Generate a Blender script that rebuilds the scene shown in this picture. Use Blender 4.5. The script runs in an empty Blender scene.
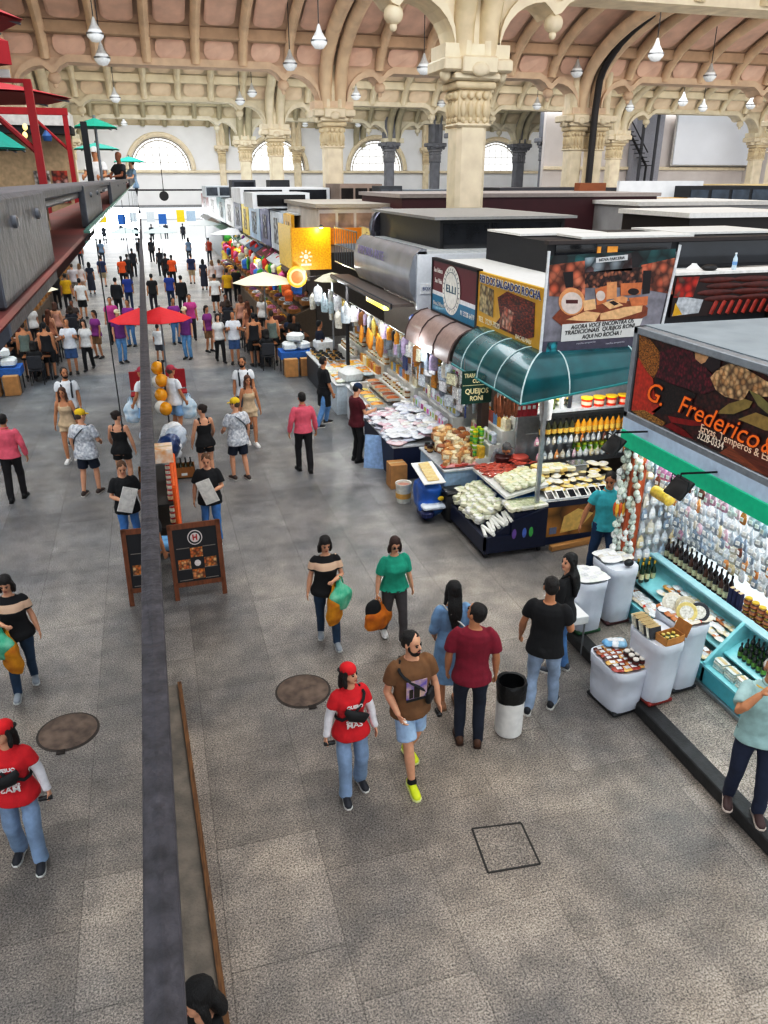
import bpy, bmesh, math, random
import numpy as np
from mathutils import Vector, Matrix, noise
random.seed(11)
PI = math.pi
scene = bpy.context.scene
COL = scene.collection

# ------------------------------------------------------------------ camera
F, CH, VPX, VPY = 770.0, 5.7, 139.0, 178.0
_y = Vector((VPX-384, VPY-512, F)).normalized()          # world +Y (along the aisle) in camera axes
_x = Vector((1, 0, 0)); _x = (_x - _y*_x.dot(_y)).normalized()
_z = _x.cross(_y)
def _ray(px, py):
    d = Vector((px-384, py-512, F))
    return Vector((d.dot(_x), d.dot(_y), d.dot(_z)))
def G(px, py, z=0.0):                                     # where the sight line meets the level z
    d = _ray(px, py); t = (z-CH)/d.z
    return Vector((d.x*t, d.y*t, z))
def PX(px, py, X):
    d = _ray(px, py); t = X/d.x
    return Vector((X, d.y*t, CH+d.z*t))
def PY(px, py, Y):
    d = _ray(px, py); t = Y/d.y
    return Vector((d.x*t, Y, CH+d.z*t))
cam_d = bpy.data.cameras.new('camera'); cam = bpy.data.objects.new('camera', cam_d); COL.objects.link(cam)
right = Vector((_x.x, _y.x, _z.x)); down = Vector((_x.y, _y.y, _z.y)); fwd = Vector((_x.z, _y.z, _z.z))
m3 = Matrix((right, -down, -fwd)).transposed()
cam.matrix_world = Matrix.Translation((0, 0, CH)) @ m3.to_4x4()
cam_d.sensor_fit = 'VERTICAL'; cam_d.sensor_height = 24; cam_d.lens = F/1024*24
cam_d.clip_start = 0.02; cam_d.clip_end = 400
scene.camera = cam

# ------------------------------------------------------------------ materials
_mats = {}
def lin(c):
    if isinstance(c, str):
        c = tuple(int(c[i:i+2], 16)/255 for i in (0, 2, 4))
    return tuple(((v/12.92) if v <= .04045 else ((v+.055)/1.055)**2.4) for v in c)
def mat(c, rough=.6, metal=0., var=.12, scale=14., bump=0., bscale=40., emit=0., rnd=0., alpha=1., spec=.5, stretch=None, hue=0., second=None, coat=0.):
    """a procedural material: noise-mottled colour, optional bump, optional per-object variation"""
    key = (c, rough, metal, var, scale, bump, bscale, emit, rnd, alpha, spec, stretch, hue, second, coat)
    if key in _mats: return _mats[key]
    m = bpy.data.materials.new('surface'); m.use_nodes = True
    nt = m.node_tree; N = nt.nodes; L = nt.links
    b = N['Principled BSDF']
    base = lin(c)
    tc = N.new('ShaderNodeTexCoord'); nz = N.new('ShaderNodeTexNoise'); nz.inputs['Scale'].default_value = scale
    nz.inputs['Detail'].default_value = 3
    vec = tc.outputs['Object']
    if stretch:
        mp = N.new('ShaderNodeMapping'); mp.inputs['Scale'].default_value = stretch
        L.new(vec, mp.inputs[0]); vec = mp.outputs[0]
    L.new(vec, nz.inputs['Vector'])
    rp = N.new('ShaderNodeValToRGB'); e = rp.color_ramp.elements
    e[0].position = .32; e[1].position = .68
    if second:
        s = lin(second); e[0].color = (*s, 1); e[1].color = (*base, 1)
    else:
        e[0].color = (*[v*(1-var) for v in base], 1); e[1].color = (*[min(1, v*(1+var)) for v in base], 1)
    L.new(nz.outputs['Fac'], rp.inputs[0])
    out = rp.outputs[0]
    if rnd or hue:
        oi = N.new('ShaderNodeObjectInfo'); hs = N.new('ShaderNodeHueSaturation')
        mr = N.new('ShaderNodeMapRange'); mr.inputs[3].default_value = 1-rnd; mr.inputs[4].default_value = 1+rnd*.6
        L.new(oi.outputs['Random'], mr.inputs[0]); L.new(mr.outputs[0], hs.inputs['Value'])
        if hue:
            m2 = N.new('ShaderNodeMapRange'); m2.inputs[3].default_value = .5-hue; m2.inputs[4].default_value = .5+hue
            mu = N.new('ShaderNodeMath'); mu.operation = 'MULTIPLY'; mu.inputs[1].default_value = 7.13
            fr = N.new('ShaderNodeMath'); fr.operation = 'FRACT'
            L.new(oi.outputs['Random'], mu.inputs[0]); L.new(mu.outputs[0], fr.inputs[0]); L.new(fr.outputs[0], m2.inputs[0])
            L.new(m2.outputs[0], hs.inputs['Hue'])
        L.new(out, hs.inputs['Color']); out = hs.outputs[0]
    L.new(out, b.inputs['Base Color'])
    b.inputs['Roughness'].default_value = rough; b.inputs['Metallic'].default_value = metal
    b.inputs['Specular IOR Level'].default_value = spec
    if coat: b.inputs['Coat Weight'].default_value = coat
    if emit:
        L.new(out, b.inputs['Emission Color']); b.inputs['Emission Strength'].default_value = emit
    if bump:
        n2 = N.new('ShaderNodeTexNoise'); n2.inputs['Scale'].default_value = bscale; n2.inputs['Detail'].default_value = 4
        L.new(vec, n2.inputs['Vector'])
        bp = N.new('ShaderNodeBump'); bp.inputs['Strength'].default_value = bump; bp.inputs['Distance'].default_value = .02
        L.new(n2.outputs['Fac'], bp.inputs['Height']); L.new(bp.outputs[0], b.inputs['Normal'])
    if alpha < 1: b.inputs['Alpha'].default_value = alpha
    _mats[key] = m
    return m
def vor(c1, c2, c3, scale, rough=.5, stretch=None, pos=(.0, .35, .7)):
    """cells of mixed colour: berries, chickpeas, spices, a photographed crowd"""
    m = bpy.data.materials.new('cells'); m.use_nodes = True
    nt = m.node_tree; N = nt.nodes; L = nt.links; b = N['Principled BSDF']
    tc = N.new('ShaderNodeTexCoord'); vo = N.new('ShaderNodeTexVoronoi'); vo.inputs['Scale'].default_value = scale
    vec = tc.outputs['Object']
    if stretch:
        mp = N.new('ShaderNodeMapping'); mp.inputs['Scale'].default_value = stretch
        L.new(vec, mp.inputs[0]); vec = mp.outputs[0]
    L.new(vec, vo.inputs['Vector'])
    sx = N.new('ShaderNodeSeparateColor'); L.new(vo.outputs['Color'], sx.inputs[0])
    rp = N.new('ShaderNodeValToRGB'); rp.color_ramp.interpolation = 'LINEAR'
    e = rp.color_ramp.elements; e[0].color = (*lin(c1), 1); e[0].position = pos[0]
    e[1].color = (*lin(c3), 1); e[1].position = 1.0
    k = rp.color_ramp.elements.new(pos[1]+.1); k.color = (*lin(c2), 1)
    L.new(sx.outputs[0], rp.inputs[0])
    rd = N.new('ShaderNodeValToRGB'); rd.color_ramp.elements[0].color = (1, 1, 1, 1); rd.color_ramp.elements[1].color = (.12, .1, .1, 1)
    rd.color_ramp.elements[0].position = .25; rd.color_ramp.elements[1].position = .8
    L.new(vo.outputs['Distance'], rd.inputs[0])
    mx = N.new('ShaderNodeMix'); mx.data_type = 'RGBA'; mx.blend_type = 'MULTIPLY'; mx.inputs[0].default_value = .9
    L.new(rp.outputs[0], mx.inputs[6]); L.new(rd.outputs[0], mx.inputs[7]); L.new(mx.outputs[2], b.inputs['Base Color'])
    b.inputs['Roughness'].default_value = rough
    return m
def film(c, rough=.12, alpha=.5):
    return mat(c, rough=rough, alpha=alpha, var=.2, scale=30, bump=.4, bscale=60, rnd=.1)
def glassy(tint=(.8, .9, .92), fac=.15, rough=0.0, ior=1.45, refl=(.95, .97, 1)):
    m = bpy.data.materials.new('glass'); m.use_nodes = True
    nt = m.node_tree; N = nt.nodes; L = nt.links; N.remove(N['Principled BSDF'])
    tr = N.new('ShaderNodeBsdfTransparent'); tr.inputs[0].default_value = (*tint, 1)
    gl = N.new('ShaderNodeBsdfGlossy'); gl.inputs['Roughness'].default_value = rough; gl.inputs[0].default_value = (*refl, 1)
    fr = N.new('ShaderNodeFresnel'); fr.inputs[0].default_value = ior
    ad = N.new('ShaderNodeMath'); ad.operation = 'ADD'; ad.use_clamp = True; ad.inputs[1].default_value = fac
    L.new(fr.outputs[0], ad.inputs[0])
    mx = N.new('ShaderNodeMixShader'); L.new(ad.outputs[0], mx.inputs[0]); L.new(tr.outputs[0], mx.inputs[1]); L.new(gl.outputs[0], mx.inputs[2])
    L.new(mx.outputs[0], N['Material Output'].inputs[0])
    return m

# ------------------------------------------------------------------ mesh building
class MB:
    def __init__(s): s.v = []; s.f = []; s.m = []; s.mi = 0
    def add(s, vs, fs):
        o = len(s.v); s.v += [tuple(v) for v in vs]
        for f in fs: s.f.append([i+o for i in f]); s.m.append(s.mi)
        return s
    def box(s, c, d, rz=0, rx=0, ry=0, bev=0):
        hx, hy, hz = d[0]/2, d[1]/2, d[2]/2
        if bev:
            b = min(bev, hx*.9, hy*.9, hz*.9); vs = []; 
            prof = [(hz-b, 0), (hz, b)]
            rings = [(-hz, b), (-hz+b, 0), (hz-b, 0), (hz, b)]
            for z, i in rings:
                x, y = hx-i, hy-i; k = b*.6
                vs += [(-x+k, -y, z), (x-k, -y, z), (x, -y+k, z), (x, y-k, z), (x-k, y, z), (-x+k, y, z), (-x, y-k, z), (-x, -y+k, z)]
            fs = [list(range(7, -1, -1)), list(range(24, 32))]
            for r in range(3):
                for i in range(8):
                    j = (i+1) % 8; fs.append([r*8+i, r*8+j, r*8+8+j, r*8+8+i])
        else:
            vs = [(x*hx, y*hy, z*hz) for z in (-1, 1) for y in (-1, 1) for x in (-1, 1)]
            fs = [[0, 2, 3, 1], [4, 5, 7, 6], [0, 1, 5, 4], [1, 3, 7, 5], [3, 2, 6, 7], [2, 0, 4, 6]]
        R = Matrix.Translation(c) @ Matrix.Rotation(rz, 4, 'Z') @ Matrix.Rotation(rx, 4, 'X') @ Matrix.Rotation(ry, 4, 'Y')
        return s.add([R @ Vector(v) for v in vs], fs)
    def bx(s, x0, x1, y0, y1, z0, z1, bev=0):
        return s.box(((x0+x1)/2, (y0+y1)/2, (z0+z1)/2), (abs(x1-x0), abs(y1-y0), abs(z1-z0)), bev=bev)
    def hexa(s, p):  # eight corners: bottom 4 ccw, top 4 ccw
        return s.add(p, [[3, 2, 1, 0], [4, 5, 6, 7], [0, 1, 5, 4], [1, 2, 6, 5], [2, 3, 7, 6], [3, 0, 4, 7]])
    def quad(s, a, b, c, d): return s.add([a, b, c, d], [[0, 1, 2, 3]])
    def tube(s, pts, rad, n=8, flat=None, up=None, cap=True):
        """swept tube; rad number or list; flat = (ratio) squashes along the local second axis"""
        pts = [Vector(p) for p in pts]
        if not isinstance(rad, (list, tuple)): rad = [rad]*len(pts)
        vs = []; ref = Vector(up) if up else None
        for i, p in enumerate(pts):
            t = (pts[min(i+1, len(pts)-1)]-pts[max(i-1, 0)]).normalized()
            if ref is None:
                ref = Vector((0, 0, 1)) if abs(t.z) < .9 else Vector((0, 1, 0))
            a = ref - t*ref.dot(t)
            if a.length < 1e-5: a = t.orthogonal()
            a.normalize(); b = t.cross(a)
            if up is None: ref = a
            k = 1 if flat is None else (flat[i] if isinstance(flat, (list, tuple)) else flat)
            for j in range(n):
                w = 2*PI*j/n
                vs.append(p + (a*math.cos(w)*k + b*math.sin(w))*rad[i])
        fs = []
        for i in range(len(pts)-1):
            for j in range(n):
                k = (j+1) % n; fs.append([i*n+j, i*n+k, (i+1)*n+k, (i+1)*n+j])
        if cap: fs.append(list(range(n-1, -1, -1))); fs.append(list(range((len(pts)-1)*n, len(pts)*n)))
        return s.add(vs, fs)
    def loft(s, rings, n=16, cap=True):
        """rings: (centre, axis_a, axis_b) with axis vectors carrying the radii"""
        vs = []
        for c, a, b in rings:
            c = Vector(c); a = Vector(a); b = Vector(b)
            for j in range(n):
                w = 2*PI*j/n; vs.append(c+a*math.cos(w)+b*math.sin(w))
        fs = []
        for i in range(len(rings)-1):
            for j in range(n):
                k = (j+1) % n; fs.append([i*n+j, i*n+k, (i+1)*n+k, (i+1)*n+j])
        if cap: fs.append(list(range(n-1, -1, -1))); fs.append(list(range((len(rings)-1)*n, len(rings)*n)))
        return s.add(vs, fs)
    def lathe(s, prof, n=16, c=(0, 0, 0), axis='Z', cap=True):
        rings = []
        for r, z in prof:
            if axis == 'Z': rings.append(((c[0], c[1], c[2]+z), (r, 0, 0), (0, r, 0)))
            elif axis == 'Y': rings.append(((c[0], c[1]+z, c[2]), (0, 0, r), (r, 0, 0)))
            else: rings.append(((c[0]+z, c[1], c[2]), (0, r, 0), (0, 0, r)))
        return s.loft(rings, n, cap)
    def ell(s, c, r, M=None, n=12, k=8):
        rings = []; vs = []
        c = Vector(c)
        for i in range(k+1):
            t = PI*i/k; z = -math.cos(t); q = max(math.sin(t), .02)
            for j in range(n):
                w = 2*PI*j/n; v = Vector((r[0]*q*math.cos(w), r[1]*q*math.sin(w), r[2]*z))
                vs.append(c+(M @ v if M else v))
        fs = []
        for i in range(k):
            for j in range(n):
                l = (j+1) % n; fs.append([i*n+j, i*n+l, (i+1)*n+l, (i+1)*n+j])
        fs.append(list(range(n-1, -1, -1))); fs.append(list(range(k*n, k*n+n)))
        return s.add(vs, fs)
    def prism(s, poly, a, b, plane='XZ'):
        """flat polygon extruded from a to b across the plane"""
        def P(u, v, w): return {'XZ': (u, w, v), 'YZ': (w, u, v), 'XY': (u, v, w)}[plane]
        n = len(poly)
        vs = [P(u, v, a) for u, v in poly]+[P(u, v, b) for u, v in poly]
        fs = [list(range(n)), list(range(2*n-1, n-1, -1))]
        for i in range(n):
            j = (i+1) % n; fs.append([j, i, n+i, n+j])
        return s.add(vs, fs)
    def mesh(s, name, mats, smooth=True, angle=40):
        me = bpy.data.meshes.new(name); me.from_pydata(s.v, [], s.f)
        for m in (mats if isinstance(mats, (list, tuple)) else [mats]): me.materials.append(m)
        if any(s.m): me.polygons.foreach_set('material_index', s.m)
        bm = bmesh.new(); bm.from_mesh(me); bmesh.ops.recalc_face_normals(bm, faces=bm.faces)
        if smooth:
            for f in bm.faces: f.smooth = True
            ca = math.radians(angle)
            for e in bm.edges:
                if len(e.link_faces) == 2 and e.calc_face_angle(0) > ca: e.smooth = False
        bm.to_mesh(me); bm.free(); me.update()
        return me
    def build(s, name, mats, parent=None, smooth=True, angle=40, loc=None, rz=0):
        return link(name, s.mesh(name, mats, smooth, angle), parent, loc, rz)
def link(name, me, parent=None, loc=None, rz=0):
    o = bpy.data.objects.new(name, me); COL.objects.link(o)
    if parent: o.parent = parent
    if loc is not None: o.location = loc
    if rz: o.rotation_euler = (0, 0, rz)
    return o
def tag(o, label, cat, group=None, kind=None):
    o['label'] = label; o['category'] = cat
    if group: o['group'] = group
    if kind: o['kind'] = kind
    return o
def thing(name, label, cat, loc=(0, 0, 0), rz=0, group=None):
    o = bpy.data.objects.new(name, None); o.empty_display_size = .1; COL.objects.link(o)
    o.location = loc; o.rotation_euler = (0, 0, rz)
    return tag(o, label, cat, group)
def struct(o): o['kind'] = 'structure'; return o
def sempty(name, loc=(0, 0, 0)):
    o = bpy.data.objects.new(name, None); o.empty_display_size = .1; COL.objects.link(o); o.location = loc
    return struct(o)
def dup(o, loc=None, rz=None, label=None, group=None, scale=None, parent=None, rot=None):
    c = o.copy(); COL.objects.link(c)
    if parent: c.parent = parent
    if loc is not None: c.location = loc
    if rz is not None: c.rotation_euler = (0, 0, rz)
    if rot is not None: c.rotation_euler = rot
    if scale is not None: c.scale = scale if isinstance(scale, (tuple, list)) else (scale,)*3
    if label: c['label'] = label
    if group: c['group'] = group
    for ch in o.children: dup(ch, parent=c)
    return c
class Proto:
    """first use places the thing itself, later uses copy it with its parts; recolour swaps the material on the copy"""
    def __init__(s, o): s.o = o; s.used = False
    def put(s, loc, rz=0, label=None, cat=None, group=None, scale=None, rot=None, m=None):
        if not s.used: o = s.o; s.used = True
        else: o = dup(s.o)
        o.location = loc; o.rotation_euler = rot if rot is not None else (0, 0, rz)
        if scale is not None: o.scale = scale if isinstance(scale, (tuple, list)) else (scale,)*3
        if label: o['label'] = label
        if cat: o['category'] = cat
        if group: o['group'] = group
        if m is not None:
            o.material_slots[0].link = 'OBJECT'; o.material_slots[0].material = m
        return o
def text(s, parent, loc, size, m, rot=(PI/2, 0, 0), align='CENTER', shear=0, ext=.003, width=None, name='lettering', bold=0.):
    cu = bpy.data.curves.new(name, 'FONT'); cu.body = s; cu.size = size; cu.align_x = align; cu.align_y = 'CENTER'
    cu.extrude = ext; cu.shear = shear; cu.offset = bold; cu.resolution_u = 3
    cu.materials.append(m)
    o = bpy.data.objects.new(name, cu); WORK.collection.objects.link(o)
    me = evaluated(o); me.name = name
    bpy.data.objects.remove(o); bpy.data.curves.remove(cu)
    if not me.materials: me.materials.append(m)
    o = bpy.data.objects.new(name, me); COL.objects.link(o); o.location = loc; o.rotation_euler = rot
    if parent: o.parent = parent
    if width:
        xs = [v.co.x for v in me.vertices]; w = max(xs)-min(xs)
        if w > 1e-4: o.scale = (width/w, 1, 1)
    return o
def wobble(me, amp, freq, seed=0):
    n = len(me.vertices); co = np.empty(n*3, 'f'); no = np.empty(n*3, 'f')
    me.vertices.foreach_get('co', co); me.vertex_normals.foreach_get('vector', no)
    p = co.reshape(-1, 3)*freq+seed*1.7; w_ = p[:, [1, 2, 0]]
    q = p+1.3*np.sin(w_*1.1+seed)+.6*np.sin(p[:, [2, 0, 1]]*2.3)
    k = (np.sin(q[:, 0]*1.2+q[:, 2]*.9)+np.sin(q[:, 1]*1.4-q[:, 2]*1.1+1.3)+.6*np.sin(q[:, 0]*2.1+q[:, 1]*2.3))/2.6
    me.vertices.foreach_set('co', (co.reshape(-1, 3)+no.reshape(-1, 3)*(k*amp)[:, None]).ravel().astype('f'))
WORK = bpy.data.scenes.new('work'); WVL = WORK.view_layers[0]     # scratch scene for evaluating modifiers, removed at the end
def evaluated(o):
    WVL.update(); dg = WVL.depsgraph
    return bpy.data.meshes.new_from_object(o.evaluated_get(dg), depsgraph=dg)
def voxel(mb, name, mats, parent, vox, smooth=4, wob=0, wf=14, seed=0):
    """one continuous skin over overlapping pieces"""
    me = bpy.data.meshes.new('tmp'); me.from_pydata(mb.v, [], mb.f)
    o = bpy.data.objects.new('tmp', me); WORK.collection.objects.link(o)
    bm = bmesh.new(); bm.from_mesh(me); bmesh.ops.recalc_face_normals(bm, faces=bm.faces); bm.to_mesh(me); bm.free()
    r = o.modifiers.new('r', 'REMESH'); r.mode = 'VOXEL'; r.voxel_size = vox; r.use_smooth_shade = True
    if smooth:
        k = o.modifiers.new('s', 'SMOOTH'); k.factor = .5; k.iterations = smooth
    nm = evaluated(o); nm.name = name
    bpy.data.objects.remove(o); bpy.data.meshes.remove(me)
    nm.materials.clear()
    for m in (mats if isinstance(mats, (list, tuple)) else [mats]): nm.materials.append(m)
    if wob: wobble(nm, wob, wf, seed)
    nm.polygons.foreach_set('use_smooth', [True]*len(nm.polygons)); nm.update()
    return link(name, nm, parent)
# ------------------------------------------------------------------ world and light
w = bpy.data.worlds.new('sky'); scene.world = w; w.use_nodes = True
bg = w.node_tree.nodes['Background']; bg.inputs[0].default_value = (.90, .95, 1, 1); bg.inputs[1].default_value = 1.25
scene.view_settings.view_transform = 'Standard'; scene.view_settings.look = 'None'
scene.view_settings.exposure = 0.0; scene.view_settings.gamma = 1.0
scene.view_settings.use_curve_mapping = True
_cm = scene.view_settings.curve_mapping; _cv = _cm.curves[3]
_cv.points.new(.12, .085); _cv.points.new(.5, .53); _cv.points.new(.8, .87); _cm.update()
scene.cycles.use_denoising = True
scene.cycles.max_bounces = 7; scene.cycles.diffuse_bounces = 3; scene.cycles.glossy_bounces = 4; scene.cycles.transparent_max_bounces = 10
scene.cycles.transmission_bounces = 3
scene.cycles.caustics_reflective = False; scene.cycles.caustics_refractive = False
scene.cycles.sample_clamp_indirect = 4.0
def area(name, loc, size, power, color=(1, 1, 1), rot=(0, 0, 0), spread=None):
    d = bpy.data.lights.new(name, 'AREA'); d.shape = 'RECTANGLE'; d.size, d.size_y = size; d.energy = power; d.color = color
    if spread: d.spread = spread
    o = bpy.data.objects.new(name, d); COL.objects.link(o); o.location = loc; o.rotation_euler = rot; return o
def point(name, loc, power, color=(1, 1, 1), r=.06):
    d = bpy.data.lights.new(name, 'POINT'); d.energy = power; d.color = color; d.shadow_soft_size = r
    o = bpy.data.objects.new(name, d); COL.objects.link(o); o.location = loc; return o

# ------------------------------------------------------------------ floor
def floor_mat():
    m = bpy.data.materials.new('granite'); m.use_nodes = True; nt = m.node_tree; N = nt.nodes; L = nt.links; b = N['Principled BSDF']
    tc = N.new('ShaderNodeTexCoord')
    n1 = N.new('ShaderNodeTexNoise'); n1.inputs['Scale'].default_value = 62; n1.inputs['Detail'].default_value = 5; n1.inputs['Roughness'].default_value = .8
    n2 = N.new('ShaderNodeTexNoise'); n2.inputs['Scale'].default_value = .55; n2.inputs['Detail'].default_value = 6; n2.inputs['Roughness'].default_value = .62
    n3 = N.new('ShaderNodeTexNoise'); n3.inputs['Scale'].default_value = 3.2; n3.inputs['Detail'].default_value = 5
    br = N.new('ShaderNodeTexBrick'); br.inputs['Scale'].default_value = 1; br.inputs['Brick Width'].default_value = 1.25; br.inputs['Row Height'].default_value = .92
    br.inputs['Mortar Size'].default_value = .006; br.inputs['Mortar Smooth'].default_value = .4; br.offset = .4
    br.inputs['Color1'].default_value = (.80, .80, .80, 1); br.inputs['Color2'].default_value = (1.1, 1.1, 1.1, 1); br.inputs['Mortar'].default_value = (.62, .61, .6, 1)
    for n in (n1, n2, n3): L.new(tc.outputs['Object'], n.inputs['Vector'])
    mpb = N.new('ShaderNodeMapping'); mpb.inputs['Rotation'].default_value = (0, 0, PI/2); L.new(tc.outputs['Object'], mpb.inputs[0]); L.new(mpb.outputs[0], br.inputs['Vector'])
    r1 = N.new('ShaderNodeValToRGB'); e = r1.color_ramp.elements; e[0].position = .36; e[0].color = (*lin('222120'), 1); e[1].position = .62; e[1].color = (*lin('d2cac1'), 1)
    L.new(n1.outputs[0], r1.inputs[0])
    r2 = N.new('ShaderNodeValToRGB'); e = r2.color_ramp.elements; e[0].position = .34; e[0].color = (.50, .51, .54, 1); e[1].position = .66; e[1].color = (1.16, 1.1, 1.03, 1)
    L.new(n2.outputs[0], r2.inputs[0])
    r3 = N.new('ShaderNodeValToRGB'); e = r3.color_ramp.elements; e[0].position = .3; e[0].color = (.74, .74, .74, 1); e[1].position = .7; e[1].color = (1.12, 1.12, 1.12, 1)
    L.new(n3.outputs[0], r3.inputs[0])
    prev = r1.outputs[0]
    for o in (r2.outputs[0], r3.outputs[0], br.outputs[0]):
        mx = N.new('ShaderNodeMix'); mx.data_type = 'RGBA'; mx.blend_type = 'MULTIPLY'; mx.inputs[0].default_value = 1
        L.new(prev, mx.inputs[6]); L.new(o, mx.inputs[7]); prev = mx.outputs[2]
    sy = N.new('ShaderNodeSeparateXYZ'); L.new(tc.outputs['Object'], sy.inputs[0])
    zr = N.new('ShaderNodeValToRGB'); e = zr.color_ramp.elements; e[0].position = 0; e[0].color = (1.0, .965, .93, 1); e[1].position = 1; e[1].color = (1.25, 1.35, 1.5, 1)  # bluish mid-aisle light and brighter lit far floor painted into the colour along Y
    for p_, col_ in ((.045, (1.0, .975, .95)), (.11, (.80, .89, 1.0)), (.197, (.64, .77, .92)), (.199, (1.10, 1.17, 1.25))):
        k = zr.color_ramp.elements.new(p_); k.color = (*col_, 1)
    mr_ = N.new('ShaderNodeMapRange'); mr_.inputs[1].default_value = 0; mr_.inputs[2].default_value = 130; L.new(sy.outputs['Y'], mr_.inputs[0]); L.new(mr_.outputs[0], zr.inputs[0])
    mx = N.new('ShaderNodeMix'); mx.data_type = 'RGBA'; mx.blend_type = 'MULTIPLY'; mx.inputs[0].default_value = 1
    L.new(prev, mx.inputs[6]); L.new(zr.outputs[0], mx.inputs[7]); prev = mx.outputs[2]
    L.new(prev, b.inputs['Base Color'])
    rr = N.new('ShaderNodeMapRange'); rr.inputs[3].default_value = .30; rr.inputs[4].default_value = .52; L.new(n3.outputs[0], rr.inputs[0]); L.new(rr.outputs[0], b.inputs['Roughness'])
    bp = N.new('ShaderNodeBump'); bp.inputs['Strength'].default_value = .12; bp.inputs['Distance'].default_value = .01; L.new(n1.outputs[0], bp.inputs['Height']); L.new(bp.outputs[0], b.inputs['Normal'])
    return m
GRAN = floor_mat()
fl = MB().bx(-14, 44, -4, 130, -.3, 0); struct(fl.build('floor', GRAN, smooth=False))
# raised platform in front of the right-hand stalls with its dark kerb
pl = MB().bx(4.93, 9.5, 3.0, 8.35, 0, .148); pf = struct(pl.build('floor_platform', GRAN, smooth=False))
kb = MB().bx(4.83, 5.02, 3.0, 8.35, 0, .152, bev=.012); o = kb.build('trim_1', mat('2b2b2c', rough=.5, var=.35, scale=9, bump=.2), smooth=False); struct(o)
# stone strip with a worn wooden edge at the foot of the mezzanine wall
o = MB().hexa([(-.8, -1, 0), (.06, -1, 0), (-.235, 8.15, 0), (-.8, 8.15, 0), (-.8, -1, .05), (.06, -1, .05), (-.235, 8.15, .05), (-.8, 8.15, .05)]).build('trim_2', mat('8d8377', rough=.7, var=.25, scale=5, bump=.4, second='6c655d')); struct(o)
o = MB().hexa([(.06, -1, 0), (.105, -1, 0), (-.19, 8.15, 0), (-.235, 8.15, 0), (.06, -1, .085), (.105, -1, .085), (-.19, 8.15, .085), (-.235, 8.15, .085)]).build('trim_3', mat('8a6238', rough=.65, var=.35, scale=11, stretch=(6, .6, 6), second='5c3d22')); struct(o)
# manhole cover and inspection hatch
c = G(303, 691)
mh = MB().lathe([(.31, 0), (.31, .012), (.295, .016)], 40).lathe([(.26, .016), (.26, .018), (.0, .018)], 40).build('manhole_cover', mat('75655a', rough=.75, metal=.2, var=.35, scale=7, bump=.5, bscale=18), loc=c)
tag(mh, 'round rusty iron manhole cover set in the granite floor', 'manhole cover')
MB().lathe([(.335, 0), (.335, .005), (.31, .006)], 40).build('rim', mat('4a423c', rough=.8, bump=.3), mh)
MB().box((.05, -.34, .008), (.09, .07, .014), bev=.004).build('lifting_lug', mat('3a322d', rough=.7, metal=.4), mh)
a, b_, c_, d_ = G(472, 829), G(521, 823), G(540, 864), G(488, 873)
hm = MB()
def strip(p, q, wd):
    t = (q-p).normalized(); n = Vector((-t.y, t.x, 0))*wd/2
    hm.hexa([p-n, q-n, q+n, p+n]+[v+Vector((0, 0, .006)) for v in (p-n, q-n, q+n, p+n)])
for p, q in ((a, b_), (b_, c_), (c_, d_), (d_, a)): strip(p, q, .018)
hh = thing('floor_hatch', 'square granite inspection hatch outlined by a dark seam in the floor', 'floor hatch', a)
o = hm.build('frame', mat('2c2926', rough=.6), hh, smooth=False); o.location = -a
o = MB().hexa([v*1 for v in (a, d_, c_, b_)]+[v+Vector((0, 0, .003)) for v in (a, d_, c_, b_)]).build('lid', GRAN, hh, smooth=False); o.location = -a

# ------------------------------------------------------------------ hall: columns, arcades, vaults, walls
CREAM = mat('ddd0b8', rough=.75, var=.10, scale=2.2, bump=.15, bscale=6)
CREAM2 = mat('d3c3a6', rough=.75, var=.12, scale=2.0, bump=.15, bscale=6)
PINK = mat('dfbfae', rough=.8, var=.10, scale=1.4)
BROWN = mat('b59c84', rough=.8, var=.12, scale=1.5)
GREYC = mat('7d7f86', rough=.75, var=.12, scale=2)
WHITE = mat('e3e4e6', rough=.85, var=.04, scale=.8)
ROWX = (-5.2, 9.0, 22.2, 34.7, 47.6)
ARCY = (22.5, 39.6, 56.8, 73.4)
def rib_profile(Yk, off, n=12, half=8.55):
    """vault line from the arcade at Yk up towards the middle of the bay, seen in the YZ plane"""
    r = []
    for i in range(n+1):
        t = i/n*PI/2; dy = half*(1-math.cos(t)); z = 10.3+3.0*math.sin(t)
        ny = math.cos(t)*half; nz = math.sin(t)*half*.5 or .0
        r.append((Yk-.4-dy, z-off))
    return r
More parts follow.
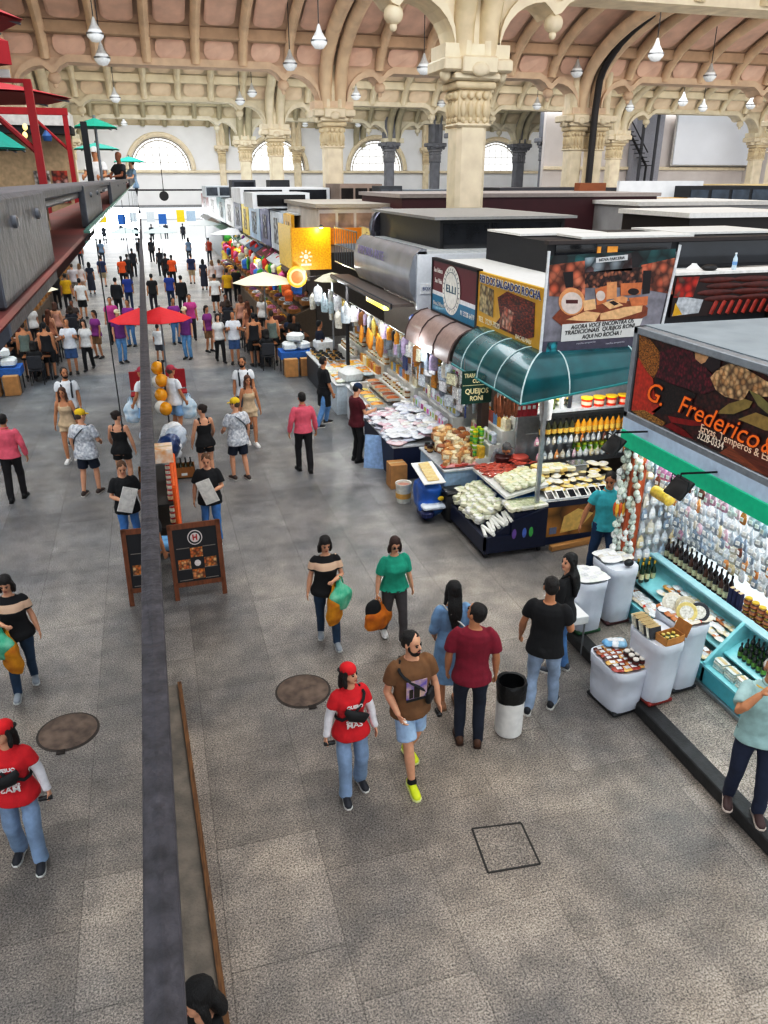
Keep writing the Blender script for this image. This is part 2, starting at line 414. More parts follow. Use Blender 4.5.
def column_meshes(C1, C2):
    sh = MB()
    w = .44
    sh.prism([(-w, -w+.12), (-w+.12, -w), (w-.12, -w), (w, -w+.12), (w, w-.12), (w-.12, w), (-w+.12, w), (-w, w-.12)], 0, 7.15, 'XY')
    sh.bx(-.56, .56, -.56, .56, 0, .5, bev=.06); sh.bx(-.5, .5, -.5, .5, 6.98, 7.1, bev=.05)
    a = sh.mesh('shaft', C1, angle=30)
    cp = MB(); cp.bx(-.46, .46, -.46, .46, 7.12, 8.0, bev=.06); cp.bx(-.58, .58, -.58, .58, 7.9, 8.1, bev=.05)
    for sx, sy in ((1, 0), (-1, 0), (0, 1), (0, -1)):
        for k in (-.32, -.11, .11, .32):
            x = sx*.46+(k if sy else 0); y = sy*.46+(k if sx else 0)
            cp.ell((x, y, 7.42), (.085, .085, .22), n=8, k=6); cp.ell((x+sx*.02, y+sy*.02, 7.76), (.10, .10, .11), n=8, k=6)
            cp.ell((x, y, 7.16), (.07, .07, .09), n=6, k=5)
    b = cp.mesh('capital', C2, angle=50)
    ab = MB(); ab.bx(-.66, .66, -.66, .66, 8.1, 8.3, bev=.05); ab.bx(-.98, .98, -.70, .70, 8.3, 8.62, bev=.05); ab.bx(-.5, .5, -.82, .82, 8.24, 8.66, bev=.05)
    for s_ in (-1, 1):
        ab.ell((s_*.8, -.3, 8.25), (.16, .2, .18), n=10, k=6); ab.ell((0, s_*.8, 8.34), (.26, .14, .18), n=10, k=6)
    c = ab.mesh('abacus', C1, angle=40)
    pr = MB()
    pr.bx(-.62, .62, -.42, .42, 8.6, 12.2, bev=.08)
    for k in (-.34, .34): pr.tube([(k, -.36, 8.62), (k, -.40, 10.4), (k, -.40, 12.2)], .25, 10)
    d = pr.mesh('pier', C1, angle=40)
    return (('shaft', a), ('capital', b), ('abacus', c), ('pier', d))
cmesh = column_meshes(CREAM, CREAM2); gmesh = column_meshes(GREYC, mat('8a8b90', rough=.75, var=.12, scale=2))
def column(x, y, meshes=cmesh, sc=1):
    r = sempty('column', (x, y, 0)); r.scale = (sc, sc, 1)
    for n, me in meshes: link(n, me, r)
for y in ARCY: column(9.0, y)
for y in ARCY[1:]: column(-5.2, y)
column(21.75, 39.6, sc=.86); column(22.95, 39.6, sc=.86)
for dx in (21.9, 26.3): column(dx, 73.4, gmesh, .9)
column(22.2, 56.8, gmesh)
column(34.7, 39.6); column(47.6, 39.6); column(47.6, 56.8); column(34.7, 56.8); column(34.7, 73.4, gmesh)
column(31.6, 62, gmesh, .8); column(15.6, 85.0, cmesh, .8); column(8.1, 85.0, cmesh, .7); column(29.4, 85.0, cmesh, .7)
# black drain pipe running up between the twin columns and along the rib
pp = [Vector((22.34, 38.72, 0)), Vector((22.34, 38.72, 8.7))]+[Vector((22.34, y-.55, z-.1)) for y, z in rib_profile(39.6, .5)[1:9]]
o = MB().tube(pp, .17, 10).build('drain_pipe', mat('2e2b2c', rough=.5)); tag(o, 'black drain pipe running up between the twin columns', 'pipe')
# arcade walls
def arcade(Yk, bays, m):
    w = MB()
    zt = 11.6
    for a, b in bays:
        L_, R_ = a, b
        o1 = []
        def side(cx, sgn):
            pts = [(cx+sgn*.6, 8.62), (cx+sgn*.72, 8.8)]
            for i in range(7):
                t = PI*(1-i/6*.72); pts.append((cx+sgn*(.72+1.35*(1+math.cos(t))), 8.8+1.2*math.sin(t)*1.0 if i else 8.8))
            return pts
        r1 = 1.25
        def corner(cx, sgn):
            pts = [(cx+sgn*.62, 8.62)]
            for i in range(8):
                t = i/7*PI*.5; pts.append((cx+sgn*(.62+r1*(1-math.cos(t))), 8.75+r1*math.sin(t)))
            px_ = cx+sgn*(.62+r1)
            pts += [(px_+sgn*.18, 9.86), (px_+sgn*.32, 9.72), (px_+sgn*.5, 9.78), (px_+sgn*.7, 10.0), (px_+sgn*1.0, 10.15)]
            return pts
        l = corner(a, 1); r = corner(b, -1)
        edge = l+r[::-1]
        xs = edge
        # wall above the opening as strips
        for (x0, z0), (x1, z1) in zip(edge[:-1], edge[1:]):
            if x1-x0 < 1e-4: continue
            w.prism([(x0, z0), (x1, z1), (x1, zt), (x0, zt)], Yk-.4, Yk+.4)
        # raised band along the edge
        for q in range(len(edge)-1):
            (x0, z0), (x1, z1) = edge[q], edge[q+1]
            w.prism([(x0, z0-.02), (x1, z1-.02), (x1, z1+.26), (x0, z0+.26)], Yk-.55, Yk+.55)
        for cx, sgn in ((a, 1), (b, -1)):
            px_ = cx+sgn*(.62+r1+.4); w.ell((px_, Yk-.3, 9.55), (.26, .26, .24)); w.ell((px_, Yk-.3, 9.28), (.1, .1, .12))
    for c in sorted({c_ for b_ in bays for c_ in b_}):
        w.prism([(c-.64, 8.6), (c+.64, 8.6), (c+.64, zt), (c-.64, zt)], Yk-.36, Yk+.36); w.prism([(c-.92, 8.58), (c+.92, 8.58), (c+.92, 8.95), (c-.92, 8.95)], Yk-.56, Yk+.56)
    struct(w.build('wall_arcade', m, smooth=True, angle=35))
B3 = [(-5.2, 9.0), (9.0, 22.2), (22.2, 34.7), (34.7, 47.6)]
arcade(22.5, B3, CREAM)
for y, m in zip(ARCY[1:], (mat('d3bba4', rough=.8, var=.1, scale=2), mat('d6ccb6', rough=.8, var=.1, scale=2), mat('d3ccb9', rough=.8, var=.1, scale=2))): arcade(y, B3, m)
# vaults: far half of each bay; the unseen near half is left open for sky light
def rrect(cx, cz, w_, h, r, n=4):
    pts = []
    for sx, sz, a0 in ((1, -1, -PI/2), (1, 1, 0), (-1, 1, PI/2), (-1, -1, PI)):
        for i in range(n+1):
            t = a0+i/n*PI/2; pts.append((cx+sx*(w_/2-r)+r*math.cos(t), cz+sz*(h/2-r)+r*math.sin(t)))
    return pts
ribx = []
for a, b in B3:
    n = 6 if b-a > 13.5 else 5
    for i in range(1, n+1): ribx.append(a+(b-a)*i/(n+1))
allx = sorted(ribx+list(ROWX))
def vault(Yk, shell_m, rib_m, panel_m, X0=-7, X1=50):
    v = MB(); pr = [(Yk+.3, 10.2)]+rib_profile(Yk, 0)
    for (y0, z0), (y1, z1) in zip(pr[:-1], pr[1:]):
        v.hexa([(X0, y0, z0), (X1, y0, z0), (X1, y1, z1), (X0, y1, z1), (X0, y0, z0+.3), (X1, y0, z0+.3), (X1, y1, z1+.3), (X0, y1, z1+.3)])
    o = struct(v.build('ceiling', shell_m, smooth=False))
    # purlins
    p = MB()
    for k, s_ in ((3, .26), (8, .3)):
        y, z = rib_profile(Yk, 0)[k]; p.bx(X0, X1, y-.22, y+.25, z-.38, z+.1, bev=.04)
    p.build('purlin', BROWN if Yk < 45 else rib_m, o)
    prof = [(y, z) for y, z in rib_profile(Yk, .32)]
    prof[0] = (Yk-.45, 10.25)
    rb = None
    for x in ribx:
        if rb is None:
            mb = MB(); mb.tube([(0, y, z) for y, z in prof], .21, 10, flat=1.3, up=(0, 0, 1)); me = mb.mesh('rib', rib_m)
            mb2 = MB(); mb2.ell((0, prof[1][0]-.1, prof[0][1]+.25), (.24, .3, .3)); 
        link('rib', me, o, (x, 0, 0)); rb = 1
    # broad ribs on the column rows
    mb = MB(); P = [(Yk-.3, 8.6), (Yk-.35, 9.4)]+[(y-.1, z-.35) for y, z in rib_profile(Yk, .35)[1:]]
    for k in (-.36, .36): mb.tube([(k, y, z) for y, z in P], .3, 10, up=(0, 1, 0))
    me = mb.mesh('pier_rib', rib_m)
    for x in ROWX[1:]: link('pier_rib', me, o, (x, 0, 0))
    link('pier_rib', me, o, (-5.2, 0, 0))
    # sunk panels between the ribs
    q = MB()
    for a, b in zip(allx[:-1], allx[1:]):
        cx = (a+b)/2; wd = b-a-.75
        rp_ = rib_profile(Yk, .05, 24)
        def on(zf):  # point on the vault at fraction
            i = min(int(zf), 23); f = zf-i; return Vector((0, rp_[i][0]*(1-f)+rp_[i+1][0]*f, rp_[i][1]*(1-f)+rp_[i+1][1]*f))
        for u0, u1, rr in ((.9, 4.9, .36), (7.2, 14.8, .4), (17.4, 23.8, .4)):
            H_ = (on(u1)-on(u0)).length; pts = rrect(0, 0, wd, H_, min(rr, H_*.48))
            vs = []
            for px_, pz in pts:
                p3 = on(u0+(pz/H_+.5)*(u1-u0)); vs.append((cx+px_, p3.y-.06, p3.z-.04))
            q.add(vs, [list(range(len(vs)))])
    q.build('panel', panel_m, o, smooth=False)
vault(22.5, BROWN, CREAM2, PINK)
vault(39.6, mat('cdb19b', rough=.8, var=.1, scale=1.4), mat('dbc3a8', rough=.8, var=.1, scale=1.5), PINK)
vault(56.8, mat('cfc3ac', rough=.8, var=.1, scale=1.4), mat('dcd1b9', rough=.8, var=.1, scale=1.4), mat('dcc9b2', rough=.8, var=.08, scale=1.4))
vault(73.4, mat('c0b498', rough=.8, var=.1, scale=1.4), mat('b3ac95', rough=.8, var=.1, scale=1.4), mat('c9bda6', rough=.8, var=.08, scale=1.4))
vault(85.4, mat('c0b498', rough=.8, var=.1, scale=1.4), mat('b3ac95', rough=.8, var=.1, scale=1.4), mat('c9bda6', rough=.8, var=.08, scale=1.4))
# far wall with half-round windows and the street entrance
WZ, WR = 6.45, 2.85
wb = MB()
wcs = [2.2, 13.5, 24.0, 37.5]
segs = []
xprev = -12
def wall_piece(x0, x1, z0, z1): wb.bx(x0, x1, 85.0, 85.6, z0, z1)
wall_piece(-12, -1.0, 0, WZ); wall_piece(6.3, 44, 0, WZ); wall_piece(-1.0, 6.3, 3.1, WZ)
edges = [-12]
for wc in wcs:
    wall_piece(edges[-1], wc-WR, WZ, WZ+WR+.2)
    n = 16
    for i in range(n):
        t0, t1 = PI-PI*i/n, PI-PI*(i+1)/n
        x0, z0, x1, z1 = wc+WR*math.cos(t0), WZ+WR*math.sin(t0), wc+WR*math.cos(t1), WZ+WR*math.sin(t1)
        wb.prism([(x0, z0), (x1, z1), (x1, WZ+WR+.2), (x0, WZ+WR+.2)], 85.0, 85.6)
    edges.append(wc+WR)
wall_piece(edges[-1], 44, WZ, WZ+WR+.2); wall_piece(-12, 44, WZ+WR+.2, 14)
struct(wb.build('wall_back', WHITE, smooth=False))
cr = MB(); cr.bx(-12, 44, 84.75, 85, 6.15, 6.4, bev=.05); struct(cr.build('trim_4', CREAM, smooth=False))
winM = bpy.data.materials.new('bright_glass'); winM.use_nodes = True
_n = winM.node_tree.nodes; _b = _n['Principled BSDF']; _b.inputs['Base Color'].default_value = (1, 1, 1, 1); _b.inputs['Roughness'].default_value = .2
_b.inputs['Transmission Weight'].default_value = .0; _b.inputs['Emission Color'].default_value = (.95, .98, 1, 1); _b.inputs['Emission Strength'].default_value = .95
for k, wc in enumerate(wcs):
    wn = sempty('window_%d' % (k+1), (wc, 85.2, WZ))
    g = MB(); g.prism([(WR*math.cos(PI*i/24), WR*math.sin(PI*i/24)) for i in range(25)], .05, .08); g.build('pane', winM, wn, smooth=False)
    fr = MB()
    for r in (WR, WR*.90): fr.tube([(r*math.cos(PI*i/24), -.05, r*math.sin(PI*i/24)) for i in range(25)], .05 if r < WR else .1, 6)
    for i in range(1, 24): 
        t = PI*i/24; fr.tube([(WR*.9*math.cos(t), -.03, WR*.9*math.sin(t)), (WR*math.cos(t), -.03, WR*math.sin(t))], .025, 4)
    for i in range(-3, 4):
        x = i*WR/4; fr.tube([(x, 0, 0), (x, 0, math.sqrt(WR*WR*.81-x*x) if abs(x) < WR*.9 else .1)], .022, 4)
    for i in range(1, 4):
        z = i*WR/4.4; h = math.sqrt(WR*WR*.81-z*z); fr.tube([(-h, 0, z), (h, 0, z)], .022, 4)
    fr.build('frame', mat('8f8674', rough=.6), wn)
    ar = MB()
    P = [(WR*1.09*math.cos(PI*i/24), WR*1.09*math.sin(PI*i/24)) for i in range(25)]
    ar.tube([(x, -.3, z) for x, z in P], .22, 8); ar.build('surround', CREAM, wn)
# entrance
dr = sempty('door_1', (2.65, 85.2, 0))
d = MB(); d.bx(-3.75, -3.5, -.25, .3, 0, 3.1); d.bx(3.5, 3.75, -.25, .3, 0, 3.1); d.bx(-3.75, 3.75, -.25, .3, 3.0, 3.25); d.build('frame', mat('8b8d90', rough=.5), dr, smooth=False)
# right wall, with the broad white screen and iron stair
rw = MB(); rw.bx(50, 50.4, 14, 85, 0, 14); struct(rw.build('wall_right', mat('cfc8c4', rough=.85, var=.06, scale=.6), smooth=False))
o = MB().bx(31, 50, 60.7, 61, 6.3, 6.55, bev=.04).build('trim_5', CREAM, smooth=False); struct(o)
struct(MB().bx(-9.4, -9.0, 2, 85, 4.4, 14).build('wall_left', mat('c9bba4', rough=.85, var=.08, scale=.6), smooth=False))
struct(MB().bx(31, 50, 61, 61.4, 0, 14).build('wall_side', mat('d3ccc9', rough=.85, var=.06, scale=.6), smooth=False))
# bright pavement outside the entrance
struct(MB().bx(-30, 40, 86, 125, -.02, .01).build('floor_outside', mat('f0efe9', rough=.9, var=.05), smooth=False))
# skylight lamps over the aisle and the camera side
area('skylight', (3, 7, 12.6), (13, 12), 600, (1, .98, .955))
area('skylight', (3, 18, 12.4), (12, 7), 430, (.86, .94, 1))
area('skylight', (16, 18, 13.2), (14, 8), 700, (1, .97, .93))
area('skylight', (2, 28.0, 12.9), (12, 5), 900, (.86, .94, 1))
area('skylight', (15.5, 28.0, 13.0), (11, 5), 550, (1, .96, .9))
area('skylight', (32, 28.0, 13.0), (20, 5), 900, (1, .96, .9))
area('skylight', (2, 45.5, 12.9), (12, 5), 750, (.95, .98, 1))
area('skylight', (15.5, 45.5, 13.0), (12, 5), 800, (.97, .98, 1))
area('skylight', (35, 46, 13.0), (20, 5), 1100, (1, .98, .95))
area('skylight', (2, 62.5, 12.9), (12, 5), 1500, (.95, .98, 1))
area('skylight', (18, 62.5, 13), (20, 5), 700, (.95, .98, 1))
area('skylight', (2, 79, 12.9), (12, 4), 1000, (.95, .98, 1))
area('skylight', (22, 79, 12.9), (26, 4), 800, (.95, .98, 1))
for y_, p_ in ((26.5, 420), (43.5, 560), (60.5, 520), (77.5, 200)): area('vault_fill', (21, y_, 11.2), (52, 1.4), p_*1.9, (1, .97, .93), rot=(1.72, 0, 0))  # added fill lights, hidden above the arcade openings, to brighten the vaults
area('vault_fill', (8, 15, 11.6), (26, 1.4), 500, (1, .97, .93), rot=(1.5, 0, 0))  # added fill out of view, aimed at the first vault
area('daylight', (2.6, 85.8, 1.7), (7, 3), 900, (.95, .98, 1), rot=(PI/2, 0, PI))
# ------------------------------------------------------------------ mezzanine edge: glass screen, bar, rail, ledge
GX = -.12
STEEL = mat('585b62', rough=.42, metal=.5, var=.2, scale=18, bump=.15, bscale=60)
BARM = mat('4d4a4f', rough=.55, metal=.25, var=.35, scale=20, bump=.35, bscale=25)
gl_m = glassy(tint=(.55, .6, .62), fac=.66, rough=0, ior=1.5, refl=(.93, .95, .97))
root = thing('glass_balustrade', 'reflecting glass screen of the mezzanine on a grey steel bar, mirroring the aisle', 'balustrade', (GX, 0, 0))
ys = [-1.0, 2.15, 5.4, 8.6, 11.8, 15, 18.2, 21.4, 24.6, 27.8, 31]
for y0, y1 in zip(ys[:-1], ys[1:]):
    top = 5.575 if y0 < 2 else 5.585
    MB().bx(-.012, 0, y0+.002, y1-.002, 4.33, top).build('pane', gl_m, root, smooth=False)
q = MB()
for y in ys[1:-1]: q.bx(-.011, .0015, y-.003, y+.003, 5.06, 5.576)
q.build('panel_seam', mat('15181c', rough=.4), root, smooth=False)
MB().bx(-.004, .0355, -1, 31, 4.32, 4.362, bev=.004).build('bottom_bar', BARM, root, smooth=False)
MB().bx(-.016, -.002, 2.0, 31, 5.583, 5.59).build('green_edge', mat('6f9a8c', rough=.2), root, smooth=False)
# ledge behind the glass
lg = MB().bx(-.34, -.135, -1, 31, 5.52, 5.578, bev=.004).build('mezzanine_ledge', mat('8d4a44', rough=.42, var=.35, scale=6, second='6a4440'), smooth=False)
struct(lg)
ra = thing('steel_handrail', 'grey steel handrail on bolted plates along the mezzanine ledge', 'handrail', (-.145, 0, 0))
MB().bx(-.12, 0, -1, 30, 5.668, 5.684, bev=.003).build('rail', STEEL, ra, smooth=False)
MB().tube([(-.02, -1, 5.660), (-.02, 30, 5.660)], .010, 10).build('tube', STEEL, ra)
for y0, y1 in ((.86, 1.36), (2.3, 3.2), (4.4, 9.5), (13, 22), (24, 29)):
    pt = MB().bx(-.012, .004, y0, y1, 5.578, 5.682, bev=.003).build('plate', STEEL, ra, smooth=False)
    for k in (.28, .72): MB().lathe([(.007, 0), (.007, .004), (.004, .006)], 10, (.004, y0+(y1-y0)*k, 5.655), 'X').build('bolt', mat('8b8d92', rough=.3, metal=.8), pt)
# the mezzanine floor and a dark wall added behind the glass to back its reflection
struct(MB().bx(-9, -.36, -3, 31, 4.3, 4.6).build('floor_mezzanine', mat('4a3a36', rough=.4, var=.2), smooth=False))
struct(MB().bx(-.36, -.3, -3, 31, 3.6, 5.52).build('wall_glass_backing', mat('20242a', rough=.6), smooth=False))
# ------------------------------------------------------------------ goods: one of each kind, copied below
R_ = random.Random(5)
WHT = mat('e6e6e2', rough=.5, var=.08, scale=6, bump=.25, bscale=14)
def holder(n): return n
def P_(mb, name, m, cat, parts=()):
    o = mb.build(name, m); o['category'] = cat; o['label'] = ''
    for n, b, mm in parts: b.build(n, mm, o)
    return Proto(o)
cheese_m = mat('e9e2c4', rough=.4, var=.10, scale=9, bump=.2, bscale=20, rnd=.1, hue=.012, coat=.3)
def p_block(d=(.20, .11, .085)):
    b = MB().box((0, 0, d[2]/2), d, bev=.018)
    lb = MB().box((0, 0, d[2]+.0005), (d[0]*.5, d[1]*.6, .002))
    return P_(b, 'wrapped_cheese', cheese_m, 'cheese', (('paper_label', lb, mat('c9cfae', rough=.5, var=.3, scale=30)),))
def p_wheel(r=.12, h=.085, c='e2b66a'):
    b = MB().lathe([(r*.9, 0), (r, .012), (r, h-.012), (r*.9, h)], 20)
    lb = MB().lathe([(r*.6, h), (r*.6, h+.002), (0, h+.002)], 20)
    return P_(b, 'cheese_wheel', mat(c, rough=.4, var=.12, rnd=.15, coat=.3), 'cheese', (('paper_label', lb, mat('efe6cf', rough=.6, var=.3, scale=40)),))
def pk_mesh(w_=.05, t=.022, h=.19, tie=True):
    b = MB(); r = []
    for z, a, q in ((0, .006, .006), (-.012, .012, .01), (-.03, .008, .008), (-.055, w_*.7, t*.6), (-.1, w_, t), (-.15, w_*1.05, t*1.1), (-h+.012, w_*.95, t*.8), (-h, w_*.6, t*.3)):
        r.append(((0, 0, z), (a, 0, 0), (0, q, 0)))
    return b.loft(r, 10)
def p_packet(): 
    b = pk_mesh(); lb = MB().box((0, -.0225, -.125), (.05, .006, .05), bev=.002); hk = MB().tube([(0, 0, -.005), (0, 0, .025), (.006, .004, .035)], .0025, 5)
    return P_(b, 'hanging_packet', mat('dfe3e6', rough=.18, var=.15, scale=30, bump=.5, bscale=50, rnd=.2, hue=.03, coat=.5), 'packet', (('paper_label', lb, mat('f3f1ea', rough=.5, var=.2, scale=60, rnd=.1)), ('hook', hk, mat('777777', metal=.8, rough=.4))))
def p_pouch(w_=.11, d=.075, h=.055):
    b = MB(); r = []
    for x, a, q in ((-w_, .035, .004), (-w_*.8, d*.8, h*.35), (-w_*.35, d, h*.5), (w_*.35, d, h*.5), (w_*.8, d*.8, h*.35), (w_, .035, .004)):
        r.append(((x, 0, h*.5), (0, a, 0), (0, 0, q)))
    b.loft(r, 10); lb = MB().box((0, 0, h+.0005), (w_*.8, d*.9, .003), bev=.001)
    return P_(b, 'food_pouch', mat('e7e8e8', rough=.25, var=.12, scale=20, bump=.4, bscale=40, rnd=.12, hue=.02, coat=.4), 'packet', (('paper_label', lb, mat('dfe0e2', rough=.4, var=.25, scale=50, rnd=.3, hue=.12)),))
def p_bottle(h=.30, r=.036, c='2a1a12', cap='151515', lab='d8cfae'):
    b = MB().lathe([(r*.8, 0), (r, .008), (r, h*.55), (r*.8, h*.66), (r*.36, h*.78), (r*.34, h*.9)], 14)
    cp = MB().lathe([(r*.42, h*.88), (r*.42, h), (r*.3, h+.003)], 12); lb = MB().lathe([(r+.001, h*.16), (r+.001, h*.44)], 14, cap=False)
    return P_(b, 'bottle', mat(c, rough=.12, var=.2, coat=.6, rnd=.2), 'bottle', (('cap', cp, mat(cap, rough=.4)), ('paper_label', lb, mat(lab, rough=.6, var=.3, scale=40, rnd=.2))))
def p_jar(h=.12, r=.045, c='7a3b1d', lid='d8a93a', lab='e8dcc0', name='jar'):
    b = MB().lathe([(r*.9, 0), (r, .008), (r, h*.72), (r*.8, h*.82), (r*.8, h*.84)], 14)
    cp = MB().lathe([(r*.86, h*.82), (r*.86, h), (r*.8, h+.003)], 14); lb = MB().lathe([(r+.001, h*.2), (r+.001, h*.6)], 14, cap=False)
    return P_(b, name, mat(c, rough=.15, var=.25, coat=.6, rnd=.2), name, (('lid', cp, mat(lid, rough=.35)), ('paper_label', lb, mat(lab, rough=.6, var=.3, scale=40))))
def p_box(d=(.3, .22, .2), c='b5895a', name='carton'):
    b = MB().box((0, 0, d[2]/2), d, bev=.006); tp = MB().box((0, 0, d[2]+.0008), (d[0]*.98, .045, .002))
    return P_(b, name, mat(c, rough=.7, var=.12, scale=8, bump=.2), 'box', (('tape', tp, mat('cbb48a', rough=.3)),))
def p_tray(d=(.26, .18, .05), c='202020', fill='b98e5a'):
    b = MB(); x, y, z = d[0]/2, d[1]/2, d[2]
    b.bx(-x, x, -y, y, 0, .006); b.bx(-x, -x+.006, -y, y, 0, z); b.bx(x-.006, x, -y, y, 0, z); b.bx(-x, x, -y, -y+.006, 0, z); b.bx(-x, x, y-.006, y, 0, z)
    f = MB().ell((0, 0, z*.55), (x*.95, y*.95, z*.75), n=14, k=8)
    return P_(b, 'food_tray', mat(c, rough=.4), 'tray', (('filling', f, fill),))
def heap(pr, n, x0, x1, y0, y1, zf, label, cat, group, rz=None, ms=None, jit=.3, sc=(1, 1), rnd=R_, spin=.25):
    """n copies in rows over a (sloping) bed; zf(x, y) gives the bed height"""
    W_, D_ = x1-x0, y1-y0
    cols = max(1, int(round(math.sqrt(n*W_/D_)))); rows = max(1, math.ceil(n/cols)); k = 0
    for j in range(rows):
        for i in range(cols):
            if k >= n: return
            x = x0+W_*(i+.5)/cols+rnd.uniform(-.5, .5)*jit*W_/cols; y = y0+D_*(j+.5)/rows+rnd.uniform(-.5, .5)*jit*D_/rows
            a = (rz if rz is not None else 0)+rnd.uniform(-spin, spin)
            s = rnd.uniform(*sc)
            pr.put((x, y, zf(x, y)), a, label, cat, group, scale=s, m=(ms[rnd.randrange(len(ms))] if ms else None)); k += 1
def flat(z): return lambda x, y: z

# ------------------------------------------------------------------ near spice stall (right): sign, fascia, cabinet, hanging packets
FX = 5.65
def onsign(px, py, X=FX):
    p = PX(px, py, X); return (8.22-p.y, p.z-3.0)
sg = thing('shop_sign', 'big framed stall sign picturing spices with orange script lettering', 'sign', (FX, 8.22, 3.0), -PI/2)
SL = 3.9
MB().bx(0, SL, .0, .06, 0, .97).build('panel', vor('2a1714', '5a1f1c', '3a2018', 22), sg, smooth=False)
fr = MB(); fr.bx(-.09, SL, -.03, .1, .95, 1.04, bev=.01); fr.bx(-.09, -.01, -.03, .1, -.1, 1.04, bev=.01); fr.bx(-.09, SL, -.03, .1, -.11, -.02, bev=.01)
fr.build('frame', mat('9aa0a6', rough=.35, metal=.4, var=.1), sg, smooth=False)
def patch(name, pts, m, parent, proj, d=.004, thick=.002):
    q = MB(); pp_ = [proj(*p) for p in pts]; q.prism(pp_, -d, -d-thick); return q.build(name, m, parent, smooth=False)
def z8(p): return (618+p[0]/4.453, 300+p[1]/4.453)
def sp(pts): return [z8(p) for p in pts]
pics = [
 ('picture_grain', [(97, 148), (150, 180), (192, 240), (186, 300), (160, 348), (130, 320), (95, 260)], vor('b5742c', 'c98a3c', '8d5520', 60), .004),
 ('picture_paprika', [(92, 255), (130, 318), (158, 350), (165, 420), (195, 480), (150, 515), (62, 492)], mat('b93a26', rough=.5, var=.25, scale=20), .006),
 ('picture_berries', [(190, 232), (250, 205), (330, 225), (420, 330), (440, 400), (380, 420), (300, 390), (230, 370), (170, 340), (186, 300)], vor('4c1020', '7d1c30', '2a0d14', 26), .008),
 ('picture_dark_seeds', [(170, 345), (235, 372), (300, 395), (350, 420), (330, 470), (230, 510), (150, 500), (190, 470)], vor('1c1415', '33201d', '120d0d', 40), .006),
 ('picture_garlic', [(345, 222), (410, 230), (420, 262), (375, 285), (348, 262)], mat('c9a077', rough=.5, var=.2), .010),
 ('picture_onion', [(412, 248), (462, 268), (458, 310), (420, 320), (385, 290)], mat('24151a', rough=.4, var=.2), .012),
 ('picture_chickpeas', [(415, 345), (450, 305), (500, 282), (570, 302), (640, 345), (700, 380), (720, 430), (640, 430), (590, 400), (560, 450), (480, 430), (440, 400)], vor('d9b183', 'e3c295', 'b98c5e', 17), .012),
 ('picture_bay_leaf', [(440, 505), (500, 460), (570, 440), (605, 452), (590, 480), (520, 508)], mat('8d7a45', rough=.5, var=.2, scale=14), .014),
 ('picture_bay_leaf', [(590, 400), (640, 425), (720, 500), (740, 560), (690, 520), (630, 470)], mat('7f7748', rough=.5, var=.2, scale=14), .016),
 ('picture_bay_leaf', [(540, 530), (620, 500), (720, 540), (760, 590), (660, 580)], mat('9a8048', rough=.5, var=.2, scale=14), .015),
 ('picture_chilli', [(225, 515), (300, 530), (400, 545), (420, 560), (330, 560), (240, 545)], mat('8e1d1c', rough=.3, var=.2), .010),
 ('picture_chilli', [(205, 560), (240, 545), (300, 580), (340, 620), (290, 605)], mat('7b1718', rough=.3, var=.2), .009),
 ('picture_seed_strip', [(62, 492), (120, 490), (215, 545), (200, 562), (100, 520)], vor('d3a35a', 'c08c3f', '8c5c25', 70), .008),
 ('picture_cinnamon', [(470, 640), (540, 590), (760, 720), (780, 860), (668, 795)], mat('6e3423', rough=.5, var=.35, scale=5, stretch=(1, 1, 9)), .006),
 ('picture_cinnamon', [(455, 680), (500, 650), (660, 780), (600, 755)], mat('8a4a2e', rough=.5, var=.35, scale=5, stretch=(1, 1, 9)), .009)]
for n, pts, m, d in pics: patch(n, sp(pts), m, sg, onsign, d)
ORG = mat('f07a1e', rough=.45, emit=.12); DKR = mat('5d1410', rough=.5)
u0, v0 = onsign(655, 396); u1, v1 = onsign(752, 438)
gtxt = [('G.', 656, 394, .30), ('Frederico', 717, 421, .27), ('&', 768, 445, .24)]
for s, px_, py_, sz in gtxt:
    u, v = onsign(px_, py_)
    for dd, mm, off in ((-.018, DKR, .012), (-.022, ORG, .0)):
        wd = {'G.': .30, 'Frederico': 1.30, '&': .13}[s]
        o = text(s, sg, (u, dd, v), sz*1.12, mm, rot=(PI/2, .03, 0), shear=.3, width=wd, bold=off*.8)
u, v = onsign(703, 426); text('Ervas, Temperos & Especiarias', sg, (u+.72, -.02, v-.02), .12, mat('e8c9b0', rough=.5, emit=.1), align='CENTER', width=1.45)
u, v = onsign(712, 439.5); text('3228-0334', sg, (u, -.02, v-.01), .13, mat('e8d9c8', rough=.5, emit=.1), width=.42)
# fascia, green band and roof: one stall body
st = thing('spice_stall', 'stall body with pale fascia, green band and white back wall below the spice sign', 'market stall', (FX, 8.3, 0))
def off(mb): 
    mb.v = [(x-FX, y-8.3, z) for x, y, z in mb.v]; return mb
off(MB().hexa([(FX-.03, 8.3, 2.74), (FX-.03, 4.4, 2.74), (FX+.2, 4.4, 2.74), (FX+.2, 8.3, 2.74), (FX-.03, 8.3, 2.9), (FX-.03, 4.4, 2.9), (FX+.2, 4.4, 2.9), (FX+.2, 8.3, 2.9)])).build('fascia', mat('c3d3e6', rough=.35, var=.06), st, smooth=False)
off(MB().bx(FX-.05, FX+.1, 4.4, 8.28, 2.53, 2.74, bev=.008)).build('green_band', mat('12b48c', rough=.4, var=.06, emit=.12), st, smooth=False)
off(MB().bx(FX+.1, 9.2, 4.4, 8.3, 3.98, 4.05)).build('roof', mat('8f979c', rough=.6, var=.12, scale=2, bump=.2), st, smooth=False)
off(MB().bx(7.25, 7.32, 4.4, 8.3, .15, 4.0)).build('back_wall', mat('d3d6da', rough=.6, var=.04), st, smooth=False)
